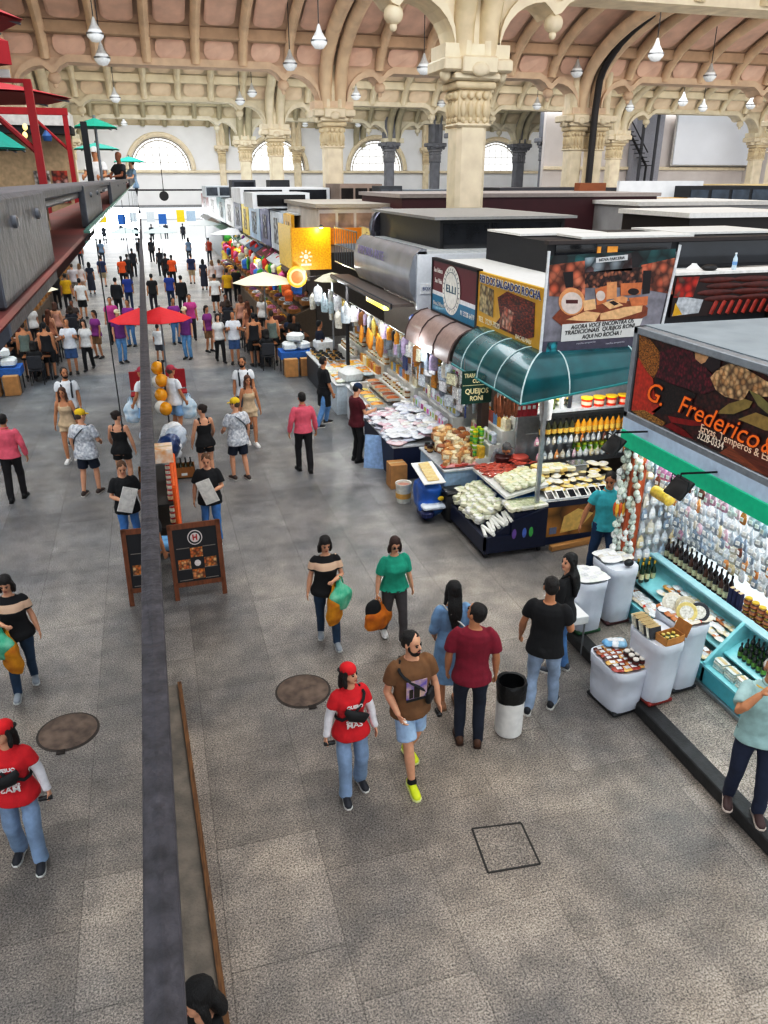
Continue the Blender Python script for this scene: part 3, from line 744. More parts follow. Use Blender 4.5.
off(MB().bx(FX+.1, 7.3, 4.4, 8.3, 2.76, 2.8)).build('soffit', mat('f1f3f4', rough=.6, var=.04), st, smooth=False)
off(MB().bx(5.95, 7.25, 8.22, 8.3, .15, 2.76)).build('end_wall', mat('e3e4e4', rough=.6, var=.05), st, smooth=False)
off(MB().bx(5.72, 5.94, 8.1, 8.32, .15, 2.6, bev=.01)).build('post', mat('a5532f', rough=.55, var=.3, scale=6, stretch=(6, 6, .6)), st, smooth=False)
area('stall_lamp', (6.2, 6.4, 2.72), (.8, 3.6), 62, (.93, .98, 1))
area('stall_lamp', (6.9, 6.4, 2.72), (.5, 3.6), 24, (.95, .98, 1))
# floodlights on arms
def flood(loc, rz, label):
    t = thing('floodlight', label, 'floodlight', loc, rz)
    MB().tube([(0, .0, .0), (-.45, 0, .03), (-.45, 0, -.02)], .012, 8).build('arm', mat('2b2f33', rough=.4, metal=.6), t)
    h = MB().box((-.45, 0, -.13), (.24, .28, .05), ry=-.85, bev=.012).build('head', mat('17181a', rough=.5), t)
    MB().tube([(-.45, -.14, -.12), (-.45, -.14, -.02), (-.45, .14, -.02), (-.45, .14, -.12)], .008, 6).build('bracket', mat('2b2f33', rough=.4, metal=.6), t)
flood((FX-.04, 7.75, 2.86), 0, 'black floodlight on an arm at the far end of the green band')
flood((FX-.04, 6.45, 2.80), 0, 'black floodlight on an arm in front of the middle of the green band')
# open display cabinet
TUR = mat('8fd0d6', rough=.3, var=.06, coat=.3); TUR2 = mat('59b9c4', rough=.35, var=.06)
cb = thing('display_cabinet', 'light turquoise open display cabinet with slanting shelves below the hanging packets', 'display cabinet', (5.75, 8.3, .148))
def oc(mb): mb.v = [(x-5.75, y-8.3, z-.148) for x, y, z in mb.v]; return mb
oc(MB().bx(5.75, 5.79, 4.4, 8.2, .2, .43, bev=.006)).build('front_panel', TUR2, cb, smooth=False)
oc(MB().bx(5.72, 5.76, 4.4, 8.22, .148, .2, bev=.004)).build('plinth', mat('a9b3b6', rough=.3, metal=.7), cb, smooth=False)
oc(MB().bx(5.74, 6.3, 4.4, 8.2, .41, .44)).build('shelf', TUR, cb, smooth=False)
oc(MB().hexa([(5.98, 4.4, .56), (6.3, 4.4, .72), (6.3, 8.2, .72), (5.98, 8.2, .56), (5.98, 4.4, .58), (6.3, 4.4, .74), (6.3, 8.2, .74), (5.98, 8.2, .58)])).build('shelf', TUR, cb, smooth=False)
oc(MB().bx(6.3, 6.34, 4.4, 8.2, .2, .9)).build('back_panel', TUR, cb, smooth=False)
oc(MB().bx(6.2, 6.32, 4.4, 8.22, .9, .95, bev=.01)).build('top_rail', mat('a9d6de', rough=.25, coat=.4, var=.05), cb, smooth=False)
for y in (8.2, 6.25): oc(MB().prism([(5.75, .2), (6.33, .2), (6.33, .94), (6.2, .94), (5.75, .47)], y-.025, y+.02)).build('divider', TUR, cb, smooth=False)
ct = thing('back_counter', 'white counter behind the turquoise cabinet carrying bottles and jars', 'counter', (6.7, 6.3, .148))
MB().bx(-.35, .45, -1.9, 1.9, 0, .68).build('carcass', WHT, ct, smooth=False); MB().bx(-.36, .46, -1.92, 1.92, .68, .72, bev=.006).build('counter_top', mat('d5dcdf', rough=.3), ct, smooth=False)
CZ = .868
bo = p_bottle(); 
for k in range(13): bo.put((6.42, 8.05-k*.1, CZ), 0, 'dark sauce bottle in the front row on the counter behind the turquoise cabinet', group='sauce bottles behind the cabinet', m=mat(('2a1712', '1b1013', '4a2414')[k % 3], rough=.12, var=.2, coat=.6))
for k in range(12): bo.put((6.53, 8.0-k*.1, CZ), 0, 'dark sauce bottle in the second row on the counter behind the turquoise cabinet', group='sauce bottles behind the cabinet, second row')
bx_ = p_box((.06, .06, .24), '2d2a55', 'carton')
for k in range(3): bx_.put((6.41, 6.74-k*.075, CZ), 0, 'slim violet carton standing beside the sauce bottles', group='violet cartons')
jr = p_jar(.085, .05, '7a4a32', 'd9b13a', 'c77d52')
for i in range(6):
    for j in range(3): jr.put((6.4+.0*j, 6.45-i*.115, CZ+j*.088), 0, 'squat sweet jar with a gold lid stacked beyond the violet cartons', group='stacked gold lidded jars')
rj = p_jar(.13, .045, 'b3201b', 'b3201b', 'd94a3a')
for i in range(5):
    for j in range(2): rj.put((6.4+j*.1, 5.72-i*.1, CZ), 0, 'red jar standing on the counter after the gold lidded jars', group='red jars')
vb = p_bottle(.3, .034, '1f3a22', 'c9a83a', 'e1d9b0')
for k in range(2):
    for j in range(3): vb.put((5.98+j*.09, 8.05-k*.11, .62), 0, 'green oil bottle at the far end of the turquoise cabinet', group='green oil bottles')
# the cabinet's trays, packs and cards
pch = p_pouch(); blk = p_block()
cols = [mat(c, rough=.3, var=.2, scale=25, coat=.4) for c in ('d9c7a0', 'b98a4a', 'e3ddd0', 'a9642f', 'cfc3ae', 'dfe3e4', '8d5a36', 'c33b2a')]
heap(pch, 40, 5.78, 5.98, 6.32, 8.12, flat(.45), 'small food pouch lying on the low shelf in the far half of the turquoise cabinet', 'packet', 'pouches on the low shelf', rz=PI/2, ms=cols, sc=(.75, .95))
heap(pch, 44, 6.01, 6.26, 6.35, 7.6, lambda x, y: .60+(x-5.98)*.5, 'small food pouch on the slanting shelf in the far half of the turquoise cabinet', 'packet', 'pouches on the slanting shelf', rz=PI/2, ms=cols, sc=(.6, .85))
bkp = p_box((.16, .11, .03), 'cfd6cf', 'flat_box')
for i in range(6):
    for j in range(4): bkp.put((5.87+.0*j, 6.1-i*.19, .44+j*.032), PI/2+R_.uniform(-.1, .1), 'flat pale box stacked on the low shelf in the near half of the turquoise cabinet', group='flat boxes on the low shelf', m=mat(('d5dbd3', 'c7d4cf', 'e4ded0')[(i+j) % 3], rough=.5, var=.2, scale=30))
vb2 = p_bottle(.2, .028, '1d2a22', '10161a', '6b9a4a')
for i in range(6):
    for j in range(3): vb2.put((6.05+j*.075, 6.05-i*.075, .61+j*.035), 0, 'small dark bottle with a green label grouped in the near half of the turquoise cabinet', group='small dark bottles')
# items along the far right counter top
tr_ = p_tray((.3, .4, .06), 'd9cfb0', mat('d8c48c', rough=.6, var=.3, scale=30)); tr_.put((6.42, 5.05, CZ), 0, 'shallow tray of pale snacks at the near end of the counter behind the cabinet')
tr2 = p_tray((.3, .5, .09), 'c2301e', vor('c9432a', 'a92a1c', 'd8a05a', 30)); tr2.put((6.45, 4.62, CZ), 0, 'red tray of dried peppers at the near end of the counter behind the cabinet')
# hanging packets: rows on rails
pkt = p_packet()
pk_cols = [mat(c, rough=.2, var=.16, scale=30, bump=.5, bscale=50, coat=.5) for c in ('d3d9de', 'b9c2ca', 'a3aeb9', 'e3e6e9', 'c9c3b4', 'a9aeb2', 'd9dde2', '8d9aa8')]
pk_acc = [mat(c, rough=.25, var=.2, scale=30, bump=.5, bscale=50, coat=.4) for c in ('d9a9bd', 'c8864a', 'd8c9a4', 'e0a26a', 'b4c4d4', '7a4a3a', 'e5c3cf')]
hang_rows = [(5.92, 2.44), (6.08, 2.2), (6.2, 1.98), (6.34, 1.78), (6.46, 1.58), (6.56, 1.38)]
words = ('topmost', 'second', 'third', 'fourth', 'fifth', 'sixth', 'seventh', 'lowest')
for ri, (x, z) in enumerate(hang_rows):
    rl = MB().tube([(x, 4.4, z), (x, 8.22, z)], .008, 6).build('hanging_rail', mat('9a9ea2', rough=.35, metal=.8))
    tag(rl, 'thin metal rail carrying the %s row of hanging packets in the spice stall' % words[ri], 'rail')
    n = 36
    for k in range(n):
        y = 8.12-k*.103
        a = pk_acc if (R_.random() < .22 or (ri == 0 and 3 <= k <= 8)) else pk_cols
        m = (mat('d58fb4', rough=.25, var=.2, scale=30, coat=.4) if ri == 0 and 3 <= k <= 8 else a[R_.randrange(len(a))])
        pkt.put((x+R_.uniform(-.015, .015), y, z-.035), -PI/2+R_.uniform(-.5, .5), 'clear hanging packet in the %s row on the rails of the spice stall' % words[ri], 'packet', 'hanging packets, %s row' % words[ri], scale=R_.uniform(.85, 1.1), m=m)
for j in range(8):
    rl = MB().tube([(5.98, 8.16, 2.5-.2*j), (7.2, 8.16, 2.5-.2*j)], .007, 6).build('hanging_rail', mat('9a9ea2', rough=.35, metal=.8)); tag(rl, '%s rail of packets along the far end wall of the spice stall' % words[j], 'rail')
    for k in range(9): pkt.put((6.02+k*.125, 8.13, 2.465-.2*j), R_.uniform(-.4, .4), 'clear packet in the %s row along the far end wall of the spice stall' % words[j], 'packet', 'end wall packets, %s row' % words[j], scale=R_.uniform(.95, 1.2), m=pk_cols[R_.randrange(8)] if R_.random() > .15 else pk_acc[R_.randrange(7)])
o = MB().lathe([(.02, 0), (.075, .03), (.08, .35), (.02, .38)], 16, axis='X').build('yellow_pack_roll', mat('d2b24a', rough=.3, var=.25, scale=20, coat=.4), loc=(5.9, 7.85, 2.02), rz=-PI/2)
tag(o, 'yellow cylindrical pack hanging among the packets near the wooden post', 'pack')
# columns of garlic packs hung outside the post
gl = P_(MB().ell((0, 0, -.05), (.055, .05, .055), n=10, k=7), 'garlic_pack', mat('d3dccf', rough=.3, var=.25, scale=30, bump=.5, rnd=.15, coat=.3), 'packet', (('tie', MB().tube([(0, 0, -.01), (0, 0, .03)], .006, 5), mat('e9efe9')),))
for ci, (x, y) in enumerate(((5.66, 8.22), (5.70, 8.17), (5.76, 8.13), (5.81, 8.08))):
    for k in range(20):
        gl.put((x+R_.uniform(-.035, .035), y+R_.uniform(-.035, .035), 2.48-k*.084-R_.uniform(0, .03)), R_.uniform(0, 3), 'netted garlic pack in the strings hanging at the wooden post', 'packet', 'garlic packs on strings', scale=(R_.uniform(.7, 1.1), R_.uniform(.6, .95), R_.uniform(.8, 1.15)), m=mat(('d3dccf', 'b9c4bd', 'e3e6e0', 'c9c3b0', 'aab3a8')[R_.randrange(5)], rough=.25, var=.3, scale=40, bump=.6, coat=.4))
o = MB()
for x, y in ((5.66, 8.22), (5.70, 8.17), (5.76, 8.13), (5.81, 8.08)): o.tube([(x, y, .95), (x, y, 2.55)], .006, 5)
o.tube([(5.62, 8.26, 2.55), (5.86, 8.05, 2.55)], .01, 6)
tag(o.build('string_hanger', mat('777777')), 'hanger with four strings carrying garlic packs at the wooden post', 'hanger')
pp2 = P_(MB().lathe([(.004, 0), (.022, -.03), (.026, -.1), (.012, -.17), (.004, -.2)], 10), 'chilli_pack', mat('c96a2a', rough=.3, var=.3, rnd=.3, coat=.4), 'packet')
for k in range(6): pp2.put((5.60+.05*(k % 3), 8.2-.05*(k//3), 1.75), 0, 'orange pack hanging in front of the wooden post', group='orange packs at the post', m=mat(('c9602a', 'd9a93a')[k % 2], rough=.3, var=.2, coat=.4))

# ------------------------------------------------------------------ white draped tubs on the platform edge
drape = mat('dfe3ec', rough=.55, var=.06, scale=3, bump=.5, bscale=7)
def tub(p, d, h, rz, base_c, label):
    t = thing('draped_tub', label, 'tub', p, rz)
    w_, l_ = d
    b = MB(); r = []
    n = 28
    def ring(z, k, wob):
        vs = []
        for i in range(n):
            a = 2*PI*i/n; c_, s_ = math.cos(a), math.sin(a); e = 4.5
            rr = (abs(c_)**e+abs(s_)**e)**(-1/e); q = 1+wob*math.sin(i*4.7+z*3)
            vs.append((c_*rr*w_/2*k*q, s_*rr*l_/2*k*q, z))
        return vs
    rings = [ring(.05, .84, .0), ring(.06, .86, .012), ring(h*.4, .92, .014), ring(h-.13, .97, .01), ring(h-.12, 1.0, .006), ring(h-.03, 1.02, .004), ring(h, 1.0, 0), ring(h-.02, .93, 0)]
    vs = [v for q in rings for v in q]; fs = [[i*n+j, i*n+(j+1) % n, (i+1)*n+(j+1) % n, (i+1)*n+j] for i in range(len(rings)-1) for j in range(n)]
    fs += [list(range(n-1, -1, -1)), list(range((len(rings)-1)*n, len(rings)*n))]
    b.add(vs, fs).build('cloth_cover', drape, t, angle=60)
    MB().bx(-w_*.42, w_*.42, -l_*.42, l_*.42, 0, .06, bev=.02).build('base', mat(base_c, rough=.5), t, smooth=False)
    return t
tub((4.70, 6.42, 0), (.46, .62, 0)[:2], .62, .12, '15181d', 'low white draped tub of snack packs standing on the floor before the platform')
tub((5.05, 6.28, .15), (.40, .56), .84, .1, '8a2a22', 'tall white draped tub with a red base, middle of the near trio')
tub((5.47, 6.42, .15), (.42, .56), .92, .1, '1d2026', 'tall white draped tub with a dark base, nearest the cabinet in the near trio')
tub((5.05, 7.82, .15), (.42, .5), .78, .05, '1f5a34', 'white draped tub with a green base in the far pair')
tub((5.55, 7.95, .15), (.44, .56), .86, .05, '4a2226', 'white draped tub with a dark red base beside the string of garlic packs')
# small white stand at the left of the far pair
t = thing('folding_stand', 'small white tray stand on thin metal legs left of the far draped tubs', 'stand', (4.72, 7.7, 0))
MB().bx(-.17, .13, -.35, .3, .5, .62, bev=.01).build('tray', WHT, t, smooth=False)
for sx in (-.15, .11):
    for sy in (-.3, .25): MB().tube([(sx, sy, 0), (sx, sy, .5)], .012, 6).build('leg', mat('9a9ea2', metal=.7, rough=.4), t)
sn = [mat(c, rough=.25, var=.3, scale=25, coat=.5) for c in ('8c4a22', 'b37a3a', 'd3a55f', '5a2a20', '9b3b2b')]
heap(pch, 26, 4.52, 4.88, 6.17, 6.68, flat(.61), 'snack pack lying in the low white draped tub', 'packet', 'snack packs in the low tub', ms=sn, sc=(.55, .75))
cupp = p_jar(.07, .04, '3c1512', 'e6e0d6', '5a1c18', 'jar')
for i in range(3):
    for j in range(2): cupp.put((4.78+.08*j, 6.22+i*.09, .655), 0, 'dark sweet cup with a pale lid at the corner of the low white tub', group='dark sweet cups')
bl = p_pouch(.09, .07, .09)
for i in range(3): bl.put((4.72+.06*i, 6.66-.02*i, .63), .6*i, 'pale blue bag at the back of the low white tub', group='pale blue bags', m=mat(('7fb4dc', 'e7edf2', '9cc6e0')[i], rough=.3, var=.15))
thinb = p_box((.16, .02, .13), 'e4e0d2', 'flat_box')
for i in range(14): thinb.put((4.95+.02*(i % 2), 6.50-i*.024, .985), rot=(-.35, 0, .1), label='pale card box filed upright in the middle draped tub', group='card boxes filed upright', m=mat(('e6e2d4', '3a3d42', 'd8d2c0')[i % 3], rough=.5, var=.3, scale=40))
crt = thing('open_carton', 'open brown carton of jars at the front of the middle draped tub', 'box', (5.1, 6.12, .97), .15)
b = MB(); b.bx(-.13, .13, -.09, .09, 0, .008)
for a in ((-.13, -.124, -.09, .09), (.124, .13, -.09, .09), (-.13, .13, -.09, -.084), (-.13, .13, .084, .09)): b.bx(*a, 0, .09)
b.build('carton', mat('b9854a', rough=.7, var=.1), crt, smooth=False); MB().box((.17, 0, .13), (.01, .2, .16), ry=.35).build('flap', mat('a9763f', rough=.7), crt, smooth=False)
smj = p_jar(.07, .025, '6a7a5a', 'b9a14a', 'dfe0cf')
for i in range(3):
    for j in range(2): smj.put((5.03+i*.065, 6.08+j*.07, .98), 0, 'small herb jar inside the open brown carton', group='herb jars in the carton')
# round cards / plates and packs on the tub nearest the cabinet
dsk = P_(MB().lathe([(.11, 0), (.115, .01), (.11, .022)], 22), 'round_cheese_pack', mat('d9c07a', rough=.4, var=.2, scale=18, coat=.4), 'cheese', (('paper_label', MB().lathe([(.075, .023), (.075, .025), (0, .025)], 20), mat('e9e4d6', rough=.5, var=.35, scale=40)),))
for i, (dx, dy, c) in enumerate(((0, -.1, 'dcc884'), (.07, .02, 'c9bfa6'), (-.02, .14, 'e2dccb'), (.13, -.14, '2d2f36'))):
    dsk.put((5.42+dx, 6.4+dy, 1.18), rot=(1.15, .1*i, -.75), label='round label faced cheese pack propped up on the tub nearest the cabinet', group='propped round cheese packs', m=mat(c, rough=.4, var=.2, scale=18, coat=.4))
heap(pch, 18, 5.3, 5.68, 6.18, 6.68, flat(1.07), 'mixed food pouch piled on the tub nearest the cabinet', 'packet', 'pouches on the tub nearest the cabinet', ms=cols, sc=(.75, 1.0))
heap(pch, 14, 4.9, 5.22, 7.62, 8.02, flat(.93), 'white net bag lying on the tub with the green base', 'packet', 'net bags on the green based tub', ms=[WHT, mat('dfe2d8', rough=.5, bump=.5)], sc=(.9, 1.1))
heap(pch, 8, 5.38, 5.74, 7.9, 8.2, flat(1.01), 'white bag lying on the tub with the dark red base', 'packet', 'bags on the dark red based tub', ms=[WHT, mat('cfc9bd', rough=.5, bump=.5)], sc=(.9, 1.2))
o = MB().ell((0, 0, .05), (.07, .05, .05)).build('black_bag', mat('16181c', rough=.4, bump=.4), loc=(5.62, 7.76, 1.01)); tag(o, 'small black bag on the front corner of the dark red based tub', 'bag')
# ------------------------------------------------------------------ corner stall with the teal awning
def side_root(name, label, cat, X, Y, Z, group=None): return thing(name, label, cat, (X, Y, Z), -PI/2, group)
SX = 5.5
DARK = mat('24252a', rough=.55, var=.15); DARK2 = mat('34353b', rough=.5, var=.15)
WHT2 = mat('dcdee2', rough=.45, var=.05)
# round-logo sign
es = side_root('shop_sign', 'maroon, white and blue stall sign with a white oval badge', 'sign', SX, 15.3, 3.22)
MB().bx(0, 2.32, 0, .07, 0, .99).build('panel', mat('6d2833', rough=.4, var=.08), es, smooth=False)
def fl(parent, name, pts, m, d): q = MB(); q.prism(pts, -d, -d-.003); return q.build(name, m, parent, smooth=False)
fl(es, 'white_stripe', [(0, .40), (2.32, .40), (2.32, .30), (0, .30)], mat('e6e8ea', rough=.4), .002)
fl(es, 'blue_field', [(0, 0), (2.32, 0), (2.32, .32), (0, .32)], mat('1f7fa3', rough=.4), .004)
def oval(cx, cz, a, b, n=32): return [(cx+a*math.cos(2*PI*i/n), cz+b*math.sin(2*PI*i/n)) for i in range(n)]
fl(es, 'badge', oval(1.08, .50, .47, .45), mat('eceae2', rough=.4), .012)
q = MB(); q.tube([(x, -.016, z) for x, z in oval(1.08, .50, .36, .34)+[(1.44, .50)]], .008, 5); q.build('badge_ring', mat('8d9298'), es)
TX = mat('2f5a70', rough=.5); TXW = mat('e9e6e0', rough=.5)
text('ELLI', es, (1.08, -.02, .52), .2, TX, width=.5)
for i in range(26):
    a = 2*PI*i/26; MB().box((1.08+.41*math.cos(a), -.016, .5+.39*math.sin(a)), (.02, .003, .045), ry=-(a-PI/2)).build('badge_mark', mat('7b7f84'), es, smooth=False)
text('Sua Beleza', es, (.34, -.012, .80), .13, TXW, width=.5); text('Sua Vida', es, (.36, -.012, .60), .13, TXW, width=.4)
text('Box 2', es, (.25, -.012, .16), .11, TXW, width=.3); text('Rua F', es, (.6, -.012, .16), .11, TXW, width=.3); text('11 3228 6419', es, (1.92, -.012, .17), .13, TXW, width=.66)
fr = MB(); fr.bx(-.03, 2.35, -.02, .08, .97, 1.02); fr.bx(-.03, 2.35, -.02, .08, -.03, .01); fr.bx(-.03, .01, -.02, .08, 0, 1); fr.bx(2.31, 2.35, -.02, .08, 0, 1); fr.build('frame', DARK, es, smooth=False)
# yellow sign
ys_ = side_root('shop_sign', 'yellow stall sign with blue capitals above a picture of smoked meats', 'sign', SX, 12.94, 3.28)
MB().bx(0, 2.46, 0, .07, 0, .93).build('panel', mat('d9a92c', rough=.4, var=.1, scale=3), ys_, smooth=False)
fl(ys_, 'picture_meats', [(.75, .12), (1.0, .30), (.85, .60), (1.2, .74), (2.2, .70), (2.25, .2), (1.9, .1)], vor('5a1f16', 'a8452c', '3a1712', 16, stretch=(1, 1, 3)), .004)
fl(ys_, 'picture_cut', [(.95, .16), (1.45, .14), (1.5, .45), (1.15, .5)], vor('d9a58c', 'c9654a', 'e8c9b0', 14), .006)
fl(ys_, 'picture_jars', [(.1, .28), (.7, .25), (.68, .70), (.1, .74)], vor('c9b98a', 'd9c9a0', '9a7a4a', 12), .004)
for dd, mm, bo_ in ((.008, mat('e9e4d2', rough=.5), .014), (.012, mat('2c3f86', rough=.5), .002)): text('REI DOS SALGADOS ROCHA', ys_, (1.22, -dd, .82), .165, mm, width=2.3, bold=bo_)
text('TEL. 3229-7020', ys_, (.55, -.01, .14), .13, mat('f2ead2'), width=.9); text('BACALHAU', ys_, (1.9, -.01, .10), .1, mat('f2ead2'), width=.55)
# stall body
bs = thing('corner_stall', 'corner stall body with white roof behind the maroon badge sign and the yellow sign', 'market stall', (5.6, 10.45, 0))
def lo(mb, x=5.6, y=10.45, z=0): mb.v = [(a-x, b-y, c-z) for a, b, c in mb.v]; return mb
lo(MB().bx(5.58, 9.6, 10.45, 15.3, 4.12, 4.19)).build('roof', mat('e3e3df', rough=.6, var=.05), bs, smooth=False)
lo(MB().bx(5.58, 5.7, 12.0, 15.25, 2.9, 4.12)).build('fascia', DARK2, bs, smooth=False)
lo(MB().bx(5.6, 9.5, 10.5, 10.6, 3.0, 4.12)).build('front_fascia', DARK2, bs, smooth=False)
lo(MB().bx(8.2, 8.3, 10.6, 15.3, 0, 4.12)).build('back_wall', mat('4c4640', rough=.6), bs, smooth=False)
lo(MB().bx(5.9, 8.2, 12.9, 13.0, 0, 3.2)).build('partition', mat('55483f', rough=.6), bs, smooth=False)
lo(MB().bx(5.62, 5.68, 10.42, 10.48, .6, 3.2)).build('post', mat('c9cdd0', rough=.3, metal=.6), bs, smooth=False)
lo(MB().bx(5.6, 5.75, 12.75, 12.95, 0, 3.2)).build('post', mat('3b2a24', rough=.6), bs, smooth=False)
# dark glazed office on the roof
of = thing('roof_office', 'dark glazed cabin with white roof panels on top of the corner stall', 'cabin', (6.6, 12.6, 4.19))
lo(MB().bx(6.6, 12, 12.6, 15.2, 4.19, 4.7), 6.6, 12.6, 4.19).build('wall', DARK, of, smooth=False)
lo(MB().bx(6.75, 9.05, 12.57, 12.6, 4.25, 4.64), 6.6, 12.6, 4.19).build('window', mat('1a1d24', rough=.1, var=.3, scale=3, coat=.6), of, smooth=False)
lo(MB().bx(9.2, 12, 12.57, 12.6, 4.25, 4.64), 6.6, 12.6, 4.19).build('window', mat('20242b', rough=.1, var=.3, scale=3, coat=.6), of, smooth=False)
lo(MB().bx(6.55, 12.1, 12.45, 12.62, 4.66, 4.72), 6.6, 12.6, 4.19).build('eaves', mat('3a3232', rough=.5), of, smooth=False)
for x0, x1, y0, y1 in ((6.6, 8.4, 13.7, 15.2), (7.3, 9.6, 12.7, 13.6), (9.7, 12, 13.2, 14.9)):
    lo(MB().bx(x0, x1, y0, y1, 4.72, 4.76), 6.6, 12.6, 4.19).build('roof_panel', mat('ecebe6', rough=.6, var=.05), of, smooth=False)
lo(MB().bx(7.55, 7.62, 12.55, 12.57, 4.3, 4.6), 6.6, 12.6, 4.19).build('lit_pane', mat('c98a3a', rough=.4, emit=.4), of, smooth=False)
lo(MB().bx(7.75, 7.95, 12.55, 12.57, 4.3, 4.6), 6.6, 12.6, 4.19).build('lit_pane', mat('c98a3a', rough=.4, emit=.4), of, smooth=False)
# billboard
BY = 10.38
def onb(px, py): p = PY(px, py, BY); return (p.x-5.48, p.z-3.27)
def zb(p): return (540+p[0]/5.486, 245+p[1]/5.486)
bb = thing('billboard', 'large picture billboard of cheeses on a board, with white lettered panel, over the teal awning', 'billboard', (5.48, BY, 3.27))
MB().prism([(0, 0), (1.95, .06), (2.1, 1.42), (0, 1.36)], .0, .04).build('panel', mat('8d8a92', rough=.35, var=.3, scale=5), bb, smooth=False)
def bp(n, pts, m, d): return patch(n, [zb(p) for p in pts], m, bb, onb, d)
bp('picture_sky', [(45, 60), (745, 20), (735, 140), (45, 140)], vor('1f3a40', '2f6a6a', '2a2024', 5), .002)
bp('picture_shelves', [(50, 110), (250, 85), (245, 290), (50, 280)], vor('c9684a', 'd98a6a', '7a3a2c', 9), .004)
bp('picture_shelves', [(555, 110), (740, 70), (725, 270), (550, 240)], vor('c9684a', 'd98a6a', '7a3a2c', 9), .004)
bp('picture_crowd', [(245, 150), (560, 120), (555, 230), (245, 235)], vor('2a1f22', '5a3530', 'b9785a', 18), .005)
bp('picture_arch', [(245, 70), (500, 45), (505, 140), (245, 150)], vor('39525c', '9aa8ae', '6a3a3a', 7), .005)
bp('picture_shadow', [(125, 150), (180, 145), (180, 230), (140, 235)], mat('231c1f', rough=.6), .006)
bp('picture_shadow', [(565, 140), (610, 140), (600, 265), (560, 270)], mat('231c1f', rough=.6), .006)
bp('picture_board', [(65, 400), (110, 350), (540, 300), (590, 345), (585, 385), (540, 410), (120, 445)], mat('8a4a30', rough=.5, var=.2), .007)
def disc(cx, cy, rx, ry): return [(cx+rx*math.cos(2*PI*i/26), cy+ry*math.sin(2*PI*i/26)) for i in range(26)]
CH1 = mat('d99a6a', rough=.45, var=.15); CH2 = mat('e6b98c', rough=.45, var=.15); CH3 = mat('c97a4c', rough=.45, var=.15)
bp('picture_cheese', disc(172, 310, 72, 76), CH1, .010); bp('picture_cheese_label', disc(172, 318, 58, 60), mat('d9c9c0', rough=.5), .012)
bp('picture_label_bar', [(140, 300), (205, 300), (205, 320), (140, 320)], mat('5a2a2a'), .014)
bp('picture_cheese', [(300, 240), (365, 222), (362, 315), (310, 330)], CH3, .010); bp('picture_cheese_label', disc(330, 278, 25, 28), mat('d9c9c0', rough=.5), .013)
bp('picture_cheese', [(365, 205), (420, 200), (418, 290), (362, 300)], CH1, .011)
bp('picture_cheese', [(440, 210), (560, 205), (550, 270), (440, 278)], CH3, .010); bp('picture_cheese_label', disc(510, 255, 30, 18), mat('2a2020'), .013)
bp('picture_cheese', [(235, 305), (300, 295), (305, 350), (240, 362)], CH2, .011); bp('picture_cheese', [(340, 320), (400, 298), (455, 330), (380, 352)], CH2, .012)
bp('picture_label_bar', [(375, 312), (400, 305), (430, 322), (405, 332)], mat('2a1c1c'), .014)
bp('picture_slice', [(140, 410), (250, 362), (330, 372), (300, 420)], CH2, .012); bp('picture_slice', [(325, 410), (330, 375), (460, 340), (560, 330), (555, 365), (430, 405)], CH2, .012)
bp('picture_slice', [(400, 290), (450, 278), (480, 290), (470, 318), (410, 312)], CH1, .013); bp('picture_slice', [(485, 290), (590, 280), (585, 330), (500, 335)], CH3, .012)
bp('footer', [(0, 600), (15, 530), (545, 505), (520, 575)], mat('5d5868', rough=.5), .006)
bp('footer_logo', [(30, 590), (40, 535), (95, 530), (88, 590)], vor('2fa0b0', '57c0c4', '2a5a7a', 12), .010)
bp('caption_panel', [(120, 435), (560, 402), (525, 500), (112, 530)], mat('dcdbd8', rough=.5, var=.04), .012)
BK = mat('1c1c20', rough=.5)
for s, (x, y), wd in (('AGORA VOCE ENCONTRA OS', (340, 433), .95), ('TRADICIONAIS  QUEIJOS RONI', (325, 462), 1.05), ('AQUI NO ROCHA !', (335, 492), .60)):
    u, v = onb(*zb((x, y))); text(s, bb, (u, -.018, v), .088, BK, width=wd*1.12, rot=(PI/2, -.05, 0), shear=.2)
bp('banner', [(305, 70), (480, 52), (478, 82), (305, 98)], mat('d9d9d9', rough=.5), .010)
u, v = onb(*zb((392, 76))); text('NOVA PARCERIA', bb, (u, -.014, v), .06, BK, width=.42, rot=(PI/2, -.06, 0))
for px_ in (250, 410): 
    u, v = onb(*zb((px_, 535))); text('rocha.emporio', bb, (u, -.012, v), .04, mat('c9c6d0'), width=.32, rot=(PI/2, -.05, 0))
q = MB(); q.tube([(-.03, -.02, -.02), (-.02, -.02, 1.48)], .022, 6); q.tube([(1.98, -.02, .0), (2.13, -.02, 1.52)], .022, 6); q.build('side_pole', mat('e1e3e5', rough=.4), bb)
# sausage picture panel and white ledge
sx_ = thing('picture_panel', 'wide picture panel of dark cured sausages under a white ledge', 'billboard', (7.64, 10.39, 3.72))
MB().bx(0, 2.6, 0, .05, 0, .62).build('panel', mat('2a1412', rough=.4, var=.2), sx_, smooth=False)
q = MB()
for r in range(4):
    for k in range(3): q.ell((.75+k*.62+.15*(r % 2), -.005, .54-r*.095), (.34, .012, .05), n=12, k=8)
q.build('picture_sausages', mat('5a2018', rough=.3, var=.3, scale=10), sx_)
q = MB()
for k in range(9): q.tube([(.72+k*.15, -.006, .02), (.80+k*.15, -.006, .22)], .04, 8, flat=1)
q.v = [(a, b*.3-.006, c) for a, b, c in q.v]; q.build('picture_sausages', mat('a8392c', rough=.3, var=.3, scale=10), sx_)
fl(sx_, 'picture_tomatoes', [(.0, .30), (.35, .30), (.42, .60), (.02, .60)], vor('b9261c', 'd9402c', '7a6a5a', 9), .005)
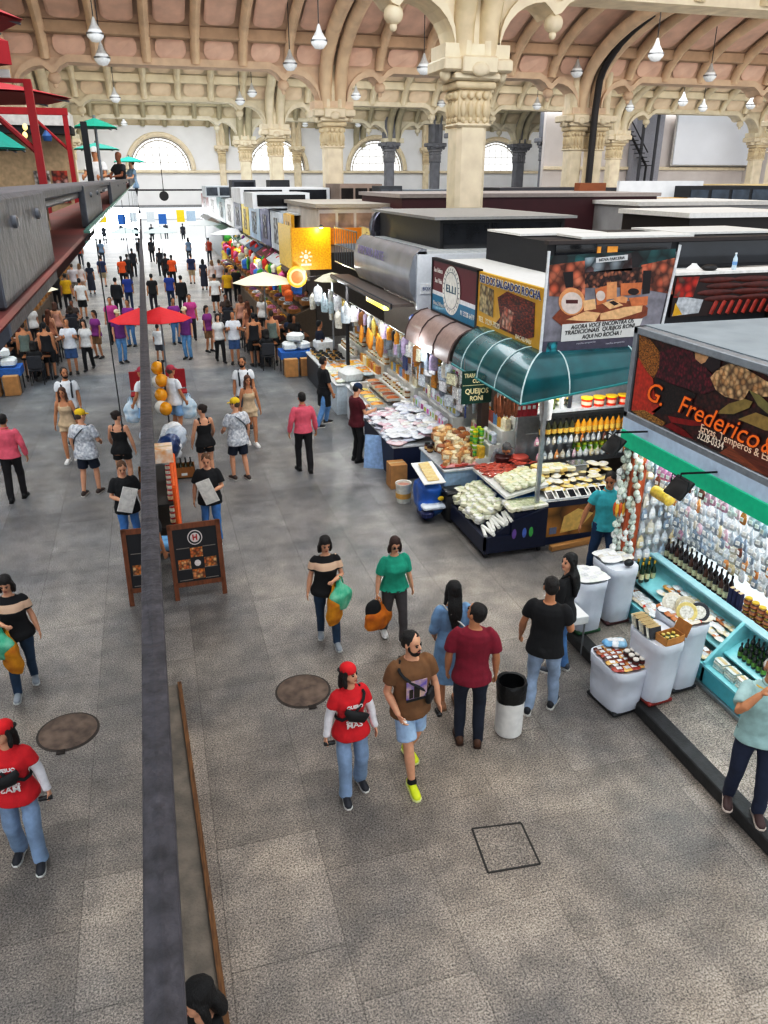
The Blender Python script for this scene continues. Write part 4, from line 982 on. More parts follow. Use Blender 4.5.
fl(sx_, 'picture_wrap', [(.02, .02), (.5, .05), (.55, .25), (.1, .32)], mat('b9bcc0', rough=.3, var=.3, scale=12), .004); fl(sx_, 'picture_card', [(.03, .02), (.2, .04), (.05, .22)], mat('d9a92c'), .007)
MB().bx(-.05, 2.65, -.05, .35, .63, .67).build('ledge', mat('e9e7e2', rough=.5), sx_, smooth=False)
wbt = P_(MB().lathe([(.03, 0), (.036, .01), (.036, .16), (.014, .21), (.014, .23)], 14), 'water_bottle', mat('c3d7e6', rough=.08, var=.1, coat=.8), 'bottle', (('cap', MB().lathe([(.017, .23), (.017, .25), (0, .25)], 10), mat('e9eef2')), ('label', MB().lathe([(.037, .07), (.037, .12)], 14, cap=False), mat('7aa5d6'))))
wbt.put((8.75, 10.5, 4.39), 0, 'clear water bottle standing on the white ledge above the sausage picture')
o = MB().lathe([(.1, 0), (.14, .02), (.13, .13), (.05, .2), (.04, .22)], 16).build('plastic_jug', mat('eef0ee', rough=.3)); o.location = (8.55, 11.2, 4.2); tag(o, 'white plastic jug on the roof beside the dark cabin window', 'jug')
o = MB().ell((0, 0, .04), (.13, .1, .05)).build('black_bag', mat('1a1a1c', rough=.4, bump=.4)); o.location = (8.3, 10.5, 4.39); tag(o, 'small black bag lying on the white ledge above the sausage picture', 'bag')
# teal awning
aw = thing('teal_awning', 'rounded teal vinyl awning with white seams wrapping the stall corner', 'awning', (5.5, 10.4, 2.7))
TEAL = mat('1b6b70', rough=.22, var=.18, scale=2, coat=.5, second='124c52')
def apro(i, n=8):
    t = i/n*PI/2; return (.58*math.sin(t), .62*math.cos(t))       # outwards, height
q = MB(); n = 8
ringsA = []
for path in ([12.55, None], ):
    pass
def awp(i, s):   # s: 0 far side end, 1 corner, 2 right end
    o_, h_ = apro(i)
    if s == 0: return (-o_, 2.2, h_)
    if s == 1: return (-o_, -o_, h_)
    return (2.1, -o_*.42, h_*.70+.19)
for s in (0, 1):
    vs = [awp(i, s) for i in range(n+1)]+[awp(i, s+1) for i in range(n+1)]
    q.add(vs, [[i, i+1, n+2+i, n+1+i] for i in range(n)])
q.build('cover', TEAL, aw, angle=50)
q = MB()
for p0, p1 in ((awp(n, 0), awp(n, 1)), (awp(n, 1), awp(n, 2))): q.tube([p0, p1], .02, 6)
q.build('hem', mat('2f8f90', rough=.3), aw)
SEAM = mat('cfe0e0', rough=.4)
for y in (1.75, 1.05, .35): MB().tube([(-apro(i)[0]-.004, y, apro(i)[1]+.004) for i in range(n+1)], .012, 5).build('seam', SEAM, aw)
for x in (.25, 1.45): MB().tube([(x, -apro(i)[0]*(1-.58*(x+.58)/2.68)-.004, apro(i)[1]*(1-.30*(x+.58)/2.68)+.19*(x+.58)/2.68+.004) for i in range(n+1)], .012, 5).build('seam', SEAM, aw)
MB().tube([(-apro(i)[0]-.004, -apro(i)[0]-.004, apro(i)[1]+.004) for i in range(n+1)], .012, 5).build('seam', SEAM, aw)
# hanging green notice
hs = thing('hanging_sign', 'dark green hanging notice with pale lettering below the teal awning', 'sign', (4.70, 11.55, 2.26)); hs.scale = (1.15, 1, 1.1)
MB().bx(0, .46, -.01, .01, 0, .5).build('panel', mat('12463a', rough=.4, var=.08), hs, smooth=False)
CRM = mat('efe3b8', rough=.5)
for s, z, wd, sz in (('TRABALHAMOS', .43, .40, .09), ('COM', .345, .14, .08), ('QUEIJOS', .19, .36, .11), ('RONI', .08, .2, .1)): text(s, hs, (.23, -.013, z), sz, CRM, width=wd, bold=.003)
MB().box((.23, -.012, .285), (.44, .003, .008)).build('rule', CRM, hs, smooth=False)
q = MB()
for x in (.03, .43): q.tube([(x, 0, .5), (x, 0, .72)], .004, 5)
q.build('hanger', mat('888888'), hs)
# pinkish awning under the ELLI sign
pa = thing('brown_awning', 'pale brown translucent awning with dark ribs under the maroon badge sign', 'awning', (5.5, 12.95, 2.6))
q = MB()
P0 = [(-.5*math.sin(i/5*PI/2)*1.0, .6*math.cos(i/5*PI/2)) for i in range(6)]
for k in range(1):
    q.add([(x, .05, z) for x, z in P0]+[(x, 2.6, z) for x, z in P0], [[i, i+1, 7+i, 6+i] for i in range(5)])
q.build('cover', mat('a5908a', rough=.3, var=.1, coat=.3), pa, angle=50)
for y in (.05, .9, 1.75, 2.6): MB().tube([(x-.004, y, z+.004) for x, z in P0], .016, 5).build('rib', mat('4a3a38'), pa)

# ---- front counter of the corner stall, facing the camera
fc = thing('stall_counter', 'front counter of the corner stall with a cheese picture on its face', 'counter', (5.8, 10.5, 0))
lo(MB().bx(5.8, 7.6, 10.5, 11.3, 0, .8), 5.8, 10.5).build('carcass', mat('1f2a4a', rough=.5), fc, smooth=False)
lo(MB().bx(5.78, 7.62, 10.46, 11.3, .8, .84), 5.8, 10.5).build('counter_top', mat('cfd2d4', rough=.3), fc, smooth=False)
lo(MB().bx(5.82, 7.2, 10.485, 10.5, .15, .68), 5.8, 10.5).build('picture', vor('b97a35', 'd9a24f', '8a4a22', 3.2), fc, smooth=False)
lo(MB().prism([(6.15, .2), (6.5, .24), (6.75, .5), (6.45, .62), (6.2, .5)], 10.478, 10.484), 5.8, 10.5).build('picture_cheese', mat('e2bf72', rough=.5), fc, smooth=False)
lo(MB().bx(5.95, 6.08, 10.478, 10.486, .2, .32), 5.8, 10.5).build('picture_label', mat('7d86a0', rough=.5), fc, smooth=False)
o = MB().box((0, 0, .05), (.95, .1, .1), bev=.01).build('wooden_plank', mat('b88a52', rough=.6, var=.2, stretch=(.5, 6, 6))); o.location = (6.35, 10.33, .0); o.rotation_euler = (0, 0, .12); tag(o, 'wooden plank lying on the floor before the front counter', 'plank')
bw = P_(MB().box((0, 0, .005), (.15, .24, .01)), 'nori_pack', mat('e8e6e0', rough=.4), 'packet', (('window', MB().box((0, 0, .012), (.11, .18, .004)), mat('1d1f27', rough=.2, var=.3, scale=40)),))
for k in range(6): bw.put((5.95+k*.2, 10.56, .86), rot=(.5, 0, 0), label='white framed pack with a dark window in the front row of the corner counter', group='dark windowed packs')
GCH = [mat(c, rough=.4, var=.12, scale=12, coat=.3, bump=.2) for c in ('ead9a0', 'e6cf8a', 'efe6c8', 'dfc27a', 'e9e3d0')]
heap(pch, 40, 5.9, 7.3, 10.70, 11.25, lambda x, y: .84+(y-10.70)*.5, 'cheese portion heaped on the front counter of the corner stall', 'cheese', 'cheese portions on the front counter', ms=GCH, sc=(.8, 1.2), spin=1.5, jit=.6)
sc_ = thing('steel_scale', 'steel scale box standing among the cheeses on the corner stall counter', 'scale', (6.75, 11.15, .9))
MB().bx(-.14, .14, -.1, .1, 0, .26, bev=.02).build('body', mat('a9adb0', rough=.3, metal=.7), sc_, smooth=False); MB().bx(-.16, .16, -.13, .13, .26, .28, bev=.008).build('pan', mat('c3c7ca', rough=.25, metal=.8), sc_, smooth=False)
# shelves behind
sv = thing('wall_shelf', 'steel wall shelf with rails behind the front counter of the corner stall', 'shelf', (5.9, 11.5, 1.1))
lo(MB().bx(5.9, 8.1, 11.4, 11.9, 2.02, 2.06), 5.9, 11.5, 1.1).build('shelf', mat('c9ced2', rough=.3, metal=.5), sv, smooth=False)
lo(MB().bx(5.9, 8.1, 11.85, 11.9, .9, 2.7), 5.9, 11.5, 1.1).build('back_panel', mat('8b8f94', rough=.5), sv, smooth=False)
lo(MB().bx(6.9, 8.1, 11.45, 11.85, 1.2, 1.24), 5.9, 11.5, 1.1).build('shelf', mat('c9ced2', rough=.3, metal=.5), sv, smooth=False)
q = MB(); q.tube([(0, .02, .85), (2.2, .02, .85)], .01, 6); q.tube([(0, .0, .55), (2.2, .0, .55)], .01, 6); q.build('rail', mat('9a9ea2', metal=.8, rough=.3), sv)
rt = P_(MB().lathe([(.085, 0), (.1, .14)], 18), 'red_tub', mat('d93a1e', rough=.35), 'tub', (('lid', MB().lathe([(.106, .14), (.106, .165), (0, .165)], 18), mat('f0c22a', rough=.35)), ('label', MB().lathe([(.091, .04), (.096, .1)], 18, cap=False), mat('f0b9a0'))))
for k in range(4): rt.put((7.02+k*.24, 11.5, 2.06), 0, 'red tub with a yellow lid on the high shelf of the corner stall', group='red tubs on the high shelf')
for k in range(5): bx_.put((6.05+k*.16, 11.5, 2.06), .2*k, 'small carton at the left of the red tubs on the high shelf', group='cartons on the high shelf', m=mat(('dfe2e4', '3a3d44', '4d5a36', 'c9ced2', '2c2f36')[k], rough=.5))
hb = p_bottle(.3, .05, 'c98a1e', '1c1c1c', 'e8c060')
for k in range(16): hb.put((6.2+k*.115, 11.5, 1.58), 0, ('dark', 'golden')[k > 5]+' bottle hanging in the row below the red tubs', group=('dark hanging bottles', 'golden hanging bottles')[k > 5], m=mat('d2941f' if k > 5 else '3a3a1c', rough=.15, var=.2, coat=.6))
for k in range(18): pkt.put((6.1+k*.11, 11.46, 1.6), R_.uniform(-.4, .4), 'clear packet hanging below the golden bottles in the corner stall', 'packet', 'packets below the golden bottles', scale=.9, m=pk_cols[R_.randrange(8)] if k % 4 else pk_acc[k % 7])
cn = p_jar(.13, .05, 'd9c22a', 'b7c93a', '7fae3a')
for k in range(8):
    for j in range(2): cn.put((6.98+k*.115, 11.55+j*.12, 1.24), 0, 'green and yellow tin on the lower shelf of the corner stall', group='green and yellow tins', m=mat(('d9c22a', '6fae3f', 'e6e6da', '8fbf4a')[(k+j) % 4], rough=.3, var=.2))
for k in range(17): pkt.put((6.15+k*.115, 11.44, 1.34), R_.uniform(-.4, .4), 'clear packet hanging in the lowest row behind the front cheese counter', 'packet', 'packets in the lowest row behind the cheese counter', scale=.95, m=pk_cols[R_.randrange(8)] if k % 3 else pk_acc[k % 7])
heap(blk, 14, 6.0, 6.6, 11.0, 11.35, flat(1.08), 'pale cheese block at the back left of the front cheese counter', 'cheese', 'cheese blocks at the back of the front counter', ms=GCH, sc=(.8, 1.1))
for k in range(9): smj.put((5.98+k*.1, 11.72, 2.06), 0, 'small jar at the left end of the high shelf of the corner stall', group='small jars on the high shelf', scale=1.6)
# hanging cured meats and bags at the stall corner
sal = P_(MB().tube([(0, 0, 0), (.01, 0, -.06), (.0, .01, -.22), (-.01, 0, -.3), (0, 0, -.34)], [.008, .03, .038, .03, .006], 10), 'salami', mat('a8643f', rough=.5, var=.25, scale=16, bump=.4, rnd=.2), 'sausage')
for k in range(12): sal.put((5.12+.06*(k % 6)+.02*(k//6), 11.1-.09*(k//6), 2.52-.05*(k % 2)), R_.uniform(0, 3), 'brown salami hanging in a bunch beside the green notice', group='hanging brown salamis')
rb_ = P_(pk_mesh(.075, .04, .38), 'red_pack', mat('b3192a', rough=.3, var=.2, coat=.3), 'packet', (('paper_label', MB().box((0, -.042, -.22), (.06, .006, .06)), mat('efe9e4')),))
for k in range(4): rb_.put((5.50+.09*k, 11.05, 2.5), -.3, 'red pack hanging to the right of the brown salamis', group='hanging red packs')
wp = P_(pk_mesh(.12, .07, .45), 'white_bag', mat('dcdcdc', rough=.4, bump=.4), 'bag'); wp.put((5.95, 10.95, 2.5), .2, 'white bag hanging at the corner post of the teal awning stall'); wp.put((5.42, 11.5, 2.68), .5, 'white net hanging above the brown salamis')
# ---- side counter facing the aisle
sdc = thing('stall_counter', 'blue fronted side counter of the corner stall behind the low cheese pallet', 'counter', (5.3, 10.6, 0))
lo(MB().bx(5.3, 5.8, 10.7, 12.1, 0, .85), 5.3, 10.6).build('carcass', mat('1f5fa3', rough=.45), sdc, smooth=False)
lo(MB().hexa([(5.2, 10.65, .85), (5.95, 10.65, 1.0), (5.95, 12.1, 1.0), (5.2, 12.1, .85), (5.2, 10.65, .9), (5.95, 10.65, 1.05), (5.95, 12.1, 1.05), (5.2, 12.1, .9)]), 5.3, 10.6).build('counter_top', WHT, sdc, smooth=False)
sls = P_(MB().tube([(-.09, 0, .025), (-.04, .01, .03), (.04, .01, .03), (.09, 0, .025)], [.008, .026, .026, .008], 8), 'sausage', mat('b5523f', rough=.4, var=.3, scale=14, rnd=.25, coat=.3), 'sausage')
heap(sls, 44, 5.25, 5.75, 11.45, 12.05, lambda x, y: .9+(x-5.2)*.2, 'red sausage heaped on the far half of the blue fronted counter', 'sausage', 'red sausages on the side counter', jit=.8)
heap(blk, 30, 5.3, 5.9, 10.7, 11.4, lambda x, y: .91+(x-5.2)*.2, 'pale wrapped cheese on the near half of the blue fronted counter', 'cheese', 'cheeses on the side counter', rz=.6, sc=(.8, 1), ms=[mat(c, rough=.4, var=.1, coat=.3) for c in ('ece6cc', 'e4dcb2', 'd9dcc0')])
heap(sls, 16, 5.75, 6.1, 11.5, 12.0, flat(1.08), 'red sausage heaped at the back of the blue fronted counter', 'sausage', 'red sausages at the back', jit=.8)
rtr = P_(MB().lathe([(.15, 0), (.16, .1), (.14, .12)], 20), 'meat_tub', mat('b8584c', rough=.35), 'tub'); rtr.put((5.95, 11.75, 1.06), 0, 'round pinkish red tub at the back of the sausage counter'); rtr.put((5.72, 11.95, 1.02), 0, 'dark red tub beside the pinkish tub on the sausage counter', m=mat('4a1a1c', rough=.35))
# ---- low pallet of white cheeses
cx0 = thing('cheese_pallet', 'low dark wheeled pallet box full of white wrapped cheeses at the stall corner', 'pallet', (4.68, 10.28, 0))
def lc(mb): return lo(mb, 4.68, 10.28)
NAVY = mat('18203a', rough=.4, var=.15)
lc(MB().bx(4.68, 5.78, 10.28, 12.1, .1, .16)).build('deck', NAVY, cx0, smooth=False)
lc(MB().bx(4.68, 4.72, 10.28, 12.1, .16, .38)).build('left_side', NAVY, cx0, smooth=False)
lc(MB().prism([(4.68, .16), (5.78, .16), (5.78, .80), (5.15, .62), (5.15, .38), (4.68, .38)], 10.28, 10.32)).build('front_side', NAVY, cx0, smooth=False)
lc(MB().bx(4.68, 5.3, 12.06, 12.1, .16, .38)).build('back_side', NAVY, cx0, smooth=False)
lc(MB().hexa([(4.72, 10.32, .16), (5.78, 10.32, .16), (5.78, 12.06, .16), (4.72, 12.06, .16), (4.72, 10.32, .30), (5.2, 10.32, .62), (5.2, 12.06, .62), (4.72, 12.06, .30)])).build('bed', NAVY, cx0, smooth=False)
lc(MB().bx(5.2, 5.78, 10.32, 10.7, .16, .74)).build('step', NAVY, cx0, smooth=False)
q = MB()
for x, y in ((4.75, 10.36), (5.7, 10.36), (4.75, 12.0)): q.lathe([(.05, -.02), (.05, .02)], 12, (x, y, .05), 'X')
lc(q).build('wheel', mat('15161a'), cx0)
for x, c in ((5.2, '7d5aa8'), (5.38, '5a78c0'), (5.5, '4fae5a')): lc(MB().ell((x, 10.275, .4), (.04, .004, .09))).build('printed_mark', mat(c), cx0)
WCH = [mat(c, rough=.35, var=.08, scale=9, bump=.2, coat=.3) for c in ('eceada', 'e6e2c8', 'f0efe8', 'dfddc4')]
for lay in range(2):
    heap(blk, 46, 4.78, 5.2, 10.75, 12.0, lambda x, y: .33+(x-4.72)*.62+lay*.08, 'white wrapped cheese heaped on the low dark pallet', 'cheese', 'white cheeses on the pallet', rz=.5, ms=WCH, jit=.7, spin=.5)
heap(blk, 34, 5.2, 5.75, 10.36, 10.72, flat(.75), 'white wrapped cheese on the raised corner of the low dark pallet', 'cheese', 'white cheeses on the raised corner', rz=.2, ms=WCH, jit=.5)
stk = P_(MB().tube([(0, -.2, .03), (0, .2, .03)], .03, 8), 'cheese_stick', mat('efeee6', rough=.35, var=.08, coat=.3), 'cheese')
for k in range(9): stk.put((4.78+k*.05, 10.52+R_.uniform(-.04, .04), .36+k*.03), R_.uniform(-.3, .1), 'long white cheese stick at the front corner of the low dark pallet', group='white cheese sticks')

# ------------------------------------------------------------------ further aisle-side stalls
def counter(X, Y, w_, l_, h, c, label, top='cfd2d4', face=None):
    t = thing('stall_counter', label, 'counter', (X, Y, 0))
    MB().bx(0, w_, 0, l_, 0, h-.04).build('carcass', mat(c, rough=.5, var=.1), t, smooth=False)
    MB().bx(-.03, w_+.03, -.03, l_+.03, h-.04, h, bev=.005).build('counter_top', mat(top, rough=.35), t, smooth=False)
    if face: MB().bx(.04, w_-.04, -.012, -.002, .12, h-.1).build('front_picture', face, t, smooth=False)
    return t
counter(4.72, 12.25, .95, 1.35, .85, 'a9c3d9', 'pale blue fronted counter carrying nuts and tins behind the blue sacks')
NUT = [mat(c, rough=.4, var=.3, scale=30, coat=.3) for c in ('b88a5a', 'a8703f', 'd3b083', '8f5a35', 'c9a070', 'b5483a')]
bag = P_(MB().box((0, 0, .09), (.16, .11, .18), bev=.035), 'nut_bag', NUT[0], 'packet', (('paper_label', MB().box((0, -.056, .09), (.1, .004, .07)), mat('e9dfc8', var=.3, scale=40)),))
heap(bag, 38, 4.76, 5.42, 12.33, 13.2, lambda x, y: .85+(y-12.35)*.5, 'brown bag of nuts stacked on the pale blue counter', 'packet', 'bags of nuts', ms=NUT[:5]+[mat('e3d3b3', rough=.4, var=.3, scale=30), mat('d9c9a9', rough=.4, var=.3, scale=30)], sc=(.75, 1.2), spin=.8, jit=.6)
heap(sls, 26, 4.75, 5.35, 12.27, 12.42, flat(.86), 'small pink and red nut pack along the front of the pale blue counter', 'packet', 'red nut packs', jit=.6, ms=[NUT[5], mat('d9a0a0', rough=.4, var=.2)])
for j in range(5):
    for k in range(4): cn.put((5.38+.0*j+.12*(k % 2), 12.45+.13*(k//2)+.02, .85+j*.13), .3, 'yellow and green tin in the tower at the right of the nut bags', group='tower of tins', m=mat(('e6c820', '4fae5a', 'dfe6dc', '2f9a6a')[(j*3+k) % 4], rough=.3, var=.2))
jd = p_jar(.14, .06, '5a2a1a', '1c1c1e', 'c9a56a')
for k in range(8): jd.put((4.8+.14*(k % 4), 13.28+.15*(k//4), .85), 0, 'dark lidded jar behind the bags of nuts', group='dark lidded jars')
# blue sacks, black insulated bag, white bucket
bsk = thing('blue_sack', 'bulging blue wrapped sack with a tray of rusks on top, beside the nut counter', 'sack', (4.42, 12.3, 0)); bsk.scale = (1.2, 1.25, 1.12)
voxel(MB().box((0, 0, .35), (.34, .5, .62), bev=.12).box((.0, -.12, .2), (.40, .3, .36), bev=.12), 'sack', mat('2366b8', rough=.3, var=.2, scale=6, bump=.5, bscale=9, coat=.4), bsk, .03, 3, .015, 6)
MB().box((.0, -.20, .26), (.36, .30, .09), bev=.03).build('white_band', mat('dfe6ee', rough=.4), bsk); MB().ell((.1, -.30, .4), (.05, .012, .04)).build('round_mark', mat('e0c23a'), bsk)
MB().box((-.1, -.2, .14), (.2, .32, .22), bev=.08).build('dark_base', mat('1c2758', rough=.35), bsk)
tt = thing('rusk_tray', 'tilted paper tray of pale rusks on top of the blue sack', 'tray', (4.42, 12.3, .79)); tt.scale = (1.2, 1.25, 1)
MB().box((0, 0, .02), (.34, .62, .02), rx=.22).build('tray', WHT, tt, smooth=False)
rk = P_(MB().box((0, 0, .02), (.22, .09, .04), bev=.015), 'rusk', mat('dcc08c', rough=.6, var=.15, scale=20), 'bread')
for k in range(6): rk.put((4.42, 12.04+k*.1, .77+k*.022), rot=(.22, 0, .05*k), label='pale rusk lying on the tilted paper tray over the blue sack', group='pale rusks')
bbg = thing('insulated_bag', 'black insulated box bag standing on the floor right of the blue sack', 'bag', (4.80, 11.95, 0)); bbg.scale = (1.1, 1.1, 1.25)
MB().box((0, 0, .22), (.34, .3, .44), bev=.05).build('body', mat('17181b', rough=.5, bump=.2), bbg, angle=60); MB().box((0, 0, .455), (.36, .32, .04), bev=.015).build('lid', mat('1f2023', rough=.4), bbg); MB().tube([(-.12, -.16, .3), (-.1, -.2, .24), (.1, -.2, .24), (.12, -.16, .3)], .012, 6).build('handle', mat('2a2a2d'), bbg)
bk_ = thing('white_bucket', 'white plastic bucket standing on the floor left of the blue sack', 'bucket', (4.18, 13.0, 0))
MB().lathe([(.125, 0), (.15, .36), (.158, .36), (.158, .39), (.14, .385), (.13, .33)], 22).build('body', mat('e4e2d8', rough=.4), bk_); MB().lathe([(.146, .10), (.148, .2)], 22, cap=False).build('label', mat('e0b060'), bk_)
MB().lathe([(.13, .34), (.0, .345)], 20).build('filling', mat('b98a7a', rough=.7, bump=.4), bk_)
# white cheese counter with carton
counter(4.32, 14.1, 1.0, 2.3, .74, '1b2547', 'dark blue counter heaped with white bagged cheeses behind the carton')
cp_ = p_box((.34, .34, .5), 'c0905c', 'carton'); cp_.put((4.30, 14.02-.2, 0), 0, 'tall brown carton standing on the floor before the white cheese counter')
heap(pch, 66, 4.3, 5.36, 14.1, 16.4, lambda x, y: .74+max(0, x-4.6)*.35, 'white bagged cheese heaped on the dark blue counter', 'cheese', 'white bagged cheeses', spin=1.2, sc=(1.1, 1.7), ms=[mat(c, rough=.25, var=.12, scale=20, bump=.4, coat=.4) for c in ('e9ecef', 'dfe3ea', 'd9dce8', 'e6e4da', 'e3c9cc')], jit=.5)
heap(pch, 34, 4.35, 5.2, 14.2, 16.2, flat(.84), 'white bagged cheese in the upper layer on the dark blue counter', 'cheese', 'white bagged cheeses, upper layer', spin=1.2, sc=(1.1, 1.7), ms=[mat(c, rough=.25, var=.12, scale=20, bump=.4, coat=.4) for c in ('eef0f2', 'e4e7ee', 'dcbcc4')], jit=.6)
hh_ = P_(MB().box((0, 0, -.16), (.3, .04, .32), bev=.02), 'printed_bag', mat('cfd6e2', rough=.35, var=.5, scale=26, bump=.3), 'bag')
for i in range(8):
    for j in range(3): hh_.put((5.25+j*.05+R_.uniform(-.08, .08), 12.9+i*.5+R_.uniform(-.12, .12), 2.42-j*.3+R_.uniform(-.08, .08)), -PI/2+R_.uniform(-.4, .6), 'white and blue printed bag hanging behind the white cheese counter', group='printed bags behind the cheese counter', scale=R_.uniform(.6, .95), m=mat(('d3dae6', 'c3cfe0', 'e6e6ea', 'dfe3e0', 'e6dcc0', '3a4a7a')[R_.randrange(6)], rough=.35, var=.4, scale=26))
lp = thing('leaning_panel', 'blue and white panel leaning against the end of the white cheese counter', 'panel', (4.2, 15.0, 0), -.5)
MB().box((0, 0, .34), (.5, .03, .72), rx=-.25).build('panel', mat('9db9dc', rough=.35, var=.15), lp, smooth=False); MB().box((0, -.02, .2), (.5, .012, .2), rx=-.25).build('stripe', mat('e6ebf2'), lp, smooth=False)
# dried fruit counter behind the maroon shirted man
counter(4.5, 16.6, .9, 2.2, .84, 'e2e4e6', 'white fronted counter of dried fruit beyond the cheese counter')
DF = [mat(c, rough=.5, var=.2, scale=20) for c in ('d9923a', 'c98a5a', 'e6cf7a', 'b86a35', 'd9b85a', '8a4a2a')]
trs = p_tray((.34, .3, .07), 'd9d6cc', DF[0])
for i in range(2):
    for j in range(6):
        o = trs.put((4.72+i*.38, 16.75+j*.34, .84+i*.12), 0, 'tray of dried fruit on the white fronted counter', 'tray', 'trays of dried fruit')
        if o.children: 
            s0 = o.children[0].material_slots[0]; s0.link = 'OBJECT'; s0.material = DF[(i*3+j*2) % 6]
heap(pch, 14, 5.14, 5.34, 16.6, 18.9, lambda x, y: .86, 'dried fruit pack stepped up behind the fruit trays', 'packet', 'dried fruit packs behind the trays', ms=[mat(c, rough=.35, var=.2, scale=25, coat=.3) for c in ('e3e6ea', 'd9c7a0', 'e6d27a', 'cfd6e2', 'b9c9d9', 'd9a04a', 'c9b8a0')], sc=(1.1, 1.5))
heap(bag, 12, 5.0, 5.34, 13.25, 13.65, lambda x, y: .86, 'brown pack in the stepped heap left of the green notice', 'packet', 'brown packs left of the green notice', ms=NUT[:5], sc=(.8, 1.1))
lt = thing('laptop_stand', 'white till stand on the dried fruit counter', 'till', (4.6, 18.3, .84)); MB().bx(-.1, .3, -.2, .2, 0, .16, bev=.03).build('body', WHT, lt); MB().box((.1, -.22, .16), (.3, .02, .2), rx=.3).build('screen', mat('dfe3e8', rough=.2), lt, smooth=False)
# olive and cheese counters further on
counter(4.3, 19.1, .9, 2.1, .8, 'cdd6dc', 'pale counter of bright packed sweets beyond the dried fruit')
heap(pch, 34, 4.4, 5.3, 19.2, 21.2, lambda x, y: .8+max(0, x-4.7)*.3, 'bright yellow or white pack heaped on the pale counter of sweets', 'packet', 'bright packs on the pale counter', ms=[mat(c, rough=.35, var=.2, scale=25, coat=.3) for c in ('e6a83a', 'e9c060', 'e3e6ea', 'dfe3d0', 'd98a3a', 'c9d6dc')], sc=(1.3, 1.8))
big = P_(MB().box((0, 0, .16), (.5, .6, .32), bev=.08), 'white_sack', mat('dfe3e2', rough=.45, bump=.5, bscale=10, var=.1), 'sack')
big.put((4.75, 19.4, .8), .2, 'bulky white sack on the pale counter of sweets behind the black aproned man')
counter(4.35, 21.5, .8, 1.9, .8, '3a4048', 'grey counter of jars beneath the metal cage')
heap(jd, 40, 4.4, 5.2, 21.5, 23.4, lambda x, y: .8, 'small jar on the grey counter beneath the metal cage', 'jar', 'jars under the cage', ms=[mat(c, rough=.2, var=.2, coat=.4) for c in ('dfe3e0', '6a7a4a', 'b98a3a', 'c9cfd6', '3a3f4a')], sc=(.9, 1.2))
# stepped white displays behind the counters, each step with its own kind of goods
fbag = P_(MB().box((0, 0, .11), (.17, .1, .22), bev=.03), 'flour_bag', mat('e6e4dc', rough=.5, var=.15, scale=14, bump=.3), 'packet', (('paper_label', MB().box((0, -.0505, .11), (.1, .004, .1)), mat('c9a86a', var=.3, scale=30, rnd=.3, hue=.2)),))
snk = p_box((.16, .1, .2), 'd9c9a0', 'snack_box'); psj = p_jar(.19, .065, 'b98a4a', 'e3e3e0', 'e6dcc8', 'preserve_jar')
sets = ((12.3, 1.2, 'nut counter', (snk, fbag, snk, fbag)), (14.15, 2.2, 'white cheese counter', (fbag, fbag, psj, fbag)), (16.65, 2.2, 'dried fruit counter', (psj, snk, fbag, snk)), (19.15, 2.0, 'sweets counter', (snk, psj, fbag, snk)), (21.5, 1.9, 'jar counter', (psj, psj, snk, fbag)))
gm = {id(fbag): [mat(c, rough=.4, var=.15, scale=20, bump=.3, coat=.2) for c in ('e6e6e2', 'dfe3ea', 'cfd9e6', 'e3d9c0', 'd9cfe0')], id(snk): [mat(c, rough=.4, var=.2, scale=20) for c in ('d9a03a', 'e6c24a', 'e3e0d6', 'b9503a', '7aa0c9', 'c98a5a', 'efe6cc')], id(psj): [mat(c, rough=.2, var=.25, scale=20, coat=.5) for c in ('b98a3a', '8a5a2a', 'c9a05a', '6a7a3a', 'd9d3c4')]}
nm_ = {id(fbag): 'paper bag', id(snk): 'coloured box', id(psj): 'preserve jar'}
for y0, ln_, cn_, st_ in sets:
    t = thing('stepped_display', 'white stepped display rising behind the %s' % cn_, 'display stand', (5.35, y0, .0))
    for k in range(4): MB().bx(.24*k, .24*k+.24, 0, ln_, 0, .98+.24*k).build('step', WHT, t, smooth=False)
    for k, pr in enumerate(st_):
        n_ = int(ln_/.185)
        for j in range(n_): pr.put((5.46+.24*k, y0+.1+j*(ln_-.15)/n_, .98+.24*k), -PI/2+R_.uniform(-.2, .2), '%s on the %s step of the display behind the %s' % (nm_[id(pr)], ('lowest', 'second', 'third', 'top')[k], cn_), group='%ss, %s step, %s' % (nm_[id(pr)], ('lowest', 'second', 'third', 'top')[k], cn_), m=gm[id(pr)][R_.randrange(len(gm[id(pr)]))], scale=R_.uniform(.9, 1.15))
# hanging goods under the awnings along the row
hang_m = [mat(c, rough=.3, var=.25, scale=20, bump=.4, coat=.3) for c in ('dfe3e8', 'c3cfd9', 'e0a03a', '2a2c33', 'b9c9d0', 'd9c06a', '8f9aa6', 'e8e4d8', '9a6a3a', 'c9b8d6')]
hangs = P_(pk_mesh(.09, .05, .36), 'hanging_pack', hang_m[0], 'packet')
for ri, (x, z) in enumerate(((5.2, 2.55), (5.5, 2.2), (5.75, 1.85))):
    for k in range(26): hangs.put((x+R_.uniform(-.05, .05), 13.4+k*.4+R_.uniform(-.08, .08), z), R_.uniform(0, 3), 'packet hung under the awnings along the row of stalls, %s tier' % ('front', 'middle', 'rear')[ri], 'packet', 'packets under the awnings, %s tier' % ('front', 'middle', 'rear')[ri], m=hang_m[R_.randrange(10)], scale=R_.uniform(.8, 1.25))
for x, z, nm in ((5.2, 2.55, 'front'), (5.5, 2.2, 'middle'), (5.75, 1.85, 'rear')):
    o = MB().tube([(x, 13.2, z), (x, 24, z)], .012, 6).build('hanging_rail', mat('9a9ea2', metal=.8, rough=.35)); tag(o, '%s tier rail for the packets hung under the awnings along the row' % nm, 'rail')
